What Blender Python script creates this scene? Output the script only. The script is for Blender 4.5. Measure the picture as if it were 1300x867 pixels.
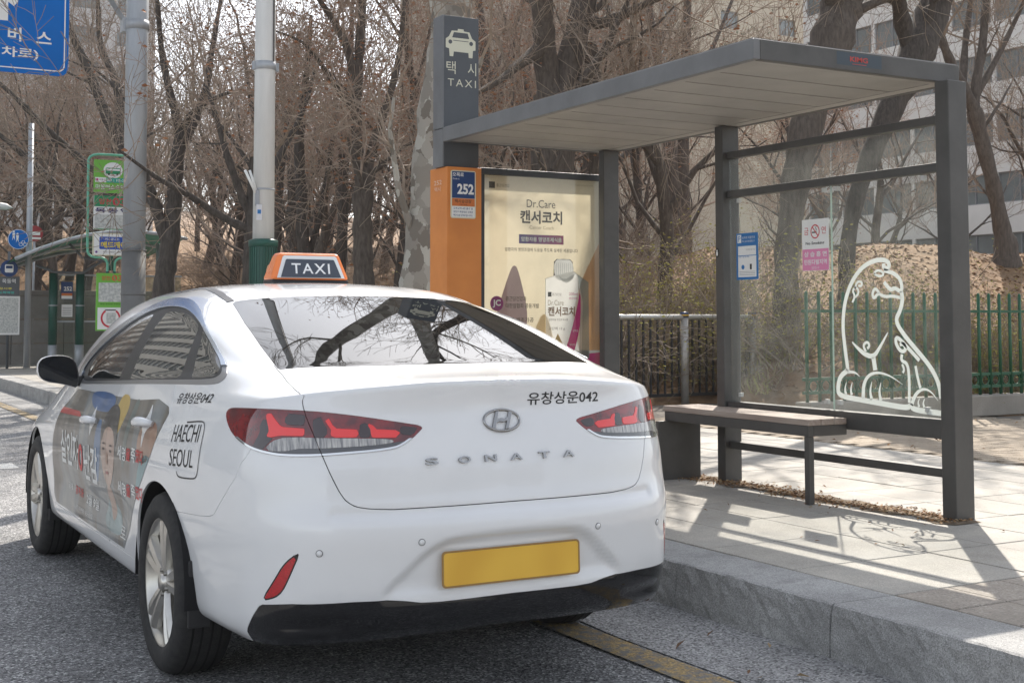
import bpy, bmesh, math, random
import numpy as np
from mathutils import Matrix, Vector
from mathutils.bvhtree import BVHTree
from mathutils.geometry import tessellate_polygon

for _o in list(bpy.data.objects):
    bpy.data.objects.remove(_o)
SC = bpy.context.scene
COL = SC.collection
R = math.radians
rnd = random.Random(7)

# ------------------------------------------------------------------ camera
CAM_H = 1.3206
def make_camera():
    cam = bpy.data.cameras.new('camera')
    o = bpy.data.objects.new('camera', cam)
    COL.objects.link(o)
    cam.lens, cam.sensor_width, cam.shift_y = 45.586, 36.0, -0.09481
    cam.clip_start, cam.clip_end = 0.05, 3000
    cam.dof.use_dof = False
    yaw, pitch, roll = R(29.31606), R(3.251016), R(-0.0576)
    r = Vector((math.cos(yaw), -math.sin(yaw), 0)); f = Vector((math.sin(yaw), math.cos(yaw), 0)); u = Vector((0, 0, 1))
    f2 = f * math.cos(pitch) + u * math.sin(pitch); u2 = u * math.cos(pitch) - f * math.sin(pitch)
    r3 = r * math.cos(roll) + u2 * math.sin(roll); u3 = u2 * math.cos(roll) - r * math.sin(roll)
    m = Matrix((r3, u3, -f2)).transposed().to_4x4()
    m.translation = Vector((0, 0, CAM_H))
    o.matrix_world = m
    SC.camera = o
make_camera()

# ------------------------------------------------------------------ sky, sun, exposure
SUN_EL, SUN_AZ = R(44.3), R(42.3)            # azimuth measured from +Y towards +X
def make_light():
    w = bpy.data.worlds.new('World'); SC.world = w; w.use_nodes = True
    nt = w.node_tree; bg = nt.nodes['Background']
    sky = nt.nodes.new('ShaderNodeTexSky'); sky.sky_type = 'NISHITA'; sky.sun_disc = False
    sky.sun_elevation = SUN_EL; sky.sun_rotation = SUN_AZ
    sky.air_density = 1.0; sky.dust_density = 1.4; sky.ozone_density = 1.0
    hs = nt.nodes.new('ShaderNodeHueSaturation'); hs.inputs['Saturation'].default_value = .36   # thin high haze: a whiter sky
    nt.links.new(sky.outputs[0], hs.inputs['Color']); nt.links.new(hs.outputs[0], bg.inputs[0]); bg.inputs[1].default_value = 0.138
    s = bpy.data.lights.new('sun', 'SUN'); s.energy = 3.6; s.angle = R(0.5); s.color = (1.0, .925, .83)
    o = bpy.data.objects.new('sun', s); COL.objects.link(o)
    d = Vector((math.sin(SUN_AZ) * math.cos(SUN_EL), math.cos(SUN_AZ) * math.cos(SUN_EL), math.sin(SUN_EL)))
    o.rotation_euler = d.to_track_quat('Z', 'Y').to_euler(); o.location = (10, 10, 30)
make_light()
vs = SC.view_settings
vs.view_transform = 'Standard'; vs.look = 'None'; vs.gamma = 1.0; vs.use_curve_mapping = False; vs.exposure = 1.13
SC.render.engine = 'CYCLES'

# ------------------------------------------------------------------ materials
_M = {}
def mat(name, col=(.5, .5, .5), rough=.6, metal=0.0, col2=None, scale=8.0, detail=4.0, bump=0.0, bscale=None,
        coat=0.0, ior=1.5, contrast=(.35, .65), spec=.5, emit=None, stretch=None, alpha=None, trans=0.0, rvar=0.0):
    """procedural principled material: two colours mixed by noise in object space, noise bump"""
    if name in _M: return _M[name]
    m = bpy.data.materials.new(name); m.use_nodes = True; _M[name] = m
    nt = m.node_tree; b = nt.nodes['Principled BSDF']; L = nt.links.new
    b.inputs['Base Color'].default_value = (*col, 1); b.inputs['Roughness'].default_value = rough
    b.inputs['Metallic'].default_value = metal; b.inputs['IOR'].default_value = ior
    b.inputs['Coat Weight'].default_value = coat; b.inputs['Coat Roughness'].default_value = .03
    b.inputs['Specular IOR Level'].default_value = spec
    b.inputs['Transmission Weight'].default_value = trans
    if alpha is not None: b.inputs['Alpha'].default_value = alpha
    tc = nt.nodes.new('ShaderNodeTexCoord'); mp = nt.nodes.new('ShaderNodeMapping')
    L(tc.outputs['Object'], mp.inputs[0])
    if stretch: mp.inputs['Scale'].default_value = stretch
    if col2 is not None:
        n = nt.nodes.new('ShaderNodeTexNoise'); n.inputs['Scale'].default_value = scale; n.inputs['Detail'].default_value = detail
        n.inputs['Roughness'].default_value = .62
        L(mp.outputs[0], n.inputs['Vector'])
        r = nt.nodes.new('ShaderNodeValToRGB'); r.color_ramp.elements[0].position = contrast[0]; r.color_ramp.elements[1].position = contrast[1]
        r.color_ramp.elements[0].color = (*col, 1); r.color_ramp.elements[1].color = (*col2, 1)
        L(n.outputs['Fac'], r.inputs[0]); L(r.outputs[0], b.inputs['Base Color'])
        if rvar:
            mr = nt.nodes.new('ShaderNodeMapRange'); mr.inputs[3].default_value = rough - rvar; mr.inputs[4].default_value = rough + rvar
            L(n.outputs['Fac'], mr.inputs[0]); L(mr.outputs[0], b.inputs['Roughness'])
    if bump:
        n2 = nt.nodes.new('ShaderNodeTexNoise'); n2.inputs['Scale'].default_value = bscale or scale * 4; n2.inputs['Detail'].default_value = 3
        L(mp.outputs[0], n2.inputs['Vector'])
        bp = nt.nodes.new('ShaderNodeBump'); bp.inputs['Strength'].default_value = bump; bp.inputs['Distance'].default_value = .01
        L(n2.outputs['Fac'], bp.inputs['Height']); L(bp.outputs[0], b.inputs['Normal'])
    if emit:
        b.inputs['Emission Color'].default_value = (*emit[0], 1); b.inputs['Emission Strength'].default_value = emit[1]
    return m

def glass_mat(name, tint=(.9, .95, .93), dirt=.03, dirt_col=(.55, .56, .5), rough=.02):
    """thin clear pane: tinted see-through with a mirror layer and a film of dust"""
    if name in _M: return _M[name]
    m = bpy.data.materials.new(name); m.use_nodes = True; _M[name] = m
    nt = m.node_tree; L = nt.links.new
    for n in list(nt.nodes):
        if n.type != 'OUTPUT_MATERIAL': nt.nodes.remove(n)
    out = [n for n in nt.nodes if n.type == 'OUTPUT_MATERIAL'][0]
    tr = nt.nodes.new('ShaderNodeBsdfTransparent'); tr.inputs[0].default_value = (*tint, 1)
    gl = nt.nodes.new('ShaderNodeBsdfGlossy'); gl.inputs['Roughness'].default_value = rough; gl.inputs[0].default_value = (.9, .9, .9, 1)
    lw = nt.nodes.new('ShaderNodeLayerWeight'); lw.inputs[0].default_value = .5
    pw = nt.nodes.new('ShaderNodeMath'); pw.operation = 'POWER'; pw.inputs[1].default_value = 5; L(lw.outputs['Facing'], pw.inputs[0])
    fr = nt.nodes.new('ShaderNodeMath'); fr.operation = 'MULTIPLY_ADD'; fr.inputs[1].default_value = .96; fr.inputs[2].default_value = .035; L(pw.outputs[0], fr.inputs[0])
    mx = nt.nodes.new('ShaderNodeMixShader'); L(fr.outputs[0], mx.inputs[0]); L(tr.outputs[0], mx.inputs[1]); L(gl.outputs[0], mx.inputs[2])
    d1 = nt.nodes.new('ShaderNodeBsdfDiffuse'); d1.inputs[0].default_value = (*dirt_col, 1)
    d2 = nt.nodes.new('ShaderNodeBsdfTranslucent'); d2.inputs[0].default_value = (*dirt_col, 1)
    df = nt.nodes.new('ShaderNodeMixShader'); L(d1.outputs[0], df.inputs[1]); L(d2.outputs[0], df.inputs[2])
    tc = nt.nodes.new('ShaderNodeTexCoord')
    n = nt.nodes.new('ShaderNodeTexNoise'); n.inputs['Scale'].default_value = 5; n.inputs['Detail'].default_value = 9; n.inputs['Roughness'].default_value = .75
    L(tc.outputs['Object'], n.inputs['Vector'])
    mr = nt.nodes.new('ShaderNodeMapRange'); mr.inputs[1].default_value = .42; mr.inputs[2].default_value = .75
    mr.inputs[3].default_value = dirt * .3; mr.inputs[4].default_value = dirt * 2.2
    L(n.outputs['Fac'], mr.inputs[0])
    m2 = nt.nodes.new('ShaderNodeMixShader'); L(mr.outputs[0], m2.inputs[0]); L(mx.outputs[0], m2.inputs[1]); L(df.outputs[0], m2.inputs[2])
    L(m2.outputs[0], out.inputs['Surface'])
    return m

def film_mat(name, col, col2=None, thru=.5):
    """thin print or film that also lets light from behind shine through"""
    if name in _M: return _M[name]
    m = mat(name, col, .55, col2=col2, scale=1.5, detail=2); nt = m.node_tree; L = nt.links.new
    b = nt.nodes['Principled BSDF']; out = [n for n in nt.nodes if n.type == 'OUTPUT_MATERIAL'][0]
    t = nt.nodes.new('ShaderNodeBsdfTranslucent'); t.inputs[0].default_value = (*col, 1); mx = nt.nodes.new('ShaderNodeMixShader'); mx.inputs[0].default_value = thru
    L(b.outputs[0], mx.inputs[1]); L(t.outputs[0], mx.inputs[2]); L(mx.outputs[0], out.inputs['Surface']); return m

# ------------------------------------------------------------------ object helpers
def tag(o, label=None, cat=None, group=None, kind=None):
    if label: o['label'] = label
    if cat: o['category'] = cat
    if group: o['group'] = group
    if kind: o['kind'] = kind
    return o

def empty(name, loc=(0, 0, 0), rz=0.0, label=None, cat=None, group=None):
    o = bpy.data.objects.new(name, None); COL.objects.link(o)
    o.empty_display_size = .2; o.location = loc; o.rotation_euler = (0, 0, rz)
    return tag(o, label, cat, group)

def link(name, me, m=None, parent=None, loc=None):
    o = bpy.data.objects.new(name, me); COL.objects.link(o)
    if m is not None and not me.materials:
        for x in (m if isinstance(m, (list, tuple)) else [m]): me.materials.append(x)
    if parent is not None: o.parent = parent
    if loc is not None: o.location = loc
    return o

class MB:
    """collects boxes, tubes, prisms and sheets; build() links them as ONE mesh object"""
    def __init__(s): s.v = []; s.f = []; s.sm = []; s.mi = []; s.cur = 0
    def add(s, vs, fs, smooth=False, M=None):
        o = len(s.v)
        if M is not None: vs = [M @ Vector(p) for p in vs]
        s.v += [tuple(p) for p in vs]
        for f in fs: s.f.append([i + o for i in f]); s.sm.append(smooth); s.mi.append(s.cur)
        return s
    def box(s, a, b, M=None):
        x0, y0, z0 = a; x1, y1, z1 = b
        vs = [(x0, y0, z0), (x1, y0, z0), (x1, y1, z0), (x0, y1, z0), (x0, y0, z1), (x1, y0, z1), (x1, y1, z1), (x0, y1, z1)]
        return s.add(vs, [(0, 3, 2, 1), (4, 5, 6, 7), (0, 1, 5, 4), (1, 2, 6, 5), (2, 3, 7, 6), (3, 0, 4, 7)], M=M)
    def bbox(s, a, b, e=.004, M=None):
        """box with chamfered edges"""
        lo = [min(p, q) for p, q in zip(a, b)]; hi = [max(p, q) for p, q in zip(a, b)]
        e = min(e, *[(h - l) * .3 for l, h in zip(lo, hi)])
        vs = []
        for k in range(8):
            c = [(hi if k >> i & 1 else lo)[i] for i in range(3)]; d = [(-e if k >> i & 1 else e) for i in range(3)]
            for ax in range(3):
                p = [c[i] + d[i] for i in range(3)]; p[ax] = c[ax]; vs.append(tuple(p))
        I = lambda k, ax: k * 3 + ax
        fs = []
        for ax in range(3):
            u, w = (ax + 1) % 3, (ax + 2) % 3
            for sd in (0, 1):
                k0 = sd << ax; q = [k0, k0 | 1 << u, k0 | 1 << u | 1 << w, k0 | 1 << w]
                f = [I(k, ax) for k in q]; fs.append(f if sd else f[::-1])
        for ax in range(3):
            u, w = (ax + 1) % 3, (ax + 2) % 3
            for su in (0, 1):
                for sw in (0, 1):
                    k0 = su << u | sw << w; k1 = k0 | 1 << ax
                    f = [I(k0, u), I(k1, u), I(k1, w), I(k0, w)]
                    fs.append(f if (su ^ sw) else f[::-1])
        for k in range(8):
            f = [I(k, 0), I(k, 1), I(k, 2)]
            fs.append(f if bin(k).count('1') % 2 else f[::-1])
        return s.add(vs, fs, M=M)
    def tube(s, pts, rad, n=8, cap=True, smooth=True, M=None):
        pts = [Vector(p) for p in pts]; k = len(pts)
        rad = [rad] * k if isinstance(rad, (int, float)) else rad
        vs = []; up = None
        for i, p in enumerate(pts):
            t = (pts[min(i + 1, k - 1)] - pts[max(i - 1, 0)]).normalized()
            if up is None:
                up = Vector((0, 0, 1)) if abs(t.z) < .9 else Vector((1, 0, 0))
            a = t.cross(up).normalized(); b = a.cross(t).normalized(); up = b
            for j in range(n):
                q = 2 * math.pi * j / n
                vs.append(p + (a * math.cos(q) + b * math.sin(q)) * rad[i])
        fs = [(i * n + j, (i + 1) * n + j, (i + 1) * n + (j + 1) % n, i * n + (j + 1) % n) for i in range(k - 1) for j in range(n)]
        o = len(s.v); s.add(vs, fs, smooth, M)
        if cap: 
            s.f.append([o + j for j in range(n)]); s.sm.append(False); s.mi.append(s.cur)
            s.f.append([o + (k - 1) * n + j for j in range(n)][::-1]); s.sm.append(False); s.mi.append(s.cur)
        return s
    def lathe(s, prof, n=48, M=None, smooth=True, closed=False):
        """profile (radius, height) turned about local Z"""
        k = len(prof)
        vs = [(r * math.cos(2 * math.pi * j / n), r * math.sin(2 * math.pi * j / n), h) for r, h in prof for j in range(n)]
        rng = range(k if closed else k - 1)
        fs = [(i * n + j, i * n + (j + 1) % n, ((i + 1) % k) * n + (j + 1) % n, ((i + 1) % k) * n + j) for i in rng for j in range(n)]
        return s.add(vs, fs, smooth, M)
    def prism(s, poly, z0, z1, M=None):
        """polygon (x,y) extruded from z0 to z1"""
        n = len(poly)
        if sum(poly[i][0] * poly[(i + 1) % n][1] - poly[(i + 1) % n][0] * poly[i][1] for i in range(n)) < 0: poly = poly[::-1]
        vs = [(x, y, z0) for x, y in poly] + [(x, y, z1) for x, y in poly]
        fs = [tuple(range(n))[::-1], tuple(range(n, 2 * n))] + [(i, (i + 1) % n, n + (i + 1) % n, n + i) for i in range(n)]
        return s.add(vs, fs, M=M)
    def sheet(s, poly, M=None, z=0.0):
        return s.add([(x, y, z) for x, y in poly], [tuple(range(len(poly)))], M=M)
    def build(s, name, m=None, parent=None, loc=None, weld=False):
        me = bpy.data.meshes.new(name)
        me.from_pydata(s.v, [], s.f); me.update()
        me.polygons.foreach_set('use_smooth', s.sm)
        if any(s.mi): me.polygons.foreach_set('material_index', s.mi)
        return link(name, me, m, parent, loc)

def frame(o, ux, uy):
    """matrix with local x,y axes ux,uy, z = ux x uy, origin o"""
    ux, uy = Vector(ux).normalized(), Vector(uy).normalized(); uz = ux.cross(uy)
    m = Matrix((ux, uy, uz)).transposed().to_4x4(); m.translation = Vector(o); return m

_txt = {}
def text_shape(body, size=1.0, align='LEFT', bold=0.0, spacing=1.0, shear=0.0, extrude=0.0, res=3, bevel=0.0):
    """flat letters from Blender's own font: (verts, faces)"""
    key = (body, size, align, bold, spacing, shear, extrude, res, bevel)
    if key in _txt: return _txt[key]
    c = bpy.data.curves.new('t', 'FONT'); c.body = body; c.size = size; c.align_x = align; c.offset = bold * size
    c.space_character = spacing; c.shear = shear; c.extrude = extrude; c.resolution_u = res; c.bevel_depth = bevel
    o = bpy.data.objects.new('t', c); COL.objects.link(o)
    dg = bpy.context.evaluated_depsgraph_get()
    me = bpy.data.meshes.new_from_object(o.evaluated_get(dg))
    v = [tuple(p.co) for p in me.vertices]; f = [tuple(p.vertices) for p in me.polygons]
    bpy.data.objects.remove(o); bpy.data.curves.remove(c); bpy.data.meshes.remove(me)
    _txt[key] = (v, f); return v, f

def text_fit(body, x0, y0, w, h, **k):
    """letters stretched to fill the box (x0,y0,w,h) of a local plane; None keeps the aspect"""
    v, f = text_shape(body, **k)
    xs = [p[0] for p in v]; ys = [p[1] for p in v]
    ax, bx, ay, by = min(xs), max(xs), min(ys), max(ys)
    sy = h / max(by - ay, 1e-6); sx = sy if w is None else w / max(bx - ax, 1e-6)
    return [(x0 + (p[0] - ax) * sx, y0 + (p[1] - ay) * sy, p[2]) for p in v], f

def bevel_mod(o, w=.004, seg=2):
    b = o.modifiers.new('bevel', 'BEVEL'); b.width = w; b.segments = seg; b.limit_method = 'ANGLE'; return o
# ---------------------------------------------------------------- car surface
def akima(t, P, q):
    """1-D Catmull/Akima style C1 interpolation of P (n,k) at knots t, evaluated at q"""
    t = np.asarray(t, float); P = np.asarray(P, float); q = np.asarray(q, float)
    h = np.diff(t)[:, None]; d = np.diff(P, axis=0) / h
    m = np.zeros_like(P)
    w1 = h[1:]; w0 = h[:-1]
    m[1:-1] = (d[:-1] * w1 + d[1:] * w0) / (w0 + w1)
    m[0] = d[0] * 1.5 - m[1] * .5; m[-1] = d[-1] * 1.5 - m[-2] * .5
    i = np.clip(np.searchsorted(t, q, side='right') - 1, 0, len(t) - 2)
    hh = (t[i + 1] - t[i])[:, None]; s = (q - t[i])[:, None] / hh
    return ((2*s**3 - 3*s**2 + 1) * P[i] + (s**3 - 2*s**2 + s) * hh * m[i]
            + (-2*s**3 + 3*s**2) * P[i + 1] + (s**3 - s**2) * hh * m[i + 1])

def dense(t, n):            # n[i] subdivisions in knot interval i
    out = [t[0]]
    for i, k in enumerate(n):
        out += list(t[i] + (t[i + 1] - t[i]) * (np.arange(1, k + 1) / k))
    return np.array(out)

def car_surface():
    # rows bottom to top: z at the rear, z at the side, x at the side, y at the rear centre
    rows = [(.270, .235, .820, .150), (.308, .265, .884, .070), (.400, .362, .906, .028), (.540, .490, .919, .003),
            (.660, .610, .929, -.004), (.712, .715, .933, .030), (.820, .820, .931, .052), (.945, .905, .918, .088),
            (1.055, .975, .898, .112), (1.116, 1.045, .866, .100)]
    lipz = [1.116, 1.112, 1.096, 1.080, 1.062, 1.056, 1.056, 1.055, 1.040, 1.010, .970, .935, .880, .800, .715, .690, .680, .675]
    # column plan: for low rows and for the top row; blended by a weight per row
    lo = [(0, 0), (.30, .012), (.55, .062), (.70, .135), (.805, .262), (.868, .48), (.905, .78), (.925, 1.105), (.928, 1.6),
          (.930, 2.3), (.930, 3.0), (.928, 3.5), (.915, 3.91), (.885, 4.3), (.80, 4.60), (.60, 4.765), (.30, 4.835), (0, 4.855)]
    hi = [(0, 0), (.28, .015), (.48, .065), (.625, .140), (.730, .250), (.790, .42), (.832, .71), (.852, 1.105), (.866, 1.6),
          (.866, 2.3), (.860, 3.0), (.850, 3.5), (.820, 3.91), (.750, 4.3), (.660, 4.58), (.45, 4.72), (.22, 4.77), (0, 4.79)]
    wrow = [-.10, 0, 0, 0, 0, .05, .16, .42, .74, 1.0]
    nr, nc = len(rows), len(lo)
    G = np.zeros((nr, nc, 3))
    for r, (zr, zs, xs, yc) in enumerate(rows):
        w = wrow[r]
        for c in range(nc):
            lx, ly = lo[c]; hx, hy = hi[c]
            side = min(1, max(0, (c - 3) / 4)) if c < 10 else min(1, max(0, (15 - c) / 3))
            x = lx + (hx - lx) * w; y = ly + (hy - ly) * w
            if 4 <= c <= 14:
                k = min(1, (c - 3) / 3, (15 - c) / 2)
                tgt = xs - (.930 - (lx + (hx - lx) * w) - (0 if w == 0 else .064 * w)) if w < 1 else hx
                if w < 1:
                    base = lx - .93 + xs
                    x = x + (base - x) * k * (1 - w) if w > 0 else lx + (xs - .93) * k
                    if w <= 0: x = lx + (xs - .93) * k
            if c < 8: y += yc * (1 - c / 8) ** 1.3
            if r < 2 and c >= 14: y -= (.08, .03)[r]
            zf = {0: .20, 1: .24, 2: .34, 3: .44, 4: .52, 5: .56, 6: .60, 7: .64, 8: .66}.get(r, .67)
            z = zr + (zs - zr) * side if c < 10 else zs + (zf - zs) * max(0, min(1, (c - 10) / 4.5)) ** 1.2
            if r == nr - 1: z = lipz[c]
            elif c >= 4:                      # keep upper rows below the shoulder line
                top = lipz[c]; ref = 1.045 if c < 15 else .70
                if r >= 5: 
                    f = (r - 4) / 5.0
                    z = z + (top - 1.045) * f * (side if c < 10 else 0) 
                    if c >= 10: z = min(z, zf + (zs - zf)) ; z = (G[4, c, 2]) + (top - G[4, c, 2]) * ((zs - .61) / (1.045 - .61))
            G[r, c] = (x, y, z)
    # dense sampling
    tc = np.concatenate([[0], np.cumsum(np.linalg.norm(np.diff(G[5], axis=0), axis=1))])
    tr = np.concatenate([[0], np.cumsum(np.linalg.norm(np.diff(G[:, 3], axis=0), axis=1))])
    nsub_c = [20, 18, 12, 11, 14, 18, 20, 24, 26, 24, 16, 14, 12, 8, 8, 6, 6]
    nsub_r = [4, 6, 9, 8, 6, 8, 9, 8, 6]
    qc, qr = dense(tc, nsub_c), dense(tr, nsub_r)
    A = np.stack([akima(tc, G[r], qc) for r in range(nr)])          # (nr, Nc, 3)
    B = np.stack([akima(tr, A[:, j], qr) for j in range(A.shape[1])], axis=1)   # (Nr, Nc, 3)
    apar = np.broadcast_to(qc, B.shape[:2])
    # ---- top sheet
    iC = np.cumsum([0] + nsub_c)
    sec = {5: [(.790, 1.056), (.735, 1.088), (.66, 1.110), (.57, 1.124), (.42, 1.134), (.22, 1.141), (0, 1.143)],
           6: [(.832, 1.056), (.800, 1.105), (.735, 1.155), (.655, 1.190), (.46, 1.212), (.23, 1.224), (0, 1.228)],
           7: [(.852, 1.055), (.828, 1.115), (.765, 1.215), (.680, 1.292), (.48, 1.325), (.24, 1.340), (0, 1.345)],
           8: [(.866, 1.040), (.845, 1.100), (.765, 1.245), (.668, 1.368), (.54, 1.425), (.28, 1.452), (0, 1.459)],
           9: [(.866, 1.010), (.845, 1.070), (.760, 1.240), (.665, 1.378), (.55, 1.442), (.28, 1.474), (0, 1.483)],
           10: [(.860, .970), (.840, 1.030), (.770, 1.185), (.685, 1.315), (.57, 1.372), (.29, 1.402), (0, 1.411)],
           11: [(.850, .935), (.820, .985), (.775, 1.060), (.715, 1.120), (.56, 1.150), (.28, 1.168), (0, 1.172)],
           12: [(.820, .880), (.770, .930), (.710, .952), (.62, .968), (.45, .982), (.22, .992), (0, .995)],
           13: [(.750, .800), (.700, .842), (.640, .862), (.55, .878), (.40, .890), (.20, .900), (0, .903)]}
    ys = {c: (B[-1, iC[c], 1]) for c in range(nc)}
    fr = [1, .88, .74, .62, .40, .20, 0]
    lipP = [akima(tc, G[-1], np.array([tc[4] * f]))[0] for f in fr]
    t17, t14 = tc[-1], tc[14]
    frP = [akima(tc, G[-1], np.array([t17 - (t17 - t14) * f]))[0] for f in fr]
    T = [lipP]
    for c in range(5, 14):
        y0 = ys[c]
        row = []
        for k, (x, z) in enumerate(sec[c]):
            yy = y0
            if c == 5: yy = y0 - .04 * (k / 6)          # rows bow towards the rear at the middle
            row.append((x, yy, z))
        T.append(row)
    T.append(frP)
    T = np.array(T)                                                  # stations x 7 x 3
    tp = np.concatenate([[0], np.cumsum(np.linalg.norm(np.diff(T[4], axis=0), axis=1))])
    ts = np.array([tc[4], tc[5], tc[6], tc[7], tc[8], tc[9], tc[10], tc[11], tc[12], tc[13], tc[14]])
    # interpolate: along stations using centre line lengths
    L = np.concatenate([[0], np.cumsum(np.linalg.norm(np.diff(T[:, 3], axis=0), axis=1))])
    nst = nsub_c[4:14]
    qs = dense(L, nst)
    nrear = sum(nsub_c[:4])
    qp = dense(tp, [11, 12, 11, 7, 9, 11])     # across: sums to nrear = 61
    assert len(qp) - 1 == nrear, (len(qp) - 1, nrear)
    A2 = np.stack([akima(L, T[:, k], qs) for k in range(7)], axis=1)
    C = np.stack([akima(tp, A2[j], qp) for j in range(A2.shape[0])])        # (Ns, Np, 3)
    # weld boundaries on the band's top row
    j4, j14 = iC[4], iC[14]
    C[:, 0] = B[-1, j4:j14 + 1]
    C[0, :] = B[-1, j4::-1][:C.shape[1]] if True else 0
    fro = B[-1, j14:]
    tt = np.linspace(0, len(fro) - 1, C.shape[1]); i0 = np.floor(tt).astype(int); i1 = np.minimum(i0 + 1, len(fro) - 1)
    C[-1, :] = fro[i0] * (1 - (tt - i0))[:, None] + fro[i1] * (tt - i0)[:, None]
    return B, C, np.array(apar), iC

def grid_faces(n, m, off=0):
    i = np.arange(n - 1)[:, None] * m + np.arange(m - 1)[None, :] + off
    return np.stack([i, i + 1, i + m + 1, i + m], -1).reshape(-1, 4)
# ------------------------------------------------------------------ cutting the car's skin into panels
class Skin:
    """polygons with position, normal and a few numbers per vertex; can be cut along the zero line of a field"""
    def __init__(s, V, N, U, F): s.V, s.N, s.U, s.F = V, N, U, F
    def split(s, f, g=0.0):
        """returns (inside f<-g, outside f>g)"""
        return s.clip(f + g), s.clip(g - f)
    def clip(s, f):
        """the part where f <= 0"""
        f = np.asarray(f, float); f = np.where(np.abs(f) < 1e-7, -1e-7, f)
        ins = f < 0
        V, N, U = [s.V], [s.N], [s.U]; nv = len(s.V); cache = {}; out = []
        nV, nN, nU = [], [], []
        for F in s.F:
            k = [ins[i] for i in F]
            if all(k): out.append(F); continue
            if not any(k): continue
            P = []
            n = len(F)
            for q in range(n):
                i, j = F[q], F[(q + 1) % n]
                if ins[i]: P.append(i)
                if ins[i] != ins[j]:
                    key = (i, j) if i < j else (j, i)
                    if key not in cache:
                        a, b = key; t = f[a] / (f[a] - f[b])
                        nV.append(s.V[a] * (1 - t) + s.V[b] * t); nN.append(s.N[a] * (1 - t) + s.N[b] * t); nU.append(s.U[a] * (1 - t) + s.U[b] * t)
                        cache[key] = nv + len(nV) - 1
                    P.append(cache[key])
            if len(P) > 2: out.append(tuple(P))
        if nV:
            V.append(np.array(nV)); N.append(np.array(nN)); U.append(np.array(nU))
        r = Skin(np.concatenate(V), np.concatenate(N), np.concatenate(U), out)
        return r.compact()
    def compact(s):
        used = np.zeros(len(s.V), bool)
        for F in s.F: used[list(F)] = True
        m = np.cumsum(used) - 1
        return Skin(s.V[used], s.N[used], s.U[used], [tuple(int(m[i]) for i in F) for F in s.F])
    def offset(s, d): return Skin(s.V + s.N * d, s.N, s.U, s.F)
    def mirror(s):
        k = np.array([-1, 1, 1]); return Skin(s.V * k, s.N * k, s.U, [F[::-1] for F in s.F])
    def __add__(s, o):
        n = len(s.V); return Skin(np.concatenate([s.V, o.V]), np.concatenate([s.N, o.N]), np.concatenate([s.U, o.U]), s.F + [tuple(i + n for i in F) for F in o.F])
    def both(s): return s + s.mirror()

def sdf(P, poly):
    """signed distance of points (n,2) to a polygon, negative inside"""
    poly = np.asarray(poly, float); d2 = np.full(len(P), 1e9); ins = np.zeros(len(P), bool)
    for a, b in zip(poly, np.roll(poly, -1, 0)):
        e = b - a; w = P - a; L = e @ e
        if L < 1e-14: continue
        t = np.clip((w @ e) / L, 0, 1); q = w - t[:, None] * e; d2 = np.minimum(d2, (q * q).sum(1))
        c = (a[1] > P[:, 1]) != (b[1] > P[:, 1])
        with np.errstate(divide='ignore', invalid='ignore'):
            x = a[0] + (P[:, 1] - a[1]) * e[0] / (e[1] if e[1] else 1e-12)
        ins ^= c & (P[:, 0] < x)
    return np.where(ins, -1, 1) * np.sqrt(d2)

def chaikin(p, n=2, closed=True):
    p = [tuple(q) for q in p]
    for _ in range(n):
        o = []
        m = len(p) if closed else len(p) - 1
        if not closed: o.append(p[0])
        for i in range(m):
            a, b = p[i], p[(i + 1) % len(p)]
            o.append(tuple(.75 * u + .25 * v for u, v in zip(a, b))); o.append(tuple(.25 * u + .75 * v for u, v in zip(a, b)))
        if not closed: o.append(p[-1])
        p = o
    return p

def skin_object(name, sk, m, parent, flange=.010, label=None):
    """panel with its own normals and a turned-in edge"""
    V = [sk.V]; N = [sk.N]; F = list(sk.F); nv = len(sk.V)
    if flange:
        cnt = {}
        for f in F:
            for a, b in zip(f, f[1:] + f[:1]):
                k = (a, b) if a < b else (b, a); cnt[k] = None if k in cnt else (a, b)
        ed = [e for e in cnt.values() if e and not (abs(sk.V[e[0]][0]) < 1e-5 and abs(sk.V[e[1]][0]) < 1e-5)]
        if ed:
            A = np.array(ed); NN = sk.N / (np.linalg.norm(sk.N, axis=1)[:, None] + 1e-9)
            pa, pb = sk.V[A[:, 0]], sk.V[A[:, 1]]; na, nb = NN[A[:, 0]], NN[A[:, 1]]
            out = np.cross(pb - pa, na); out /= np.linalg.norm(out, axis=1)[:, None] + 1e-12
            k = len(ed)
            # a small rounded lip: first ring keeps the panel's normal blended outwards
            r = .0014
            V += [pa, pb, pb + out * r - nb * r, pa + out * r - na * r, pb + out * r - nb * flange, pa + out * r - na * flange]
            n1 = na * .75 + out * .66; n2 = nb * .75 + out * .66
            N += [na, nb, nb * .1 + out, na * .1 + out, out, out]
            for i in range(k):
                F.append((nv + i + k, nv + i, nv + 3 * k + i, nv + 2 * k + i))
                F.append((nv + 2 * k + i, nv + 3 * k + i, nv + 5 * k + i, nv + 4 * k + i))
    V = np.concatenate(V); N = np.concatenate(N); N = N / (np.linalg.norm(N, axis=1)[:, None] + 1e-12)
    me = bpy.data.meshes.new(name); me.from_pydata(V.tolist(), [], F); me.update()
    me.polygons.foreach_set('use_smooth', [True] * len(me.polygons))
    me.normals_split_custom_set_from_vertices(N.tolist())
    o = link(name, me, m, parent)
    if label: o['label'] = label
    return o

def smooth01(x): x = np.clip(x, 0, 1); return x * x * (3 - 2 * x)

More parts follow.
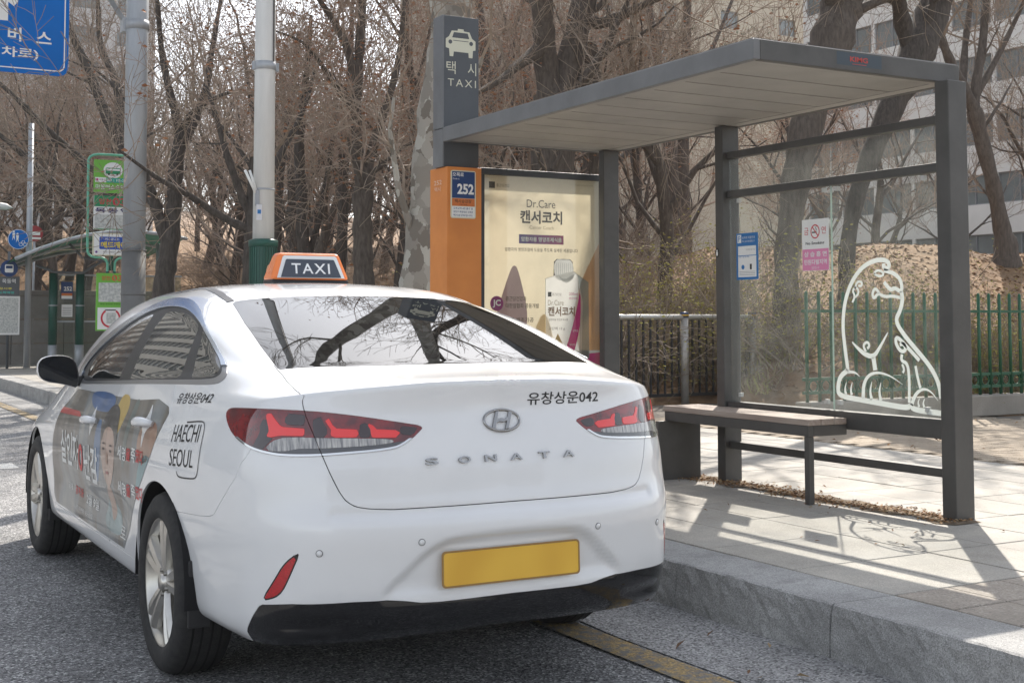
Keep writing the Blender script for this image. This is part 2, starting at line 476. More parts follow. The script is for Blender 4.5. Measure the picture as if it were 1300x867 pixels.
def car_skin():
    B, C, A, iC = car_surface()
    nb = B.shape[0] * B.shape[1]
    V = np.concatenate([B.reshape(-1, 3), C.reshape(-1, 3)])
    F = np.concatenate([grid_faces(*B.shape[:2]), grid_faces(*C.shape[:2], off=nb)])
    sheet = np.concatenate([np.zeros(nb), np.ones(len(V) - nb)])
    a = np.concatenate([A.reshape(-1), np.zeros(len(V) - nb)])
    for sl in (slice(0, (B.shape[0] - 1) * (B.shape[1] - 1)), slice((B.shape[0] - 1) * (B.shape[1] - 1), None)):
        q = V[F[sl]]; nn = np.cross(q[:, 2] - q[:, 0], q[:, 3] - q[:, 1])
        if (nn * (q.mean(1) - np.array([0, 2.4, .6]))).sum() < 0: F[sl] = F[sl][:, ::-1]
    # weld
    key = np.round(V / 2e-4).astype(np.int64); _, inv = np.unique(key, axis=0, return_inverse=True); inv = inv.reshape(-1)
    n = inv.max() + 1
    W = np.zeros((n, 3)); cnt = np.zeros(n); np.add.at(W, inv, V); np.add.at(cnt, inv, 1); W /= cnt[:, None]
    # relax: rounds the shoulder crease and irons out the splines
    E = np.unique(np.sort(np.concatenate([inv[F][:, [i, (i + 1) % 4]] for i in range(4)]), axis=1), axis=0)
    E = E[E[:, 0] != E[:, 1]]
    deg = np.zeros(n); np.add.at(deg, E.ravel(), 1)
    fix = np.zeros(n); 
    row0 = inv[:B.shape[1]]; fix[row0] = 1
    lip = inv[nb - B.shape[1]:nb - B.shape[1] + iC[4]]
    damp = np.ones(n)
    for it in range(14):
        S = np.zeros((n, 3)); np.add.at(S, E[:, 0], W[E[:, 1]]); np.add.at(S, E[:, 1], W[E[:, 0]])
        T = S / deg[:, None] - W
        T[fix > 0] = 0; T[np.abs(W[:, 0]) < 1e-6, 0] = 0
        if it >= 3: T[lip] *= .25
        m0 = np.abs(W[:, 0]) < 1e-6
        T[m0] *= .5
        W = W + T * .5
    V = W[inv]
    # panes are single clean curves: refit the rear screen (z over x,y) and the side glass (x over y,z)
    def refit(mask_d, u, v, w, band_, even):
        e = np.abs(mask_d) < band_
        B_ = (lambda u, v: np.stack([np.ones_like(u), v, v * v, u * u, u * u * v, u ** 4], 1)) if even else (lambda u, v: np.stack([np.ones_like(u), u, v, u * u, u * v, v * v], 1))
        c_, *_r = np.linalg.lstsq(B_(u[e], v[e]), w[e], rcond=None)
        k_ = smooth01((-mask_d + .012) / .045)
        return w + (B_(u, v) @ c_ - w) * k_
    is_top = sheet == 1
    RG = [(-.3, 1.389), (.0, 1.389), (.206, 1.392), (.406, 1.397), (.553, 1.412), (.599, 1.095), (.624, .82), (.640, .545), (.52, .519), (.384, .485), (.24, .465), (.102, .459), (-.3, .456)]
    ok = is_top & (V[:, 1] < 1.9) & (V[:, 2] > 1.05) & (V[:, 0] < .75)
    dd_ = np.where(ok, sdf(V[:, :2], RG), 9.); V[:, 2] = refit(dd_, V[:, 0], V[:, 1], V[:, 2], .03, True)
    SW = [(3.0, 1.0), (3.06, 1.05), (2.641, 1.25), (2.363, 1.326), (2.114, 1.363), (1.873, 1.371), (1.652, 1.361), (1.265, 1.295), (.951, 1.2), (.76, 1.13), (1.047, 1.089), (2.09, 1.043)]
    ok = is_top & (V[:, 0] > .55) & (V[:, 1] > .6) & (V[:, 1] < 3.3)
    dd_ = np.where(ok, sdf(V[:, 1:], SW), 9.); V[:, 0] = refit(dd_, V[:, 1], V[:, 2], V[:, 0], .03, False)
    # number plate recess in the bumper
    a_, z_ = np.abs(V[:, 0]), V[:, 2]
    rec = [(-.6, .30), (.45, .30), (.470, .42), (.424, .467), (.375, .513), (.321, .564), (.262, .596), (.18, .608), (-.6, .612)]
    rear = (V[:, 1] < .3) & (sheet == 0)
    d = sdf(np.stack([a_, z_], 1), chaikin(rec, 2))
    V[:, 1] += np.where(rear, .026 * smooth01((-d + .004) / .022) * smooth01((z_ - .395) / .07), 0)
    # groove where the bumper top meets the boot lid
    V[:, 1] += np.where(rear & (a_ < .62), .010 * np.exp(-((z_ - .690) / .016) ** 2), 0)
    # diffuser: the black lower panel has a scooped underside
    V[:, 1] += np.where(rear, .016 * np.exp(-((z_ - .335) / .022) ** 2) * smooth01((a_ - .35) / .3) * smooth01((.80 - a_) / .08), 0)
    # body side: a crisp light-catching line above the sill
    side = (sheet == 0) & (a_ > .8) & (V[:, 1] > 1.45) & (V[:, 1] < 3.55)
    k = smooth01((V[:, 1] - 1.5) / .3) * smooth01((3.5 - V[:, 1]) / .3)
    V[:, 0] -= np.where(side, .016 * k * np.exp(-((z_ - .50) / .07) ** 2), 0)
    # normals on the welded surface
    Wm = np.zeros((n, 3)); Wm[inv] = V
    p = Wm[inv[F]]; fn = np.cross(p[:, 2] - p[:, 0], p[:, 3] - p[:, 1])
    N = np.zeros((n, 3))
    for i in range(4): np.add.at(N, inv[F][:, i], fn)
    N[np.abs(Wm[:, 0]) < 1e-6, 0] = 0
    N /= np.linalg.norm(N, axis=1)[:, None] + 1e-12
    N = N[inv]
    Fl = [tuple(int(x) for x in f) for f in F]
    # orient outwards
    cen = V.mean(0); 
    if ((V - np.array([0, 2.4, .7])) * N).sum() < 0: N = -N; Fl = [f[::-1] for f in Fl]
    U = np.stack([a, sheet], 1)
    full = Skin(V, N, U, Fl)
    band = Skin(V, N, U, Fl[:(B.shape[0] - 1) * (B.shape[1] - 1)]).compact()
    top = Skin(V, N, U, Fl[(B.shape[0] - 1) * (B.shape[1] - 1):]).compact()
    return full, band, top

def make_taxi():
    white = mat('white car paint', (.74, .745, .75), .38, coat=1.0, col2=(.70, .705, .71), scale=3, contrast=(.3, .7), spec=.45)
    dark = mat('black trim plastic', (.018, .018, .02), .45)
    gloss = mat('gloss black panel', (.006, .006, .007), .07, coat=.5)
    inner = mat('dark car interior', (.006, .006, .007), .85)
    wglass = mat('tinted window glass', (.004, .005, .006), .015, ior=1.62, spec=.6)
    sglass = mat('tinted side glass', (.010, .012, .013), .015, ior=1.75, spec=.6)
    chrome = mat('bright chrome', (.62, .62, .62), .08, 1.0)
    visor_m = mat('smoked visor chrome', (.40, .44, .50), .24, 1.0)
    red = mat('deep red lens', (.24, .006, .008), .06, coat=1.0, col2=(.09, .003, .005), scale=16, contrast=(.35, .6))
    redb = mat('bright red light guide', (.80, .014, .012), .12, coat=1.0)
    redd = mat('dark lamp housing', (.022, .006, .008), .2, coat=1.0)
    clear = mat('clear lamp lens', (.50, .485, .46), .12, coat=1.0, col2=(.15, .15, .16), scale=9, stretch=(16, 3, .6), contrast=(.38, .62))
    refl = mat('red reflector', (.55, .012, .02), .18, coat=.8, col2=(.33, .008, .012), scale=260, contrast=(.4, .6))
    rubber = mat('tyre rubber', (.018, .018, .019), .8, col2=(.035, .034, .033), scale=30, bump=.2, bscale=200)
    alloy = mat('silver alloy', (.62, .60, .56), .30, .85, col2=(.5, .48, .44), scale=6)
    black = mat('black vinyl', (.012, .012, .014), .5)
    orange = mat('orange taxi lamp plastic', (.86, .22, .045), .35, coat=.5)
    grey = mat('grey side moulding', (.10, .10, .105), .5)

    full, band, top = car_skin()
    car = empty('taxi', (2.16147, 3.83066, 0), -R(.38), 'white four-door taxi parked at the kerb with orange TAXI lamp on its roof', 'taxi')
    # ---- dark shell just under the skin, so that gaps read as gaps
    sh = full.offset(-.016)
    yz = sh.V[:, 1:3]
    arch = lambda V, rr=.372: np.minimum(np.hypot(V[:, 1] - 1.105, V[:, 2] - .338), np.hypot(V[:, 1] - 3.91, V[:, 2] - .338)) - rr
    f = np.where((sh.V[:, 0] > .55), -arch(sh.V), -1.0)
    skin_object('inner_shell', sh.clip(f).both(), inner, car, flange=0)
    # wheel housings
    for y in (1.105, 3.91):
        for s_ in (-1, 1):
            mb = MB(); na = 24; ang = [R(-6 + 192 * q / na) for q in range(na + 1)]
            P_ = [(s_ * .916, .3746), (s_ * .62, .374), (s_ * .62, .02)]
            mb.add([(px_, y + r_ * math.cos(a_), .338 + r_ * math.sin(a_)) for px_, r_ in P_ for a_ in ang], [(i * (na + 1) + j, i * (na + 1) + j + 1, (i + 1) * (na + 1) + j + 1, (i + 1) * (na + 1) + j) for i in range(2) for j in range(na)], True)
            mb.build('wheel_housing', inner, car)

    # ---- band sheet: field helpers
    az = lambda s: np.stack([s.U[:, 0], s.V[:, 2]], 1)
    YZ = lambda s: s.V[:, 1:3]
    XY = lambda s: np.abs(s.V[:, :2])
    body = band.clip(np.where(band.V[:, 0] > .6, -arch(band.V), -1.0))
    lamp_p = chaikin([(1.174, 1.006), (1.162, 1.015), (1.115, 1.019), (.891, 1.024), (.726, 1.020), (.643, 1.013), (.519, .997), (.387, .977), (.317, .966),
              (.304, .960), (.318, .948), (.347, .925), (.387, .902), (.415, .893), (.485, .886), (.573, .881), (.656, .876), (.724, .874), (.80, .874),
              (.842, .878), (.900, .886), (.950, .896), (1.013, .913), (1.077, .936), (1.12, .964), (1.158, .990)], 1)
    lamp, body = body.split(sdf(az(body), lamp_p), .0012)
    trunk_p = [(.770, 1.30), (.765, 1.100), (.757, 1.053), (.735, 1.020), (.694, .945), (.657, .876), (.625, .814), (.597, .764), (.575, .734), (.545, .716), (.499, .7075),
               (.421, .7025), (.05, .703), (-.2, .703), (-.2, 1.3)]
    trunk, body = body.split(sdf(az(body), trunk_p), .0026)
    lamp_in, lamp_out = lamp.split(sdf(az(lamp), trunk_p), .0018)
    bump_p = [(-.3, -.5), (-.3, .95), (.80, .95), (.90, .91), (.936, .89), (.946, .87), (.980, .841), (.998, .797), (1.057, .738), (1.12, .677), (1.144, .657),
              (1.184, .647), (1.275, .639), (1.51, .625), (1.75, .60), (1.75, -.5)]
    bump, body = body.split(sdf(az(body), bump_p), .0016)
    diff_p = [(-.3, .397), (.01, .397), (.26, .395), (.324, .397), (.377, .407), (.434, .414), (.545, .415), (.651, .412), (.75, .410), (.871, .398), (.905, .36),
              (.948, .30), (.94, .27), (.93, .0), (-.3, .0)]
    diff, bump = bump.split(sdf(az(bump), diff_p), .0015)
    ref_p = [(.789 + (u - .789) * 1.16, .497 + (v - .497) * 1.06) for u, v in chaikin([(.730, .573), (.748, .566), (.782, .536), (.814, .481), (.858, .415), (.812, .426), (.784, .445), (.762, .492)], 1)]
    refr, bump = bump.split(sdf(az(bump), [(u * 1.0, z) for u, z in ref_p]), .0)
    ring, refr = refr.split(-sdf(az(refr), ref_p) - .006, 0.0)
    rdoor_p = [(1.735, .352), (1.60, .46), (1.479, .568), (1.38, .650), (1.307, .705), (1.20, .795), (1.124, .901), (1.10, .96), (1.115, 1.02), (1.15, 1.07), (1.15, 1.2), (1.990, 1.2), (2.005, .352)]
    fdoor_p = [(2.005, .352), (1.990, 1.2), (3.05, 1.2), (3.10, 1.0), (3.22, .85), (3.31, .68), (3.37, .5), (3.36, .40), (3.30, .352)]
    inside = lambda s: s.V[:, 0] > .6
    def cut_side(s, poly, g):
        return s.split(np.where(inside(s), sdf(YZ(s), poly), 1.0), g)
    rdoor, body = cut_side(body, rdoor_p, .0020)
    fdoor, body = cut_side(body, fdoor_p, .0020)
    sill, body = cut_side(body, [(1.2, .0), (1.2, .348), (3.6, .348), (3.6, 0)], .0012)
    fend, body = body.split(2.6 - body.V[:, 1], .0)
    # ---- top sheet
    dlo = chaikin([(3.07, .986), (3.16, 1.045), (3.10, 1.13), (2.92, 1.205), (2.692, 1.275), (2.421, 1.345), (2.241, 1.385), (2.062, 1.407), (1.776, 1.404),
           (1.548, 1.372), (1.307, 1.318), (1.035, 1.240), (.878, 1.185), (.738, 1.140), (.690, 1.112), (.710, 1.088), (.836, 1.080), (1.03, 1.074), (1.6, 1.052), (2.07, 1.029), (2.6, 1.006)], 2)
    dli = chaikin([(3.00, 1.002), (3.06, 1.05), (3.00, 1.10), (2.86, 1.165), (2.641, 1.250), (2.363, 1.326), (2.114, 1.363), (1.873, 1.371), (1.652, 1.361), (1.44, 1.330),
           (1.265, 1.295), (1.103, 1.250), (.951, 1.200), (.81, 1.154), (.745, 1.128), (.755, 1.106), (.88, 1.096), (1.047, 1.089), (1.6, 1.067), (2.09, 1.043), (2.6, 1.020)], 2)
    gf = chaikin([(2.90, 1.022), (2.95, 1.075), (2.80, 1.165), (2.62, 1.245), (2.452, 1.296), (2.153, 1.342), (2.12, 1.336), (2.075, 1.06), (2.085, 1.052)], 1)
    gr = chaikin([(1.972, 1.345), (1.78, 1.352), (1.52, 1.334), (1.345, 1.300), (1.305, 1.285), (1.155, 1.105), (1.165, 1.092), (1.865, 1.059), (1.875, 1.066)], 1)
    gq = chaikin([(1.225, 1.278), (1.215, 1.272), (1.013, 1.216), (.805, 1.150), (.772, 1.124), (.806, 1.108), (.99, 1.100), (1.02, 1.104)], 1)
    side = lambda s: (s.V[:, 0] > .5) & (s.N[:, 0] > .35)
    def cutp(s, poly, g): return s.split(np.where(side(s), sdf(YZ(s), poly), 1.0), g)
    win, t = cutp(top, dlo, .0008)
    frm, trim = win.split(sdf(YZ(win), dli), .0)
    g1, frm = frm.split(sdf(YZ(frm), gf), .0); g2, frm = frm.split(sdf(YZ(frm), gr), .0); g3, frm = frm.split(sdf(YZ(frm), gq), .0)
    rglass_p = [(-.2, 1.389), (.0, 1.389), (.206, 1.392), (.406, 1.397), (.545, 1.418), (.553, 1.412), (.599, 1.095), (.624, .82), (.642, .566), (.640, .545), (.52, .519), (.384, .485), (.24, .465), (.102, .459), (-.2, .456)]
    upper = lambda s: s.V[:, 2] > 1.09
    rglass, t = t.split(np.where(upper(t), sdf(t.V[:, :2], rglass_p), 1.0), .0012)
    wind_p = [(-.2, 2.86), (0, 2.86), (.3, 2.84), (.58, 2.76), (.66, 3.0), (.73, 3.4), (.74, 3.62), (.5, 3.80), (0, 3.90), (-.2, 3.9)]
    wglass_s, t = t.split(sdf(t.V[:, :2], wind_p), .0012)
    deck_p = [(-.2, -.2), (.70, -.2), (.676, .2), (.673, .262), (.674, .287), (.667, .361), (.651, .472), (.644, .60), (-.2, .60)]
    deck, t = t.split(np.where(t.V[:, 1] < 1.0, sdf(t.V[:, :2], deck_p), 1.0), .0026)
    rdt, t = cutp(t, [(1.12, .9), (1.15, 1.12), (1.990, 1.12), (1.990, .9)], .0020)
    fdt, t = cutp(t, [(1.990, .9), (1.990, 1.12), (2.9, 1.12), (3.12, 1.0), (3.2, .9)], .0020)
    strip_p = [(.538, 1.43), (.531, 1.586), (.518, 1.749), (.502, 1.95), (.495, 2.3), (.515, 2.7), (.56, 2.80), (.585, 2.79), (.545, 2.7), (.525, 2.3), (.531, 1.95), (.547, 1.749), (.560, 1.586), (.567, 1.43)]
    strip, t = t.split(np.where(t.V[:, 2] > 1.2, sdf(t.V[:, :2], strip_p), 1.0), .0)
    roof, t = t.split(np.where(t.V[:, 2] > 1.2, sdf(t.V[:, :2], [(-.3, 1.2), (.55, 1.2), (.551, 1.43), (.545, 1.586), (.532, 1.749), (.516, 1.95), (.511, 2.3), (.53, 2.7), (.57, 2.9), (-.3, 3.1)]), 1.0), .0)
    hood, t = t.split(np.where(t.V[:, 1] > 3.3, sdf(t.V[:, :2], [(-.3, 3.6), (.72, 3.55), (.68, 4.0), (.62, 4.5), (.6, 5.2), (-.3, 5.2)]), 1.0), .002)
    tf, tq = t.split(2.6 - t.V[:, 1], 0.)
    # ---- objects: middle ones whole, side ones mirrored
    skin_object('rear_bumper', bump.both(), white, car)
    skin_object('diffuser', diff.both(), gloss, car)
    td = skin_object('boot_lid', (trunk + deck).both(), white, car)
    skin_object('body', (body + tq + fend + tf).both(), white, car)
    skin_object('roof', roof.both(), white, car, flange=.004)
    skin_object('bonnet', hood.both(), white, car)
    skin_object('rear_window', rglass.both(), wglass, car, flange=.004)
    skin_object('windscreen', wglass_s.both(), sglass, car, flange=.004)
    L = lambda s: s.mirror(); Rr = lambda s: s
    T = BVHTree.FromPolygons(full.V.tolist(), [list(f) for f in full.F])
    def side_pt(y, z, d=.0):
        l, n, i, _ = T.ray_cast(Vector((2, y, z)), Vector((-1, 0, 0))); return (l + n * d if n.x > 0 else l - n * d), (n if n.x > 0 else -n)
    def rear_pt(x, z, d=.0):
        l, n, i, _ = T.ray_cast(Vector((abs(x), -1, z)), Vector((0, 1, 0)))
        n = n if n.y < 0 else -n; l = l + n * d
        if x < 0: l = Vector((-l.x, l.y, l.z)); n = Vector((-n.x, n.y, n.z))
        return l, n
    for nm, S, sgn in (('left', L, -1), ('right', Rr, 1)):
        skin_object('sill', S(sill), white, car)
        d1 = skin_object('front_door', S(fdoor + fdt), white, car); d2 = skin_object('rear_door', S(rdoor + rdt), white, car)
        skin_object('window', S(g1), sglass, d1, flange=.003); skin_object('window', S(g2), sglass, d2, flange=.003)
        skin_object('quarter_window', S(g3), sglass, car, flange=.003)
        skin_object('window_frame', S(frm), dark, car, flange=0)
        # trim ring: bright sill moulding below, smoked visors above, in three pieces
        lowt, vis = trim.split(trim.V[:, 2] - (1.150 - .052 * (trim.V[:, 1] - .70)), 0.)
        skin_object('belt_moulding', S(lowt.offset(.002)), mat('grey belt moulding', (.30, .30, .31), .3, .7), car, flange=.004)
        va, vb = vis.split(vis.V[:, 1] - 2.06, .002); vc, va = va.split(va.V[:, 1] - 1.20, .002)
        for v in (va, vb, vc): skin_object('window_visor', S(v.offset(.010)), visor_m, car, flange=.012)
        skin_object('roof_moulding', S(strip.offset(.0025)), grey, car, flange=.006)
        rf = skin_object('reflector', S(refr.offset(.001)), refl, car, flange=.004); skin_object('surround', S(ring), gloss, rf, flange=.003)
        # lamps: dark red lens, bright guides proud of it, ribbed clear strip, bright rim
        for base, host, k in ((lamp_out, car, 0), (lamp_in, td, 1)):
            lo = skin_object('tail_lamp', S(base), red, host, flange=.006) if k == 0 else skin_object('boot_lamp', S(base), red, host, flange=.006)
            par = lo if k == 0 else lo
            depth_ok = k == 0
            cl_p = [(.866, .892), (.856, .907), (.838, .921), (.799, .932), (.735, .934), (.504, .928), (.400, .924), (.428, .913), (.486, .908), (.574, .904), (.665, .901), (.738, .900), (.779, .892), (.824, .889)]
            lb_p = [(.87, .865), (.868, .888), (.824, .887), (.779, .8905), (.738, .8985), (.665, .8995), (.574, .9025), (.486, .9065), (.428, .9115), (.395, .915), (.352, .918), (.36, .865)]
            parts = [('clear_lens', clear, cl_p), ('lamp_base', mat('dark grey lamp base', (.055, .055, .06), .2, coat=1.0), lb_p)]
            if k == 0:
                parts += [('lamp_housing', redd, [(.93, .895), (.886, .885), (.835, .934), (.871, .934), (.858, .957), (.886, 1.000), (.905, .97), (.90, .945)]),
                          ('lamp_housing', redd, [(.80, .975), (.728, .973), (.728, 1.005), (.80, 1.010)]),
                          ('light_guide', redb, [(.886, 1.008), (.862, 1.008), (.812, .966), (.726, .962), (.726, .940), (.812, .940), (.869, .929), (.858, .955)])]
            else:
                parts += [('lamp_housing', redd, [(.70, .99), (.675, 1.0), (.648, .955), (.652, .935), (.69, .935)]),
                          ('light_guide', redb, [(.664, .994), (.648, .996), (.626, .962), (.545, .957), (.545, .934), (.640, .935), (.632, .955)]),
                          ('lamp_housing', redd, [(.540, .975), (.516, .978), (.494, .952), (.507, .932), (.542, .932)]),
                          ('light_guide', redb, [(.516, .977), (.502, .979), (.485, .957), (.392, .951), (.404, .930), (.506, .932), (.498, .950)]),
                          ('lamp_housing', redd, [(.395, .965), (.345, .961), (.325, .955), (.35, .935), (.392, .940)])]
            for nm2, m2, p2 in parts:
                pc, _ = base.split(sdf(az(base), p2), 0.)
                if len(pc.F) > 2:
                    if k == 0: skin_object(nm2, S(pc.offset(.0012 + .0006 * (m2 is redb))), m2, lo, flange=.0015)
                    else: skin_object(nm2, S(pc.offset(.0012 + .0006 * (m2 is redb))), m2, td, flange=.0015)
            rim, _ = base.split(-sdf(az(base), lamp_p) - .007, 0.)
            rim, _ = rim.split(rim.V[:, 2] - .925, 0.)
            if len(rim.F) > 2: skin_object('lamp_rim', S(rim.offset(.003)), chrome, lo if k == 0 else td, flange=.004)
        # handles
        for door, yc, zc in ((d1, 2.34, .850), (d2, 1.345, .905)):
            h = MB(); pts = []
            for q in range(9):
                u = q / 8; y = yc + .105 - .21 * u
                p, n = side_pt(y, zc + .012 * (u - .5), .005 + .034 * math.sin(math.pi * u) ** .45); pts.append((p.x * sgn, p.y, p.z))
            h.tube(pts, [.011 + .009 * math.sin(math.pi * q / 8) ** .6 for q in range(9)], 10)
            h.build('handle', white, door)
        # mirror
        mb = MB(); bm_p = []
        pts = [(.80, 3.02, 1.00), (.87, 3.03, 1.005), (.90, 3.035, 1.01)]
        mb.tube([(x * sgn, y, z) for x, y, z in pts], [.03, .028, .03], 10); ms = mb.build('mirror_foot', dark, d1)
        prof = [(0, -.088), (.035, -.078), (.085, -.066), (.12, -.06), (.175, -.052), (.215, -.03), (.228, .01), (.222, .048), (.195, .072), (.13, .082), (.06, .078), (.015, .055), (-.008, 0), (-.01, -.05)]
        prof = chaikin(prof, 1); k = len(prof); rings = []
        cx = sum(p[0] for p in prof) / k; cz = 0; MX = .855
        for dy_, sc_ in ((0, .97), (.012, 1.0), (.05, .98), (.085, .86), (.108, .6), (.118, .2)):
            rings.append([((MX + cx + (x - cx) * sc_ * .86) * sgn, 3.00 + dy_, 1.055 + (z - cz) * sc_) for x, z in prof])
        vsx = [p for r_ in rings for p in r_]
        fs = [(i * k + j, i * k + (j + 1) % k, (i + 1) * k + (j + 1) % k, (i + 1) * k + j) for i in range(5) for j in range(k)]
        fs = fs + [tuple(range(5 * k, 6 * k))]
        m1 = MB(); m1.add(vsx, fs if sgn < 0 else [f[::-1] for f in fs], True); mh = m1.build('mirror_housing', white, d1)
        m2 = MB(); g_ = [((MX + cx + (x - cx) * .93 * .86) * sgn, 3.004, 1.055 + z * .92) for x, z in prof]
        m2.add(g_, [tuple(range(k)) if sgn > 0 else tuple(range(k))[::-1]]); m2.build('mirror_glass', mat('mirror glass', (.010, .012, .016), .03, 0, ior=1.5), d1)
        m3 = MB(); g0 = [((MX + cx + (x - cx) * .975 * .86) * sgn, 2.999, 1.055 + z * .975) for x, z in prof]; g1_ = [((MX + cx + (x - cx) * .93 * .86) * sgn, 3.0035, 1.055 + z * .92) for x, z in prof]
        m3.add(g0 + g1_, [(j, (j + 1) % k, k + (j + 1) % k, k + j) if sgn > 0 else (j, k + j, k + (j + 1) % k, (j + 1) % k) for j in range(k)]); m3.build('mirror_rim', dark, d1)
    # ---- parking sensors, plate, badge
    for x, z in ((-.654, .574), (-.338, .597), (.338, .597), (.654, .574)):
        p, n = rear_pt(x, z, .0008); t_ = Vector((n.y, -n.x, 0)).normalized()
        mb = MB(); M = frame(p, t_ if t_.x > 0 else -t_, n.cross(t_ if t_.x > 0 else -t_))
        s1 = MB(); s1.lathe([(.0, .0012), (.0095, .0012), (.0098, .0)], 20, M=M); so = s1.build('parking_sensor', white, car)
        s2 = MB(); s2.lathe([(.0100, .0), (.0102, .0006), (.0114, .0006), (.0116, -.001)], 20, M=M); s2.build('sensor_ring', mat('sensor ring', (.05, .05, .05), .6), so)
    yel = mat('yellow plate paint', (.78, .48, .06), .42, col2=(.66, .37, .04), scale=4.0, detail=1, contrast=(.35, .65))
    mb = MB(); P = frame((.0, .0185, .4995), (1, 0, 0), (0, .035, 1))
    def rrect(w, h, r, n=5):
        o = []
        for cx_, cy_, a0 in ((w / 2 - r, h / 2 - r, 0), (-w / 2 + r, h / 2 - r, 90), (-w / 2 + r, -h / 2 + r, 180), (w / 2 - r, -h / 2 + r, 270)):
            for q in range(n + 1): o.append((cx_ + r * math.cos(R(a0 + 90 * q / n)), cy_ + r * math.sin(R(a0 + 90 * q / n))))
        return o
    mb.prism(rrect(.520, .110, .012), -.004, .004, M=P @ Matrix.Translation((0, 0, 0)))
    pl = mb.build('number_plate', yel, car); bevel_mod(pl, .002)
    mb = MB(); o_ = rrect(.528, .118, .014); i_ = rrect(.516, .106, .011); n_ = len(o_)
    mb.add([(x, y, .001) for x, y in o_] + [(x, y, .0048) for x, y in o_] + [(x, y, .0048) for x, y in i_], [(j, (j + 1) % n_, n_ + (j + 1) % n_, n_ + j) for j in range(n_)] + [(n_ + j, n_ + (j + 1) % n_, 2 * n_ + (j + 1) % n_, 2 * n_ + j) for j in range(n_)], M=P)
    mb.build('plate_edge', mat('plate edge brown', (.30, .17, .05), .5), pl)
    # badge: oval ring with a slanted H
    p, n = rear_pt(0, .969, .002); Bm = frame(p, (1, 0, 0), n.cross(Vector((1, 0, 0))))
    mb = MB(); q = 40; A_, B_ = .069, .0375
    ring_pts = [(A_ * math.cos(2 * math.pi * i / q), B_ * math.sin(2 * math.pi * i / q), .003) for i in range(q + 1)]
    mb.tube(ring_pts, .0052, 8, cap=False, M=Bm)
    def slab(poly): mb.prism(poly, .0, .007, M=Bm)
    slab([(-.044, -.026), (-.030, -.031), (-.006, .033), (-.021, .031)]); slab([(.044, .026), (.030, .031), (.006, -.033), (.021, -.031)])
    slab([(-.026, -.013), (-.017, .004), (-.004, .0075), (.010, .0055), (.026, .013), (.018, -.004), (.004, -.0075), (-.010, -.0055)])
    bchrome = mat('badge chrome', (.34, .335, .33), .13, 1.0)
    bo = mb.build('badge', bchrome, td); bevel_mod(bo, .0016)
    for ch, x in zip('SONATA', (-.281, -.163, -.064, .036, .145, .245)):
        p, n = rear_pt(x, .848, .001); ux = Vector((-n.y, n.x, 0)).normalized(); M = frame(p, ux, n.cross(ux))
        v, f = text_fit(ch, -.0225, -.0115, .045, .023, extrude=.005, bold=.018, res=4)
        mb = MB(); mb.add([(a_, b_, c_ + .003) for a_, b_, c_ in v], f, M=M); lt = mb.build('chrome_letter', bchrome, td); bevel_mod(lt, .0012, 1)
    def print_rear(body_, x0, z0, w, h, m_, nm, par, **k):
        v, f = text_fit(body_, x0, z0, w, h, **k); mb = MB()
        mb.add([rear_pt(x, z, .0012)[0] for x, z, _ in v], f); return mb.build(nm, m_, par)
    print_rear('유창상운042', .108, 1.018, .30, .044, black, 'lettering', td, bold=.012, shear=.08)
    def print_left(body_, yfront, z0, w, h, m_, nm, par, d=.0013, skew=0, **k):
        v, f = text_fit(body_, 0, 0, w, h, **k); mb = MB()
        vs_ = []
        for x, z, _ in v:
            p, n = side_pt(yfront - x, z0 + z + skew * x, d); vs_.append((-p.x, p.y, p.z))
        mb.add(vs_, f); return mb.build(nm, m_, par)
    bodyo = [c for c in car.children if c.name.split('.')[0] == 'body'][0]
    print_left('유창상운042', 1.06, 1.000, .37, .040, black, 'lettering', bodyo, skew=.055, bold=.01, shear=.12)
    print_left('HAECHI', .965, .868, .270, .062, black, 'lettering', bodyo, skew=.07, bold=.0, shear=0)
    print_left('SEOUL', .955, .783, .245, .062, black, 'lettering', bodyo, skew=.055, bold=.0)
    # speech-bubble outline round the two words
    mb = MB()
    line = [(.845, .946), (.70, .960), (.672, .953), (.660, .93), (.660, .79), (.672, .768), (.70, .760), (.835, .752), (.860, .760), (.866, .772)]
    line = chaikin(line, 2, closed=False); l0 = []
    pts = [side_pt(y, z, .0013)[0] for y, z in line]
    for i in range(len(pts) - 1):
        a_, b_ = pts[i], pts[i + 1]; t_ = (b_ - a_).normalized(); nn = Vector((1, 0, 0)); w_ = t_.cross(nn).normalized() * .0026
        q_ = [a_ + w_, b_ + w_, b_ - w_, a_ - w_]; mb.add([(-c_.x, c_.y, c_.z) for c_ in q_], [(0, 1, 2, 3)])
    mb.build('lettering', black, bodyo)
    # ---- printed advertisement on the left doors: flat film following the panels
    fd = [c for c in car.children if c.name.split('.')[0] == 'front_door'][0]; rd = [c for c in car.children if c.name.split('.')[0] == 'rear_door'][0]
    ad_m = ad_film()
    adp = [(3.36, .365), (3.40, .5), (3.31, .68), (3.20, .86), (3.02, .965), (1.6, .985), (1.30, 1.005), (1.135, .985), (1.10, .96), (1.0, .7), (1.6, .365)]
    for s_, d_ in ((fdoor, fd), (rdoor, rd)):
        pc, _ = s_.split(sdf(YZ(s_), adp), 0.)
        skin_object('door_film', pc.offset(.0007).mirror(), ad_m, d_, flange=0)
    wv = mat('white print', (.72, .72, .70), .45); rv = mat('red print', (.55, .03, .035), .45)
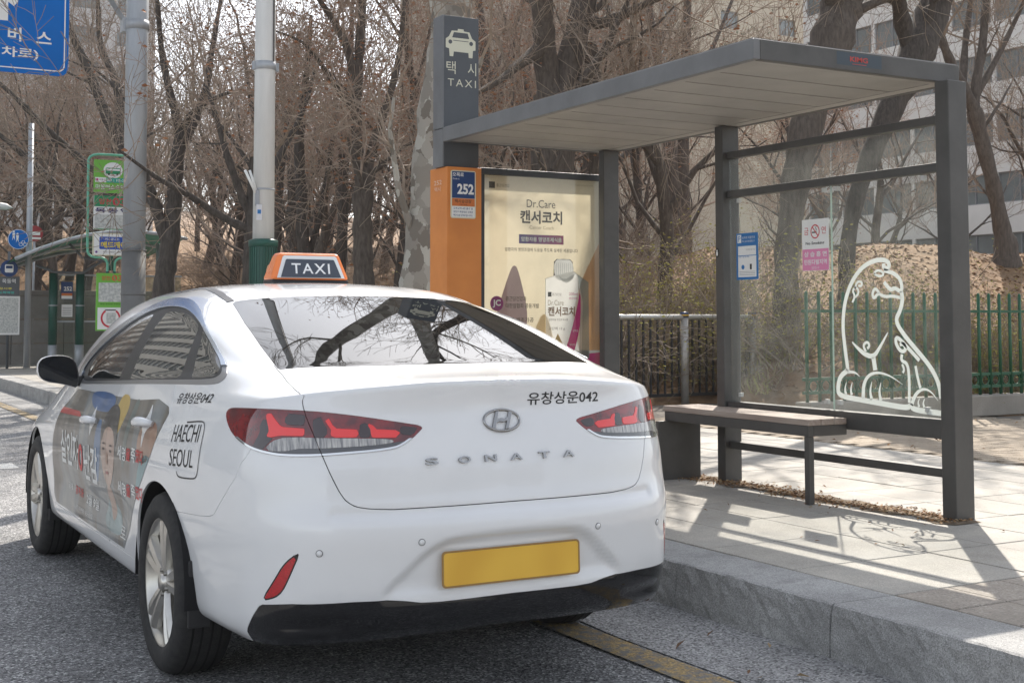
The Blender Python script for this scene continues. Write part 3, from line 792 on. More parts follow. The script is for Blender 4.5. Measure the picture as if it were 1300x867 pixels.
    def patch(poly, col, nm, d, rough=.3, smooth_=2):
        if smooth_ == 1:            # small features: a polygon laid on the panel
            q = chaikin(poly, 1); mb = MB(); tri = tessellate_polygon([[Vector((y, z, 0)) for y, z in q]])
            mb.add([(lambda p: (-p.x, p.y, p.z))(side_pt(y, z, d + .0012)[0]) for y, z in q], [t[::-1] for t in tri]); mb.build(nm, mat('film ' + nm + str(col), col, .4), rd if q[0][0] < 1.99 else fd); return
        for s_, d_ in ((fdoor, fd), (rdoor, rd)):
            pc, _ = s_.split(sdf(YZ(s_), chaikin(poly, smooth_)), 0.)
            if len(pc.F) > 3: skin_object(nm, pc.offset(d).mirror(), mat('film ' + nm + str(col), col, rough, coat=.3, spec=.3, col2=tuple(c_ * .72 for c_ in col), scale=5), d_, flange=0)
    patch([(2.60, .965), (2.40, .985), (2.02, .985), (2.0, .93), (2.1, .90), (2.45, .90)], (.05, .12, .28), 'film_blue', .0010)
    patch([(1.93, .99), (1.80, 1.0), (1.72, .97), (1.74, .87), (1.86, .80), (1.96, .84)], (.58, .40, .10), 'film_yellow', .0010)
    patch([(1.64, .99), (1.56, .99), (1.60, .86), (1.64, .7), (1.70, .7), (1.66, .86)], (.10, .14, .13), 'film_green', .0010)
    patch([(1.42, .90), (1.20, .93), (1.14, .86), (1.22, .78), (1.36, .74), (1.44, .80)], (.36, .20, .13), 'film_skin', .0010)
    patch([(1.36, .78), (1.22, .80), (1.20, .74), (1.36, .62), (1.46, .62)], (.16, .30, .32), 'film_teal', .0010)
    patch([(2.22, .86), (2.14, .88), (2.10, .74), (2.16, .58), (2.22, .60), (2.25, .74)], (.08, .16, .30), 'film_blue', .0010)
    # printed face of a man, plain: neck and shirt, face, hair, brows, eyes, nose, mouth
    patch([(2.06, .40), (1.80, .40), (1.74, .44), (1.84, .54), (1.98, .56), (2.10, .46)], (.22, .32, .33), 'film_shirt', .0010)
    patch([(2.00, .60), (1.88, .60), (1.86, .50), (1.92, .44), (1.98, .48)], (.38, .25, .19), 'film_skin', .0013)
    patch([(2.09, .80), (2.02, .855), (1.90, .860), (1.83, .80), (1.82, .72), (1.86, .64), (1.92, .595), (1.98, .595), (2.06, .66), (2.09, .73)], (.46, .31, .24), 'film_skin', .0016)
    patch([(2.12, .80), (2.10, .90), (2.02, .945), (1.90, .945), (1.81, .90), (1.79, .79), (1.83, .77), (1.85, .83), (1.95, .855), (2.05, .84), (2.08, .77)], (.03, .025, .025), 'film_hair', .0020)
    for yy in (2.035, 1.895):
        patch([(yy + .035, .772), (yy, .782), (yy - .035, .774), (yy, .772)], (.04, .03, .03), 'film_brow', .0019, smooth_=1)
        patch([(yy + .026, .752), (yy, .759), (yy - .026, .752), (yy, .745)], (.05, .04, .04), 'film_eye', .0019, smooth_=1)
    patch([(1.975, .742), (1.955, .742), (1.945, .69), (1.99, .69)], (.36, .23, .17), 'film_nose', .0019, smooth_=1)
    patch([(2.0, .655), (1.965, .662), (1.92, .655), (1.96, .645)], (.36, .14, .13), 'film_mouth', .0019, smooth_=1)
    patch([(3.20, .865), (2.70, .872), (2.62, .850), (3.22, .835)], (.55, .04, .04), 'film_red', .0010, smooth_=0)
    print_left('살인자', 3.06, .60, .46, .165, wv, 'lettering', fd, d=.0026, bold=.022)
    print_left('ㅇ', 2.60, .60, .10, .13, rv, 'lettering', fd, d=.0026, bold=.022)
    print_left('난감', 2.47, .575, .30, .165, wv, 'lettering', fd, d=.0026, bold=.022)
    print_left('공개', 2.98, .475, .11, .032, wv, 'lettering', fd, d=.0026)
    print_left('공개중', 2.80, .468, .20, .042, rv, 'lettering', fd, d=.0026, bold=.01)
    print_left('2월 9일', 2.52, .452, .28, .050, wv, 'lettering', fd, d=.0026, bold=.012)
    print_left('원작 네이버웹툰 살인자ㅇ난감', 2.76, .400, .40, .022, wv, 'lettering', fd, d=.0026)
    for z_ in (.735, .590):
        print_left('세명', 1.76, z_, .15, .058, wv, 'lettering', rd, d=.0026, bold=.02); print_left('을', 1.60, z_ + .008, .075, .050, rv, 'lettering', rd, d=.0026, bold=.02)
        print_left('죽', 1.51, z_ + .010, .070, .056, wv, 'lettering', rd, d=.0026, bold=.02); print_left('였다', 1.43, z_ + .014, .12, .056, rv, 'lettering', rd, d=.0026, bold=.02)
    print_left('로', 1.78, .405, .10, .05, wv, 'lettering', rd, d=.0026, bold=.0)
    # white star-shaped handle pads
    for door, yc, zc in ((fd, 2.34, .850), (rd, 1.345, .905)):
        st = []
        for i in range(12):
            a_ = R(90 + 30 * i); r_ = (.092, .036, .034)[0] if i % 3 == 0 else .040
            st.append((yc + .01 + r_ * math.cos(a_) * .9, zc + r_ * math.sin(a_)))
        for s_ in (fdoor, rdoor):
            pc, _ = s_.split(sdf(YZ(s_), st), 0.)
            if len(pc.F) > 3: skin_object('handle_pad', pc.offset(.0022).mirror(), white, door, flange=.002)
    # ---- wheels
    def wheel(x, y, sgn, first=None):
        if first is None:
            w = MB(); hw = .107
            prof = [(.232, -.085), (.236, -.098), (.262, -.108), (.300, -.106), (.322, -.092), (.332, -.070), (.3365, -.035), (.3375, 0), (.3365, .035), (.332, .070), (.322, .092), (.300, .106), (.262, .108), (.236, .098), (.232, .085)]
            w.lathe(prof[::-1], 64)
            for gx in (-.045, -.015, .015, .045):
                pass
            ty = w.build('tyre', rubber)
            g = MB()
            for gx in (-.052, -.018, .018, .052):
                g.lathe([(.3380, gx + .004), (.3386, gx), (.3380, gx - .004)], 64)
            gr_ = g.build('tread_groove', mat('tread groove', (.006, .006, .006), .9), ty)
            r_ = MB()
            r_.lathe([(.190, -.02), (.214, .02), (.218, .075), (.232, .090), (.2345, .094), (.2345, .086), (.222, .060)][::-1], 64)
            rim = r_.build('rim', alloy)
            r2_ = MB(); r2_.lathe([(.2135, -.09), (.2135, .018)], 48); r2_.lathe([(.0, -.032), (.213, -.032)][::-1], 48); r2_.build('rim_barrel', mat('dark rim barrel', (.06, .058, .055), .6, .3), rim)
            sp = []
            for k in range(10):
                a0 = R(36 * k + (7 if k % 2 else -7)); M = Matrix.Rotation(a0, 4, 'Z')
                b_ = MB(); wi, wo = .019, .031
                pts = [(.040, .082), (.12, .091), (.19, .095), (.227, .094)]
                vsx = []
                for q, (rr, h) in enumerate(pts):
                    ww = wi + (wo - wi) * q / 3; tw = .012 if k % 2 else -.012
                    sh_ = tw * q / 3
                    vsx += [(rr, sh_ - ww, h - .030), (rr, sh_ - ww * .7, h - .004), (rr, sh_ + (.35 * ww), h), (rr, sh_ + ww, h - .016), (rr, sh_ + ww * .9, h - .034)]
                fsx = [(q * 5 + j, (q + 1) * 5 + j, (q + 1) * 5 + (j + 1) % 5, q * 5 + (j + 1) % 5) for q in range(3) for j in range(5)]
                b_.add(vsx, fsx, False, M=M); sp.append(b_.build('spoke', alloy, rim))
            h_ = MB(); h_.lathe([(.0, .097), (.026, .096), (.030, .091), (.031, .078), (.058, .076), (.066, .06), (.066, -.02)][::-1], 32); h_.build('hub_cap', alloy, rim)
            for k in range(5):
                n_ = MB(); a0 = R(72 * k + 20); n_.lathe([(.0, .088), (.008, .088), (.009, .07)][::-1], 8, M=Matrix.Translation((.046 * math.cos(a0), .046 * math.sin(a0), 0)))
                n_.build('wheel_nut', mat('wheel nut', (.25, .24, .22), .4, .8), rim)
            d_ = MB(); d_.lathe([(.0, -.01), (.145, -.01), (.150, -.014), (.150, -.03)][::-1], 40); d_.build('brake_disc', mat('brake disc', (.10, .095, .09), .5, .6), rim)
        return None
    def add_wheel(x, y, sgn, rot):
        w = empty('wheel'); w.parent = car
        w.matrix_local = Matrix.Translation((x, y, .335)) @ Matrix.Rotation(R(90) * sgn, 4, 'Y') @ Matrix.Rotation(rot, 4, 'Z')
        return w
    before = set(bpy.data.objects); wheel(0, 0, 1); new = [o for o in bpy.data.objects if o not in before]
    tops = [o for o in new if o.parent is None]
    for i, (x, y, sgn) in enumerate(((-.815, 1.105, -1), (-.815, 3.91, -1), (.815, 1.105, 1), (.815, 3.91, 1))):
        # a wheel is the tyre mesh (with its rim and pieces one level down)
        M = Matrix.Translation((x, y, .335)) @ Matrix.Rotation(R(90) * sgn, 4, 'Y') @ Matrix.Rotation(R(10 + 31 * i), 4, 'Z')
        for o in tops:
            if i == 0: c = o
            else: c = o.copy(); COL.objects.link(c)
            c.parent = car; c.matrix_local = M
            kids = [k for k in new if k.parent == o] if i == 0 else [k for k in new if k.parent == o]
            if i:
                for k in kids:
                    d_ = k.copy(); COL.objects.link(d_); d_.parent = c
    # mud flaps
    for x, y in ((-.855, .745), (.855, .745), (-.86, 3.545), (.86, 3.545)):
        mb = MB(); mb.bbox((x - .045, y - .006, .235), (x + .035, y + .006, .47), .003); mb.build('mud_flap', dark, car)
    # ---- roof lamp
    zr = T.ray_cast(Vector((0, 2.05, 3)), Vector((0, 0, -1)))[0].z
    sign = MB()
    def taper(w0, w1, y0, y1, z0, z1, r=.0):
        vsx = [(-w0, y0, z0), (w0, y0, z0), (w0, y1, z0), (-w0, y1, z0), (-w1, y0 + .03, z1), (w1, y0 + .03, z1), (w1, y1 - .03, z1), (-w1, y1 - .03, z1)]
        return vsx, [(0, 3, 2, 1), (4, 5, 6, 7), (0, 1, 5, 4), (1, 2, 6, 5), (2, 3, 7, 6), (3, 0, 4, 7)]
    sign.add(*taper(.195, .150, 1.98, 2.13, zr + .012, zr + .142)); so = sign.build('roof_lamp', orange, car); bevel_mod(so, .018, 3)
    mb = MB(); mb.bbox((-.19, 1.985, zr - .01), (.19, 2.125, zr + .016), .006); mb.build('lamp_base', dark, so)
    F_ = frame((0, 1.98 + .002, zr + .012), (1, 0, 0), (0, .03, .13))
    mb = MB(); mb.prism([(-.168, .010), (.168, .010), (.134, .112), (.126, .118), (-.126, .118), (-.134, .112)], -.002, .004, M=F_); mb.build('lamp_border', mat('white lamp border', (.75, .76, .76), .35), so)
    mb = MB(); mb.prism([(-.150, .012), (.150, .012), (.121, .095), (.116, .100), (-.116, .100), (-.121, .095)], .001, .0065, M=F_); mb.build('lamp_panel', mat('dark lamp panel', (.035, .045, .065), .25, coat=.5), so)
    v, f = text_fit('TAXI', -.095, .030, .190, .050, bold=.01, spacing=1.2); mb = MB(); mb.add([(a_, b_, .0072) for a_, b_, _ in v], f, M=F_); mb.build('lamp_letters', mat('white lamp letters', (.82, .82, .82), .4), so)
    v, f = text_fit('택시', -.045, .03, .085, .05, bold=.01)
    F2 = frame((-.195 - .001, 2.10, zr + .012), (0, -1, 0), (.045, 0, .13)); mb = MB(); mb.add([(a_ + .04, b_, .001) for a_, b_, _ in v], f, M=F2); mb.build('side_letters', mat('pale orange print', (.9, .45, .25), .5), so)
    # ---- cabin pieces seen through the glass are kept dark; a wiper-less rear screen has a high brake light
    mb = MB(); mb.bbox((-.16, .50, 1.150), (.16, .56, 1.165), .004); mb.build('brake_light', redd, car)
    return car

def ad_film():
    m = bpy.data.materials.new('printed door film'); m.use_nodes = True; nt = m.node_tree; b = nt.nodes['Principled BSDF']; L = nt.links.new
    tc = nt.nodes.new('ShaderNodeTexCoord'); mp = nt.nodes.new('ShaderNodeMapping'); mp.inputs['Scale'].default_value = (1, 2.2, 1.0); L(tc.outputs['Object'], mp.inputs[0])
    n = nt.nodes.new('ShaderNodeTexNoise'); n.inputs['Scale'].default_value = 1.9; n.inputs['Detail'].default_value = 3; L(mp.outputs[0], n.inputs['Vector'])
    r = nt.nodes.new('ShaderNodeValToRGB'); e = r.color_ramp.elements
    e[0].position = .30; e[0].color = (.055, .050, .045, 1); e[1].position = .70; e[1].color = (.30, .29, .26, 1)
    x = e.new(.45); x.color = (.13, .115, .095, 1); x = e.new(.56); x.color = (.17, .19, .20, 1)
    L(n.outputs['Fac'], r.inputs[0]); L(r.outputs[0], b.inputs['Base Color'])
    b.inputs['Roughness'].default_value = .35; b.inputs['Specular IOR Level'].default_value = .3; b.inputs['Coat Weight'].default_value = .35; b.inputs['Coat Roughness'].default_value = .04
    return m
make_taxi()
# ------------------------------------------------------------------ ground, road, kerb, pavement
KZ = .21
def speckle(name, base, dark_, light, scale, bump=.5, patch=None, rough=.9):
    """asphalt / granite: three-tone speckle plus broad patches and a grainy bump"""
    if name in _M: return _M[name]
    m = bpy.data.materials.new(name); m.use_nodes = True; _M[name] = m; nt = m.node_tree; L = nt.links.new
    b = nt.nodes['Principled BSDF']; b.inputs['Roughness'].default_value = rough
    tc = nt.nodes.new('ShaderNodeTexCoord'); geo = nt.nodes.new('ShaderNodeNewGeometry')
    v = nt.nodes.new('ShaderNodeTexVoronoi'); v.inputs['Scale'].default_value = scale; L(geo.outputs['Position'], v.inputs['Vector'])
    r = nt.nodes.new('ShaderNodeValToRGB'); e = r.color_ramp.elements
    e[0].position = .1; e[0].color = (*dark_, 1); e[1].position = .95; e[1].color = (*light, 1); x = e.new(.5); x.color = (*base, 1); x = e.new(.82); x.color = (*base, 1)
    s = nt.nodes.new('ShaderNodeSeparateColor'); L(v.outputs['Color'], s.inputs[0]); L(s.outputs[0], r.inputs[0])
    n = nt.nodes.new('ShaderNodeTexNoise'); n.inputs['Scale'].default_value = 1.3; n.inputs['Detail'].default_value = 6; n.inputs['Roughness'].default_value = .65; L(geo.outputs['Position'], n.inputs['Vector'])
    mr = nt.nodes.new('ShaderNodeMapRange'); mr.inputs[1].default_value = .3; mr.inputs[2].default_value = .7; mr.inputs[3].default_value = .72; mr.inputs[4].default_value = 1.22; L(n.outputs['Fac'], mr.inputs[0])
    mx = nt.nodes.new('ShaderNodeMix'); mx.data_type = 'RGBA'; mx.blend_type = 'MULTIPLY'; mx.inputs[0].default_value = 1
    L(r.outputs[0], mx.inputs[6]); L(mr.outputs[0], mx.inputs[7])
    last = mx.outputs[2]
    if patch:
        n2 = nt.nodes.new('ShaderNodeTexNoise'); n2.inputs['Scale'].default_value = patch[1]; n2.inputs['Detail'].default_value = 7; n2.inputs['Roughness'].default_value = .7; L(geo.outputs['Position'], n2.inputs['Vector'])
        r2 = nt.nodes.new('ShaderNodeMapRange'); r2.inputs[1].default_value = patch[2]; r2.inputs[2].default_value = patch[3]; L(n2.outputs['Fac'], r2.inputs[0])
        m2 = nt.nodes.new('ShaderNodeMix'); m2.data_type = 'RGBA'; L(r2.outputs[0], m2.inputs[0]); L(last, m2.inputs[6]); m2.inputs[7].default_value = (*patch[0], 1); last = m2.outputs[2]
    L(last, b.inputs['Base Color'])
    bp = nt.nodes.new('ShaderNodeBump'); bp.inputs['Strength'].default_value = bump; bp.inputs['Distance'].default_value = .004
    L(v.outputs['Distance'], bp.inputs['Height']); L(bp.outputs[0], b.inputs['Normal'])
    return m

def fence_y(x): return 13.9 if x < 10.5 else (13.9 - 3.4 * smooth01((x - 10.5) / 1.6))
def hill_h(x, y):
    d = min(x - 8.9, y - float(fence_y(x)))
    d = max(d, min(y - 33.6, x + 1.5, 40))
    if d <= 0: return .14
    k = float(smooth01(d / 8.5))
    far = max(0, math.hypot(x - 12, y - 18) - 24)
    return .34 + 2.35 * k + .12 * math.sin(x * 1.3 + 1) * math.sin(y * 1.1) * k + .05 * math.sin(x * 3.1) * math.sin(y * 2.7 + 1) + .012 * far + .075 * max(0, y - 42)
def make_ground():
    asph = speckle('asphalt', (.25, .25, .252), (.07, .07, .072), (.60, .60, .59), 120, .8)
    gut = speckle('gutter concrete', (.30, .30, .30), (.10, .10, .10), (.46, .46, .45), 120, .6)
    o = MB(); o.sheet([(-300, -60), (3.62, -60), (3.62, 33.3), (-2.2, 60), (-2.2, 400), (-300, 400)]); rd = o.build('road', asph); rd['kind'] = 'structure'
    g = MB(); pts = []; n = 44; L_ = []
    for i in range(n + 1):
        y = -2 + 36 * i / n; L_.append((3.07 + .018 * math.sin(y * 5.1) + .012 * math.sin(y * 13 + 1), y))
    g.sheet(L_ + [(3.60, 34), (3.60, -2)], z=.004); g.build('gutter', gut, rd)
    yl = speckle('worn yellow road paint', (.40, .28, .11), (.18, .14, .09), (.52, .38, .17), 130, .5, patch=((.17, .17, .17), 22, .42, .60))
    l = MB(); l.sheet([(2.885 - .0, 2.0), (3.04, 2.0), (3.025, 5.5), (3.02, 30), (2.87, 30), (2.87, 5.5)], z=.008); l.build('yellow_line', yl, rd)
    wl = speckle('worn white road paint', (.62, .62, .60), (.3, .3, .3), (.75, .75, .73), 130, .5, patch=((.10, .10, .10), 14, .52, .70))
    l = MB()
    l.sheet([(-6.0, 12.75), (1.95, 12.55), (1.95, 11.95), (-6.0, 12.15)][::-1] if False else [(-6.0, 12.2), (1.86, 12.2), (1.86, 12.65), (-6.0, 12.65)], z=.004); l.build('stop_line', wl, rd)
    # kerb stones
    gran = speckle('kerb granite', (.335, .335, .33), (.22, .22, .215), (.43, .43, .42), 230, .35, patch=((.20, .20, .195), 5, .52, .75), rough=.85)
    k = MB(); k.box((3.66, -6, -.1), (3.90, 34, KZ - .03)); kb = k.build('kerb', gran); kb['kind'] = 'structure'
    # each stone: split-faced front with a worn top edge, one mesh shared by all (mirrored and nudged)
    rs = random.Random(3)
    def stone_mesh(sd):
        r2 = random.Random(sd); nx, nz = 26, 8; mb = MB(); L0 = .994
        rows = []
        for j in range(nz + 1):
            z = -.10 + (KZ + .10) * j / nz
            rows.append([(.0 + .020 * (1 - j / nz) * -1 + r2.uniform(-.006, .006) * (0 < j) + (.004 if j == nz else 0), L0 * i / nx, z - (.005 if j == nz else 0)) for i in range(nx + 1)])
        rows.append([(.016 + r2.uniform(-.002, .002), L0 * i / nx, KZ) for i in range(nx + 1)])
        rows.append([(.325, L0 * i / nx, KZ) for i in range(nx + 1)])
        rows.append([(.327, L0 * i / nx, KZ - .05) for i in range(nx + 1)])
        m = nx + 1; vs_ = [p for r_ in rows for p in r_]
        fs = [(a * m + i, (a + 1) * m + i, (a + 1) * m + i + 1, a * m + i + 1) for a in range(len(rows) - 1) for i in range(nx)]
        fs += [tuple(a * m for a in range(len(rows))), tuple(a * m + nx for a in range(len(rows)))[::-1]]
        mb.add(vs_, fs); return mb
    protos = [stone_mesh(s_).build('kerb_stone', gran, kb) for s_ in (1, 2, 3)]
    y0 = -2.14; n = 0
    for i in range(34):
        if i < 3: o = protos[i]
        else:
            o = protos[i % 3].copy(); COL.objects.link(o)
        o.location = (3.588 + rs.uniform(-.003, .003), y0 + i * 1.0, rs.uniform(-.003, .001))
    # pavement bed and slabs
    bed = speckle('pavement joint sand', (.16, .14, .115), (.09, .08, .07), (.22, .20, .17), 90, .6)
    o = MB(); o.sheet([(3.9, -6), (9.0, -6), (30, -6), (30, 10.2), (12.2, 10.2), (11.6, 12), (10.6, 13.9), (8.95, 13.9), (8.95, 33.3), (3.9, 33.3)], z=KZ - .012)
    sw = o.build('sidewalk', bed); sw['kind'] = 'structure'
    sl = speckle('pavement granite slab', (.375, .352, .312), (.30, .284, .252), (.445, .42, .378), 210, .25, patch=((.32, .31, .29), 3.0, .45, .8), rough=.8)
    sl2 = speckle('pavement tan slab', (.34, .30, .255), (.26, .23, .20), (.42, .38, .33), 120, .3, patch=((.27, .24, .20), 4.0, .45, .8), rough=.85)
    def slab_proto(nm, w, l, m_):
        b_ = MB(); b_.bbox((-w / 2 + .0035, -l / 2 + .0035, -.03), (w / 2 - .0035, l / 2 - .0035, 0), .003); return b_.build(nm, m_, sw)
    p1 = slab_proto('paving_slab', .422, .60, sl); p2 = slab_proto('tan_slab', .30, .30, sl2); first = {1: True, 2: True}
    def put(p, k, x, y):
        if first[k]: o = p; first[k] = False
        else: o = p.copy(); COL.objects.link(o)
        o.location = (x, y, KZ + rs.uniform(-.0015, .0015)); o.rotation_euler = (rs.uniform(-.0016, .0016), rs.uniform(-.0016, .0016), 0)
    yy = 3.86 + .30
    for r_ in range(23):
        for c_ in range(10): put(p1, 1, 3.925 + .211 + c_ * .422, yy + r_ * .60)
    yy = 3.85 - .15
    for r_ in range(5):
        for c_ in range(14): put(p2, 2, 3.925 + .15 + c_ * .30, yy - r_ * .30)
    o = MB()
    for r_ in range(32):
        for c_ in range(12):
            x, y = 3.925 + .211 + c_ * .422, yy + .45 + 23 * .60 + r_ * .60
            if y < 33: o.bbox((x - .209, y - .298, KZ - .03), (x + .209, y + .298, KZ), .003)
    f_ = o.build('far_slabs', sl, sw); f_['kind'] = 'stuff'
    br = speckle('pavement brick', (.345, .285, .215), (.25, .20, .15), (.42, .36, .28), 110, .3, patch=((.28, .235, .18), 2.0, .4, .75), rough=.9)
    b_ = MB(); b_.bbox((-.108, -.0525, -.03), (.108, .0525, 0), .003); bp_ = b_.build('paving_brick', br, sw)
    spots = []
    for r_ in range(70):
        for c_ in range(16):
            x = 8.27 + c_ * .222 + (.111 if r_ % 2 else 0); y = 4.2 + r_ * .111
            if x < 11.9: spots.append((x, y))
    inv_ = [(p[0] * .872 - p[1] * .4896) / (p[0] * .4888 + p[1] * .8705) for p in spots]
    key = sorted(range(len(spots)), key=lambda i: (0 if .20 < inv_[i] < .41 else 1, spots[i][0] * .4888 + spots[i][1] * .8705))
    rest = MB()
    for q, i in enumerate(key):
        x, y = spots[i]
        if q < 300:
            o = bp_ if q == 0 else bp_.copy()
            if q: COL.objects.link(o)
            o.location = (x, y, KZ + .002 + rs.uniform(-.002, .002)); o.rotation_euler = (rs.uniform(-.006, .006), rs.uniform(-.006, .006), rs.uniform(-.008, .008))
        else: rest.bbox((x - .108, y - .0525, KZ - .03), (x + .108, y + .0525, KZ + .001 + rs.uniform(-.002, .002)), .003)
    f_ = rest.build('brick_field', br, sw); f_['kind'] = 'stuff'
    # hill of leaf mould behind the fences, running out to the horizon
    hm = mat('leaf mould', (.13, .078, .04), .95, col2=(.28, .17, .085), scale=2.2, detail=9, bump=1.0, bscale=26, contrast=(.32, .68))
    def grid(xs, ys, nm):
        V = [(x, y, hill_h(x, y)) for y in ys for x in xs]; m = len(xs)
        F = [(j * m + i, j * m + i + 1, (j + 1) * m + i + 1, (j + 1) * m + i) for j in range(len(ys) - 1) for i in range(m - 1)]
        b_ = MB(); b_.add(V, F, True); o = b_.build(nm, hm); o['kind'] = 'structure'; return o
    xs = list(np.arange(3.95, 26, .35)) + list(np.arange(26, 60, 2.0)) + [70, 90, 120, 180, 300]
    ys = [-60, -30] + list(np.arange(-10, 8, 2)) + list(np.arange(8, 44, .35)) + list(np.arange(44, 80, 2)) + [90, 120, 180, 300, 500]
    grid(xs, ys, 'hill')
    xs2 = [-60, -30, -12, -6] + list(np.arange(-4, 3.96, .5)) + [3.95]; ys2 = list(np.arange(33.35, 46, .5)) + [50, 60, 80, 120, 200, 400]
    V = [(x, y, hill_h(x, y) if x > -3 else -.3) for y in ys2 for x in xs2]; m = len(xs2)
    F = [(j * m + i, j * m + i + 1, (j + 1) * m + i + 1, (j + 1) * m + i) for j in range(len(ys2) - 1) for i in range(m - 1)]
    b_ = MB(); b_.add(V, F, True); o = b_.build('hill', hm); o['kind'] = 'structure'
make_ground()

def leaf_litter():
    rs = random.Random(11); cols = [(.31, .165, .075), (.40, .245, .12), (.20, .105, .052), (.46, .33, .18), (.37, .195, .08)]
    mats = [mat('dry leaf %d' % i, c, .8, col2=tuple(.7 * x for x in c), scale=30) for i, c in enumerate(cols)]
    def field(nm, pts, size, tilt=.6):
        b_ = MB()
        for x, y, z in pts:
            s_ = size * rs.uniform(.5, 1.3); a_ = rs.uniform(0, 6.28); t1, t2 = rs.uniform(-tilt, tilt), rs.uniform(-tilt, tilt)
            M = Matrix.Translation((x, y, z + .006)) @ Matrix.Rotation(a_, 4, 'Z') @ Matrix.Rotation(t1, 4, 'X') @ Matrix.Rotation(t2, 4, 'Y')
            b_.cur = rs.randrange(5)
            b_.add([(-s_, 0, 0), (0, -s_ * .55, .2 * s_), (s_, 0, 0), (0, s_ * .55, .25 * s_)], [(0, 1, 2, 3)], M=M)
        o = b_.build(nm, mats); o['kind'] = 'stuff'; return o
    pts = []
    for i in range(1500):
        y = rs.uniform(5.0, 7.4); x = 5.62 + rs.gauss(-.03, .075) + .05 * math.sin(y * 5); pts.append((x, y, KZ + .002))
    for i in range(40): pts.append((rs.uniform(4.4, 6.2), rs.uniform(4.6, 8), KZ + .002))
    field('leaf_crumbs', pts, .0125)
    b_ = MB()   # dusty soil spilled along the foot of the glass
    ring_ = []
    for i in range(28):
        y = 4.95 + 2.5 * i / 27; ring_.append((5.70 + .03 * math.sin(i * 2.1), y))
    for i in range(27, -1, -1):
        y = 4.95 + 2.5 * i / 27; ring_.append((5.50 - .05 * math.sin(i * 1.3) - .03 * math.sin(i * 2.9), y))
    b_.sheet(ring_, z=KZ + .0045); o = b_.build('soil_spill', mat('spilled soil', (.11, .08, .052), .95, col2=(.24, .18, .12), scale=9, detail=8, bump=.6, bscale=120)); o['kind'] = 'stuff'
    pts = []
    while len(pts) < 27000:
        x, y = rs.uniform(8.9, 26), rs.uniform(10.3, 30)
        d = min(x - 8.9, y - float(fence_y(x)))
        if d < .1: continue
        pts.append((x, y, hill_h(x, y)))
    for i in range(7000): 
        x, y = rs.uniform(1, 18), rs.uniform(33.7, 58); pts.append((x, y, hill_h(x, y)))
    field('fallen_leaves', pts, .046, .35)
    pts = []
    for i in range(90): pts.append((rs.uniform(8.3, 11.5), rs.uniform(6, 10), KZ + .006))
    for i in range(60): pts.append((rs.uniform(3.1, 3.58), rs.uniform(3, 20), .012))
    field('blown_leaves', pts, .025)
leaf_litter()

def ground_cover():
    rs = random.Random(17); b_ = MB()
    m1 = mat('sprouting green', (.24, .24, .06), .7, col2=(.36, .33, .10), scale=4); m2 = mat('dry grass blade', (.36, .29, .16), .8, col2=(.26, .20, .11), scale=4)
    n = 0
    while n < 9000:
        x, y = rs.uniform(8.95, 22), rs.uniform(10.3, 18.5); d = min(x - 8.9, y - float(fence_y(x)))
        if d < .1 or d > 4.5 or rs.random() < d / 5: continue
        if math.sin(x * 2.1 + y) + math.sin(y * 3.3 - x) < -.6 + d * .25: continue
        z = hill_h(x, y); a = rs.uniform(0, 6.28); h = rs.uniform(.04, .22); w = rs.uniform(.006, .014); dx, dy = math.cos(a) * w, math.sin(a) * w; lx, ly = rs.uniform(-.08, .08), rs.uniform(-.08, .08)
        b_.cur = 0 if rs.random() < .55 else 1
        b_.add([(x - dx, y - dy, z), (x + dx, y + dy, z), (x + lx + dx * 1.6, y + ly + dy * 1.6, z + h * .6), (x + lx * 1.5, y + ly * 1.5, z + h)], [(0, 1, 2, 3)]); n += 1
    o = b_.build('ground_cover', [m1, m2]); o['kind'] = 'stuff'
ground_cover()
# ------------------------------------------------------------------ taxi stop: shelter, bench, pylon, poster case
STEEL = mat('grey painted steel', (.078, .075, .071), .45, col2=(.058, .056, .053), scale=5, detail=6, bump=.04, bscale=60, rvar=.1)
STEEL_L = mat('light grey painted steel', (.165, .168, .172), .42, col2=(.135, .137, .140), scale=4, detail=6, rvar=.1)
def flat(poly, M, m, nm, par, z=0.0):
    b_ = MB(); b_.sheet(poly, M=M, z=z); return b_.build(nm, m, par)
def rect(x0, y0, x1, y1): return [(x0, y0), (x1, y0), (x1, y1), (x0, y1)]
def letters(body, M, x0, y0, w, h, m, nm, par, z=.0015, **k):
    v, f = text_fit(body, x0, y0, w, h, **k); b_ = MB(); b_.add([(a, b, z) for a, b, c in v], f, M=M); return b_.build(nm, m, par)
def disc(cx, cy, rx, ry=None, n=28): return [(cx + rx * math.cos(2 * math.pi * i / n), cy + (ry or rx) * math.sin(2 * math.pi * i / n)) for i in range(n)]
def ring_band(mb, cx, cy, r0, r1, M, z, a0=0, a1=360, n=40, ry=1.0):
    P = [(cx + r * math.cos(R(a0 + (a1 - a0) * i / n)), cy + ry * r * math.sin(R(a0 + (a1 - a0) * i / n)), z) for r in (r0, r1) for i in range(n + 1)]
    mb.add(P, [(i, n + 1 + i, n + 2 + i, i + 1) for i in range(n)][::1], M=M)
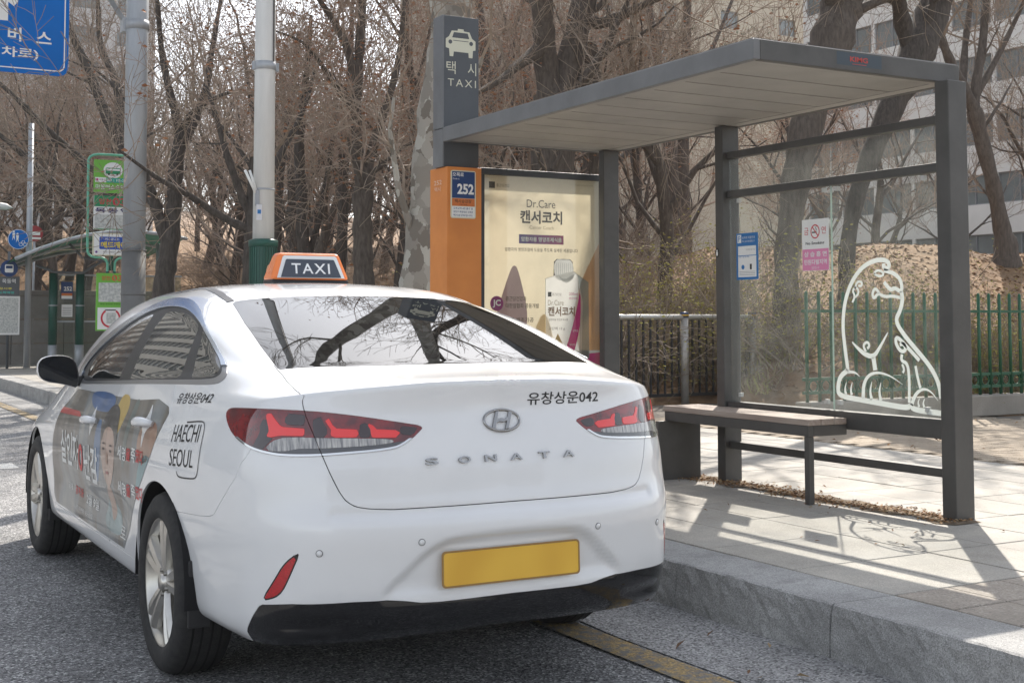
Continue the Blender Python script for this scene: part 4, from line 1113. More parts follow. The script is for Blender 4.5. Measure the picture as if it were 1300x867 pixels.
def stroke(mb, pts, w, M, z=0.0, taper=False):
    """flat ribbon of width w along a 2-D polyline"""
    n = len(pts); L_, R_ = [], []
    for i, p in enumerate(pts):
        a, b = pts[max(i - 1, 0)], pts[min(i + 1, n - 1)]; dx, dy = b[0] - a[0], b[1] - a[1]; l = math.hypot(dx, dy) or 1
        ww = w[i] if isinstance(w, (list, tuple)) else w
        if taper: ww = w * (.12 + .88 * (1 - abs(2 * i / (n - 1) - 1) ** 1.6)) if taper == 2 else w * max(.10, 1 - (i / (n - 1)) ** 1.3)
        nx, ny = -dy / l * ww / 2, dx / l * ww / 2; L_.append((p[0] + nx, p[1] + ny, z)); R_.append((p[0] - nx, p[1] - ny, z))
    mb.add(L_ + R_, [(i, n + i, n + i + 1, i + 1) for i in range(n - 1)], M=M)

WHITE_P = mat('white print flat', (.78, .78, .76), .5); BLACK_P = mat('black print flat', (.02, .02, .02), .5); GREY_P = mat('grey print flat', (.28, .28, .29), .5)
NAVY_P = mat('navy print', (.010, .045, .16), .4); BLUE_P = mat('blue print', (.02, .16, .42), .4); PINK_P = mat('pink print', (.72, .25, .43), .45); RED_P = mat('red print flat', (.55, .03, .05), .45)
MAG_P = mat('magenta print', (.55, .02, .20), .4); VIO_P = mat('violet print', (.13, .04, .24), .4); CREAM_P = mat('cream print', (.66, .62, .46), .5); GREEN_P = mat('green print', (.10, .36, .04), .4)

def make_shelter():
    s = empty('taxi_shelter', (5.0, 7.0, KZ), 0, 'grey steel taxi stop shelter with flat panelled roof and glass back wall', 'shelter')
    O = Matrix.Translation((-5.0, -7.0, -KZ))
    def part(nm, mb, m, par=s, bev=.004):
        o = mb.build(nm, m, par); o.matrix_local = O if par is s else Matrix()
        if bev: bevel_mod(o, bev, 2)
        return o
    z0, z1 = 2.645, 2.752
    mb = MB(); mb.box((4.30, 5.13, z0), (4.345, 8.72, z1)); part('fascia', mb, STEEL_L)
    mb = MB(); mb.box((4.3455, 5.13, z0), (5.80, 5.175, z1)); ff = part('fascia', mb, STEEL)
    mb = MB(); mb.box((4.3455, 8.675, z0), (5.80, 8.72, z1)); part('fascia', mb, STEEL)
    mb = MB(); mb.box((5.755, 5.176, z0), (5.80, 8.674, z1)); part('fascia', mb, STEEL)
    mb = MB(); mb.box((4.31, 5.14, z1 - .02), (5.79, 8.71, z1 + .006)); part('roof_sheet', mb, STEEL_L, bev=0)
    ceil = mat('ceiling panel', (.37, .35, .32), .5, col2=(.30, .285, .26), scale=2.5, detail=5)
    yb = [5.225, 5.53, 5.845, 6.145, 6.45, 6.755, 7.06, 7.365, 7.67, 7.975, 8.28, 8.62]
    for a, b in zip(yb[:-1], yb[1:]):
        mb = MB(); mb.box((4.40, a + .010, z0 + .004), (5.66, b - .010, z0 + .030)); part('ceiling_panel', mb, ceil, bev=.002)
    mb = MB()
    for b_ in ((4.346, 5.176, 5.754, 5.221), (4.346, 8.624, 5.754, 8.674), (4.346, 5.222, 4.396, 8.623), (5.664, 5.222, 5.754, 8.623)):
        mb.box((b_[0], b_[1], z0 + .002), (b_[2], b_[3], z0 + .022))
    part('ceiling_border', mb, ceil, bev=0)
    for y0, y1 in ((5.05, 5.150), (7.045, 7.13), (8.53, 8.60)):
        mb = MB(); mb.box((5.62, y0, KZ), (5.765, y1, z0 - .001)); part('post', mb, STEEL, bev=.006)
    for za, zb in ((2.414, 2.462), (2.143, 2.194)):
        mb = MB(); mb.box((5.655, 5.152, za), (5.715, 7.044, zb)); part('rail', mb, STEEL)
    mb = MB(); mb.box((5.645, 5.152, .645), (5.725, 7.044, .752)); part('rail', mb, STEEL)
    mb = MB(); mb.box((5.655, 5.152, .432), (5.715, 7.044, .482)); part('stretcher', mb, STEEL)
    gm = glass_mat('shelter glass', (.98, .992, .987), dirt=.05)
    # glass panes: two above, two below, a hairline joint between
    for za, zb in ((2.196, 2.412), (.754, 2.141)):
        for ya, yb_ in ((5.153, 6.0535), (6.0565, 7.043)):
            mb = MB(); mb.box((5.679, ya, za), (5.691, yb_, zb)); g = part('glass_pane', mb, gm, bev=0)
            if za < 1 and ya < 6: low = g
    edge = film_mat('glass edge green', (.50, .60, .55))
    mb = MB(); mb.box((5.6785, 6.0542, .754), (5.6915, 6.0558, 2.141)); part('glass_joint', mb, edge, bev=0)
    for y in (5.30, 6.0, 6.115, 6.95):
        for z in (2.12, .80):
            mb = MB(); mb.box((5.672, y - .012, z - .014), (5.698, y + .012, z + .014)); part('glass_clip', mb, mat('clip white', (.5, .5, .48), .5), bev=.002)
    # maker's plate on the end fascia
    F_ = frame((5.0, 5.1295, 0), (1, 0, 0), (0, 0, 1)) 
    flat(rect(-.13, 2.671, .197, 2.742), F_, mat('maker plate blue', (.030, .048, .066), .4), 'maker_plate', ff)
    for c in ff.children: c.matrix_local = Matrix()
    kr = mat('maker red', (.45, .05, .04), .5)
    letters('KIMG', F_, -.035, 2.694, .13, .028, kr, 'maker_letters', ff, z=.0012, bold=.03)
    b_ = MB(); b_.sheet(rect(-.02, 2.680, .085, 2.683), M=F_, z=.0012); b_.build('maker_line', kr, ff)
    # white outline of a seated guardian lion on the lower pane
    lw = film_mat('frosted white decal', (.66, .69, .66), thru=.45); D = frame((5.6775, 6.03, 0), (0, -1, 0), (0, 0, 1)); d = MB()
    def px(p): return [((x - 1057) * .00595, .786 + (521 - y) * .00455 + (x - 1057) * -.00004) for x, y in p]
    def cs(p, n=3): return chaikin(p, n, closed=False)
    T_ = lambda x, y: (1030 + x / 3.614, 300 + y / 3.614)
    def S(pts, w, taper=False): stroke(d, px(cs([T_(*p) for p in pts])), w * .00185, D, taper=taper)
    S([(162, 630), (148, 520), (138, 420), (145, 330), (165, 250), (200, 180), (250, 125), (310, 100), (355, 100), (378, 118), (372, 142), (350, 140), (350, 118)], 15)          # back
    S([(350, 150), (400, 165), (430, 195), (437, 240), (425, 250), (402, 232), (380, 245), (350, 205)], 13)                                                # brow and muzzle
    S([(302, 165), (330, 180), (352, 168), (335, 150), (312, 150), (302, 165)], 8)                                                                              # ear curl
    S([(432, 250), (438, 290), (425, 340), (400, 385), (440, 450), (500, 520), (560, 590), (595, 660), (605, 730)], 15)                                      # chest and fore leg
    S([(430, 280), (390, 270), (350, 275), (320, 255), (300, 285), (290, 260), (305, 230), (325, 255)], 10)                                                       # jaw curl
    S([(190, 300), (205, 270), (190, 240), (215, 225), (225, 255), (205, 275)], 8); S([(205, 235), (215, 200), (240, 200), (240, 222), (222, 220)], 8)                # mane curls
    S([(185, 490), (215, 520), (245, 545), (290, 560), (320, 520), (365, 440)], 16, 2); S([(292, 560), (300, 620)], 18); S([(255, 535), (240, 505), (262, 485), (275, 505), (262, 520)], 9)   # haunch flame
    S([(510, 565), (450, 500), (405, 455), (400, 490), (425, 530), (450, 520), (440, 490), (420, 495)], 12); S([(430, 540), (425, 570), (455, 580), (462, 640), (460, 760)], 11); S([(430, 585), (440, 610), (432, 625)], 8)
    S([(160, 628), (120, 660), (108, 710), (112, 755), (230, 765), (340, 775), (450, 785), (468, 770), (480, 790), (605, 795)], 17)                              # feet line
    S([(160, 635), (200, 635), (222, 655)], 12, True); S([(238, 755), (240, 690), (265, 645), (310, 628), (370, 640), (430, 678)], 16, True)
    S([(470, 770), (490, 715), (525, 690), (560, 700), (590, 740)], 14, True); S([(492, 590), (500, 640), (512, 690)], 10)
    for x in (150, 180): S([(x, 745), (x - 6, 720), (x + 3, 685)], 12, True)
    for x in (280, 325): S([(x, 760), (x - 8, 720), (x + 2, 675)], 14, True)
    for x in (505, 528): S([(x, 775), (x - 5, 755), (x + 3, 735)], 9, True)
    dd = d.build('lion_decal', lw, low); dd['label'] = 'white outline drawing of a seated guardian lion'
    return s
make_shelter()

def make_notices():
    F_ = frame((5.676, 6.315, 1.617), (0, -1, 0), (0, 0, 1))
    n = MB(); n.box((0, 0, -.0016), (.243, .326, -.0002), M=F_); o = n.build('no_smoking_notice', WHITE_P); tag(o, 'white and pink no smoking notice stuck beside the glass joint', 'notice')
    flat(rect(.002, .002, .241, .137), F_, PINK_P, 'lower_panel', o, .0004)
    r = MB(); ring_band(r, .121, .247, .034, .041, F_, .0006, ry=1.1); stroke(r, [(.097, .275), (.146, .220)], .007, F_, .0008); r.build('red_ring', RED_P, o)
    c = MB(); c.sheet(rect(.092, .238, .135, .246), M=F_, z=.0005); stroke(c, cs2([(.128, .25), (.136, .262), (.122, .268), (.134, .282)]), .004, F_, .0005); c.build('cigarette', BLACK_P, o)
    letters('금', F_, .020, .228, .040, .046, RED_P, 'letters', o, .0006); letters('연', F_, .178, .230, .040, .046, RED_P, 'letters', o, .0006)
    letters('No Smoking', F_, .033, .160, .170, .024, BLACK_P, 'letters', o, .0006, bold=.02)
    letters('상습흡연', F_, .018, .088, .205, .034, WHITE_P, 'letters', o, .0008, bold=.02, spacing=1.5); letters('민원다발지역', F_, .018, .038, .205, .034, WHITE_P, 'letters', o, .0008, bold=.02)
    letters('양천구', F_, .085, .010, .07, .016, WHITE_P, 'letters', o, .0008)
    G = frame((5.676, 6.972, 1.578), (0, -1, 0), (0, 0, 1))
    n = MB(); n.box((0, 0, -.0016), (.225, .315, -.0002), M=G); o = n.build('blue_notice', BLUE_P); tag(o, 'blue-headed information notice stuck on the glass next to the far post', 'notice')
    for a in (rect(.018, .018, .207, .160), rect(.018, .165, .205, .228)): flat(a, G, WHITE_P, 'white_panel', o, .0004)
    flat(rect(.012, .25, .052, .305), G, WHITE_P, 'pictogram', o, .0004); letters('P', G, .02, .258, .025, .038, BLUE_P, 'letters', o, .0008)
    letters('승차대 이용안내', G, .062, .275, .13, .018, WHITE_P, 'letters', o, .0006); letters('택시 승차대 불편신고', G, .062, .252, .13, .014, WHITE_P, 'letters', o, .0006)
    letters('이용문의', G, .10, .196, .09, .012, GREY_P, 'letters', o, .0006); letters('안내전화', G, .025, .148, .11, .012, BLUE_P, 'letters', o, .0006)
    flat(disc(.068, .085, .016), G, BLUE_P, 'pictogram', o, .0008); flat(rect(.140, .068, .160, .105), G, BLACK_P, 'pictogram', o, .0008)
    for i in range(3): flat(rect(.03, .030 + .011 * i, .195, .033 + .011 * i), G, GREY_P, 'text_line', o, .0008)
    H = frame((5.6185, 7.11, 1.77), (0, -1, 0), (0, 0, 1))
    n = MB(); n.prism(disc(.0, .0, .020, .034), -.001, .0008, M=H); o = n.build('post_badge', BLACK_P); tag(o, 'small oval black badge on the far shelter post', 'sticker')
    flat(disc(0, .012, .007), H, WHITE_P, 'pictogram', o, .0012); flat([(-.008, -.022), (.008, -.022), (.010, .004), (-.010, .004)], H, WHITE_P, 'pictogram', o, .0012)
def cs2(p): return chaikin(p, 2, closed=False)
make_notices()

def make_bench():
    b = empty('bench', (5.47, 6.6, KZ), 0, 'wooden slatted bench on grey steel frame under the shelter glass', 'bench')
    O = Matrix.Translation((-5.47, -6.6, -KZ))
    def part(nm, mb, m, bev=.003, par=b):
        o = mb.build(nm, m, par); o.matrix_local = O
        if bev: bevel_mod(o, bev, 2)
        return o
    wood = mat('weathered bench wood', (.27, .205, .17), .7, col2=(.42, .355, .305), scale=7, detail=7, bump=.25, bscale=40, stretch=(6, .35, 6), contrast=(.3, .7))
    for i in range(3):
        x = 5.332 + i * .1035; mb = MB(); mb.box((x, 5.90, .678), (x + .100, 7.36, .716)); part('seat_board', mb, wood, .005)
    mb = MB(); mb.box((5.337, 5.905, .614), (5.377, 7.35, .677)); part('seat_rail', mb, STEEL)
    mb = MB(); mb.box((5.378, 5.905, .614), (5.643, 5.945, .677)); part('seat_rail', mb, STEEL)
    mb = MB(); mb.box((5.60, 5.946, .614), (5.643, 7.30, .677)); part('seat_rail', mb, STEEL)
    mb = MB(); mb.box((5.34, 5.908, KZ), (5.382, 5.948, .613)); part('leg', mb, STEEL)
    mb = MB(); mb.box((5.26, 7.31, KZ), (5.615, 7.35, .613)); part('end_panel', mb, STEEL)
make_bench()

def make_pylon():
    p = empty('taxi_sign_pylon', (4.45, 8.8, KZ), 0, 'tall grey and orange taxi stop pylon with car pictogram at its top', 'sign')
    O = Matrix.Translation((-4.45, -8.8, -KZ))
    dk = mat('pylon dark grey', (.075, .082, .092), .45, col2=(.060, .066, .074), scale=3, detail=6)
    oran = mat('pylon orange', (.70, .25, .055), .5, col2=(.61, .205, .045), scale=3, detail=7, rvar=.1)
    def part(nm, mb, m, bev=.003):
        o = mb.build(nm, m, p); o.matrix_local = O
        if bev: bevel_mod(o, bev, 2)
        return o
    mb = MB(); mb.box((4.312, 8.724, 2.46), (4.607, 8.89, 3.615)); up = part('upper_panel', mb, dk)
    mb = MB(); mb.box((4.300, 8.7235, 2.46), (4.3115, 8.89, 2.745)); mb.box((4.300, 8.7235, 2.752), (4.3115, 8.89, 3.616)); part('side_cover', mb, STEEL_L, .002)
    mb = MB(); mb.box((4.322, 8.69, KZ), (4.614, 8.985, 2.459)); ob = part('orange_panel', mb, oran, .004)
    F_ = frame((4.312, 8.7225, 0), (1, 0, 0), (0, 0, 1)); cr = mat('pale cream print', (.62, .60, .47), .5)
    z = .0
    car = [(.045, 3.238), (.075, 3.238), (.080, 3.285), (.205, 3.285), (.208, 3.238), (.240, 3.238), (.244, 3.31), (.266, 3.315), (.266, 3.40), (.236, 3.425), (.214, 3.482), (.165, 3.487), (.163, 3.505), (.115, 3.505), (.113, 3.487), (.062, 3.482), (.038, 3.425), (.012, 3.402), (.012, 3.318), (.04, 3.31)]
    car = [(x * 1.0, 3.303 + (y - 3.238) * .805) for x, y in car]
    flat(car, F_, cr, 'car_pictogram', up, .001)
    y_ = lambda q: 3.303 + (q - 3.238) * .805
    flat([(.066, y_(3.418)), (.212, y_(3.418)), (.198, y_(3.470)), (.080, y_(3.470))], F_, dk, 'pictogram_window', up, .002)
    flat(rect(.075, y_(3.388), .205, y_(3.394)), F_, dk, 'pictogram_line', up, .002)
    for cx in (.050, .228): flat(disc(cx, y_(3.375), .016), F_, dk, 'pictogram_lamp', up, .002)
    letters('택', F_, .018, 3.168, .078, .098, cr, 'letters', up, .001); letters('시', F_, .200, 3.168, .072, .098, cr, 'letters', up, .001)
    letters('TAXI', F_, .030, 3.076, .240, .056, cr, 'letters', up, .001, spacing=1.35)
    G = frame((4.322, 8.6885, 0), (1, 0, 0), (0, 0, 1))
    rr = lambda x0, y0, x1, y1, r: [(x1 - r + r * math.cos(a), y1 - r + r * math.sin(a)) for a in (0, .5, 1.05, 1.57)] + [(x0 + r + r * math.cos(a), y1 - r + r * math.sin(a)) for a in (1.57, 2.1, 2.6, 3.14)] + [(x0 + r + r * math.cos(a), y0 + r + r * math.sin(a)) for a in (3.14, 3.7, 4.2, 4.71)] + [(x1 - r + r * math.cos(a), y0 + r + r * math.sin(a)) for a in (4.71, 5.2, 5.8, 6.28)]
    pl = MB(); pl.prism(rr(.028, 2.070, .240, 2.432, .016), -.001, .004, M=G); sp = pl.build('stop_plate', CREAM_P, ob)
    flat(rect(.038, 2.222, .231, 2.424), G, NAVY_P, 'blue_field', sp, .0046); flat(rect(.038, 2.162, .231, 2.220), G, mat('orange print', (.60, .17, .04), .45), 'orange_field', sp, .0046); flat(rect(.038, 2.079, .231, 2.160), G, WHITE_P, 'white_field', sp, .0046)
    letters('252', G, .082, 2.252, .140, .080, WHITE_P, 'letters', sp, .0052, bold=.035); letters('오목로', G, .042, 2.385, .095, .030, WHITE_P, 'letters', sp, .0052, bold=.02); letters('Omok-ro', G, .044, 2.362, .055, .013, WHITE_P, 'letters', sp, .0052)
    letters('택시승강장', G, .062, 2.186, .14, .027, BLACK_P, 'letters', sp, .0052, bold=.01); letters('Taxi Stop', G, .10, 2.168, .065, .012, BLACK_P, 'letters', sp, .0052)
    for i, t in enumerate(('오목교역 4번 출구 앞', '양천구 목동동로 오목로', '택시승강장입니다.')): letters(t, G, .050, 2.137 - .026 * i, .165, .016, NAVY_P, 'letters', sp, .0052, bold=.01)
    S_ = frame((4.3208, 8.985, 0), (0, -1, 0), (0, 0, 1)); letters('252', S_, .075, 2.33, .13, .035, mat('faded print', (.75, .55, .42), .5), 'letters', ob, .001); letters('택시', S_, .085, 2.28, .10, .035, mat('faded print', (.75, .55, .42), .5), 'letters', ob, .001)
make_pylon()

def make_poster():
    p = empty('poster_case', (5.22, 8.72, KZ), 0, 'dark framed advertising case with a beige drink carton poster at the far shelter end', 'poster case')
    O = Matrix.Translation((-5.22, -8.72, -KZ))
    def part(nm, mb, m, bev=.003, par=p):
        o = mb.build(nm, m, par); o.matrix_local = O
        if bev: bevel_mod(o, bev, 2)
        return o
    dk = mat('case frame', (.045, .050, .058), .4, col2=(.035, .038, .045), scale=3)
    x0, x1, zt, zb = 4.622, 5.775, 2.470, .45
    for a, b in (((x0, 8.725, zt - .048), (x1, 8.86, zt)), ((x0, 8.725, zb), (x1, 8.86, zb + .06))):
        mb = MB(); mb.box(a, b); part('frame_bar', mb, dk)
    for a, b in ((x0, x0 + .038), (x1 - .045, x1)):
        mb = MB(); mb.box((a, 8.725, zb + .0605), (b, 8.86, zt - .0485)); part('frame_bar', mb, dk)
    for a in (x0, x1 - .08):
        mb = MB(); mb.box((a, 8.74, KZ), (a + .08, 8.85, zb - .0005)); part('leg', mb, dk)
    bm_ = film_mat('poster paper', (.74, .665, .50), (.70, .635, .48))
    # one printed sheet: the beige field is cut out round the pictured carton so that both are a single layer
    hole = [(5.225, .99), (5.225, 1.63), (5.300, 1.652), (5.305, 1.765), (5.33, 1.786), (5.455, 1.786), (5.480, 1.765), (5.487, 1.688), (5.520, 1.668), (5.625, 1.605), (5.630, .99)]
    field = rect(x0 + .025, zb + .03, x1 - .03, zt - .03); tri = tessellate_polygon([[Vector((a, b, 0)) for a, b in field], [Vector((a, b, 0)) for a, b in hole]])
    mb = MB(); mb.add([(a, 8.7705, b) for a, b in field + hole], [tuple(t) for t in tri]); pp = part('poster', mb, bm_, 0)
    # local frame of the print: x as world x - 4.622, y as world z
    F_ = frame((x0, 8.7690, 0), (1, 0, 0), (0, 0, 1)); F_ = frame((x0, 8.7690, 0), (1, 0, 0), (0, 0, 1))
    X = lambda x: x - x0
    I = Matrix()
    def fl(poly, m, nm, z): return flat([(X(a), b) for a, b in poly], F_, m, nm, pp, z)
    def tx(t, a, b, w, h, m, z=.003, **k): return letters(t, F_, X(a), b, w, h, m, 'letters', pp, z, **k)
    brown = mat('dark brown print', (.055, .040, .030), .5); dim = mat('faint brown print', (.33, .28, .19), .5)
    fl(rect(4.720, 2.322, 4.772, 2.372), brown, 'logo_square', .002); tx('종근당건강', 4.785, 2.332, .115, .026, brown)
    tx('본 광고물은 옥외광고물 관리법에 의함', 5.50, 2.375, .17, .012, dim)
    tx('Dr.Care', 5.055, 2.185, .262, .062, brown); tx('캔서코치', 4.995, 2.058, .385, .105, brown, bold=.03); tx('Cancer Coach', 5.08, 2.015, .22, .028, dim)
    for i in range(6):
        t = i / 5; fl(rect(4.985 + .068 * i, 1.900, 4.985 + .068 * (i + 1), 1.972), mat('band print %d' % i, (.075 + .25 * t, .035 - .01 * t, .22 - .08 * t), .45), 'band', .002)
    tx('암환자용 영양조제식품', 5.005, 1.918, .370, .036, WHITE_P, bold=.02)
    tx('암환자의 영양조절에 도움을 주도록 설계된 제품입니다', 4.860, 1.838, .665, .030, brown, bold=.008)
    pale = film_mat('pale violet print', (.34, .26, .30)); peach = film_mat('peach print', (.70, .45, .27))
    fl(chaikin([(4.945, 1.735), (4.91, 1.70), (4.80, 1.40), (4.72, 1.12), (4.98, 1.12), (5.085, 1.30), (4.98, 1.70)], 2), pale, 'violet_shape', .001)
    fl([(5.745, 1.95), (5.745, 1.05), (5.56, .95), (5.47, 1.35), (5.56, 1.62)], peach, 'peach_shape', .001)
    fl(chaikin([(5.20, 1.42), (5.05, 1.0), (5.05, .8), (5.30, .8), (5.30, 1.2)], 2), film_mat('ochre print', (.62, .49, .30)), 'ochre_shape', .0012)
    fl([(X_ , z_) for X_, z_ in [(x0 + .03, .49), (5.74, .49), (5.74, 1.045), (5.58, 1.035), (5.35, .96), (x0 + .03, .96)]], MAG_P, 'magenta_band', .0014)
    fl(rect(5.35, 1.036, 5.742, 1.062), WHITE_P, 'white_edge', .0013)
    fl(disc(4.788, 1.432, .058), mat('purple badge', (.26, .03, .17), .45), 'round_badge', .002); tx('JC', 4.752, 1.400, .070, .062, WHITE_P, bold=.03)
    tx('종근당건강과', 4.866, 1.452, .185, .036, brown, bold=.012); tx('대한암협회 공동개발', 4.866, 1.398, .300, .036, brown, bold=.012); tx('식품 제조가공', 4.866, 1.288, .25, .036, brown, bold=.012)
    # the carton in the picture: cap, neck, front, side
    cw = film_mat('carton white', (.80, .80, .78), (.74, .74, .72)); cg = film_mat('carton shade print', (.40, .43, .42), (.28, .33, .32)); cg2 = film_mat('carton mid print', (.58, .59, .58))
    fl(chaikin([(5.300, 1.775), (5.310, 1.625), (5.400, 1.615), (5.488, 1.625), (5.482, 1.775), (5.39, 1.792)], 2), cg2, 'carton_cap', .003)
    for i in range(9): fl(rect(5.312 + .019 * i, 1.645, 5.319 + .019 * i, 1.755), cw, 'cap_rib', .0034)
    fl([(5.225, 1.630), (5.310, 1.655), (5.490, 1.690), (5.520, 1.668), (5.555, 1.20), (5.545, .99), (5.225, .99)], cw, 'carton_front', .0040)
    fl(chaikin([(5.335, 1.66), (5.40, 1.59), (5.47, 1.62), (5.505, 1.68), (5.47, 1.66), (5.40, 1.62)], 1), cg2, 'carton_fold', .0044)
    fl([(5.520, 1.668), (5.625, 1.605), (5.630, 1.0), (5.555, .99), (5.570, 1.45)], cg, 'carton_side', .0040)
    fl([(5.520, 1.668), (5.570, 1.45), (5.555, .99), (5.535, .99), (5.545, 1.45)], cg2, 'carton_edge', .0046)
    fl(rect(5.245, 1.488, 5.278, 1.525), BLACK_P, 'logo_square', .005); tx('종근당건강', 5.285, 1.495, .085, .022, brown, .005)
    tx('Dr.Care', 5.245, 1.420, .145, .042, dim, .005); tx('캔서코치', 5.245, 1.335, .250, .075, mat('brown print', (.22, .12, .06), .5), .005, bold=.03)
    tx('암환자용 영양조제식품', 5.250, 1.298, .18, .018, brown, .005); tx('고단백 12 g', 5.250, 1.222, .150, .028, brown, .005); tx('200ml', 5.440, 1.50, .08, .022, MAG_P, .005); tx('멸균제품', 5.440, 1.468, .08, .018, MAG_P, .005)
    fl(chaikin([(5.548, 1.56), (5.550, 1.30), (5.515, 1.14), (5.475, 1.02), (5.395, 1.04), (5.455, 1.20), (5.515, 1.40)], 1), MAG_P, 'magenta_ribbon', .0052)
    tx('단백질', 5.475, 1.21, .05, .018, WHITE_P, .0058); tx('비타민', 5.445, 1.10, .05, .018, WHITE_P, .0058)
    fl([(5.228, 1.20), (5.265, 1.10), (5.285, .99), (5.228, .99)], VIO_P, 'violet_corner', .0052); fl([(5.335, 1.20), (5.285, 1.10), (5.300, 1.03), (5.385, 1.03), (5.390, 1.10)], mat('gold print', (.52, .36, .15), .5), 'gold_corner', .0051)
    mb = MB(); mb.box((x0 + .036, 8.7400, zb + .058), (x1 - .043, 8.7440, zt - .046)); part('glass', mb, glass_mat('case glass', (.96, .96, .94), .02, (.6, .58, .5)), 0)
    return p
make_poster()
# ------------------------------------------------------------------ poles, signs, far bus shelter
GALV = mat('galvanised steel', (.43, .45, .47), .45, .25, col2=(.29, .315, .345), scale=2.2, detail=8, stretch=(2, 2, .35), contrast=(.35, .68), rvar=.1)
GALV_D = mat('grey pole wrap', (.17, .17, .165), .7, col2=(.13, .13, .128), scale=3)
POLE_W = mat('pale lamp pole paint', (.70, .70, .68), .5, col2=(.57, .57, .55), scale=2.5, detail=7, stretch=(2, 2, .3), rvar=.1)
DGREEN = mat('dark green paint', (.012, .085, .060), .4, col2=(.010, .065, .048), scale=4)
MINT = mat('mint green tube', (.13, .42, .29), .4)
SIGNBLUE = mat('road sign blue', (.003, .145, .52), .5, col2=(.003, .13, .46), scale=.8, spec=.15)
SGREEN = mat('bus stop green', (.16, .46, .055), .42)
SGREEN2 = mat('bus stop deep green', (.015, .25, .10), .42)
MAP_W = mat('pale route map', (.60, .61, .58), .5, col2=(.36, .38, .37), scale=26, detail=6, contrast=(.42, .62))
DGREY = mat('sign back grey', (.10, .11, .12), .5)
def rrect(x0, y0, x1, y1, r, n=5):
    o = []
    for cx, cy, a0 in ((x1 - r, y1 - r, 0), (x0 + r, y1 - r, 90), (x0 + r, y0 + r, 180), (x1 - r, y0 + r, 270)):
        for q in range(n + 1): o.append((cx + r * math.cos(R(a0 + 90 * q / n)), cy + r * math.sin(R(a0 + 90 * q / n))))
    return o

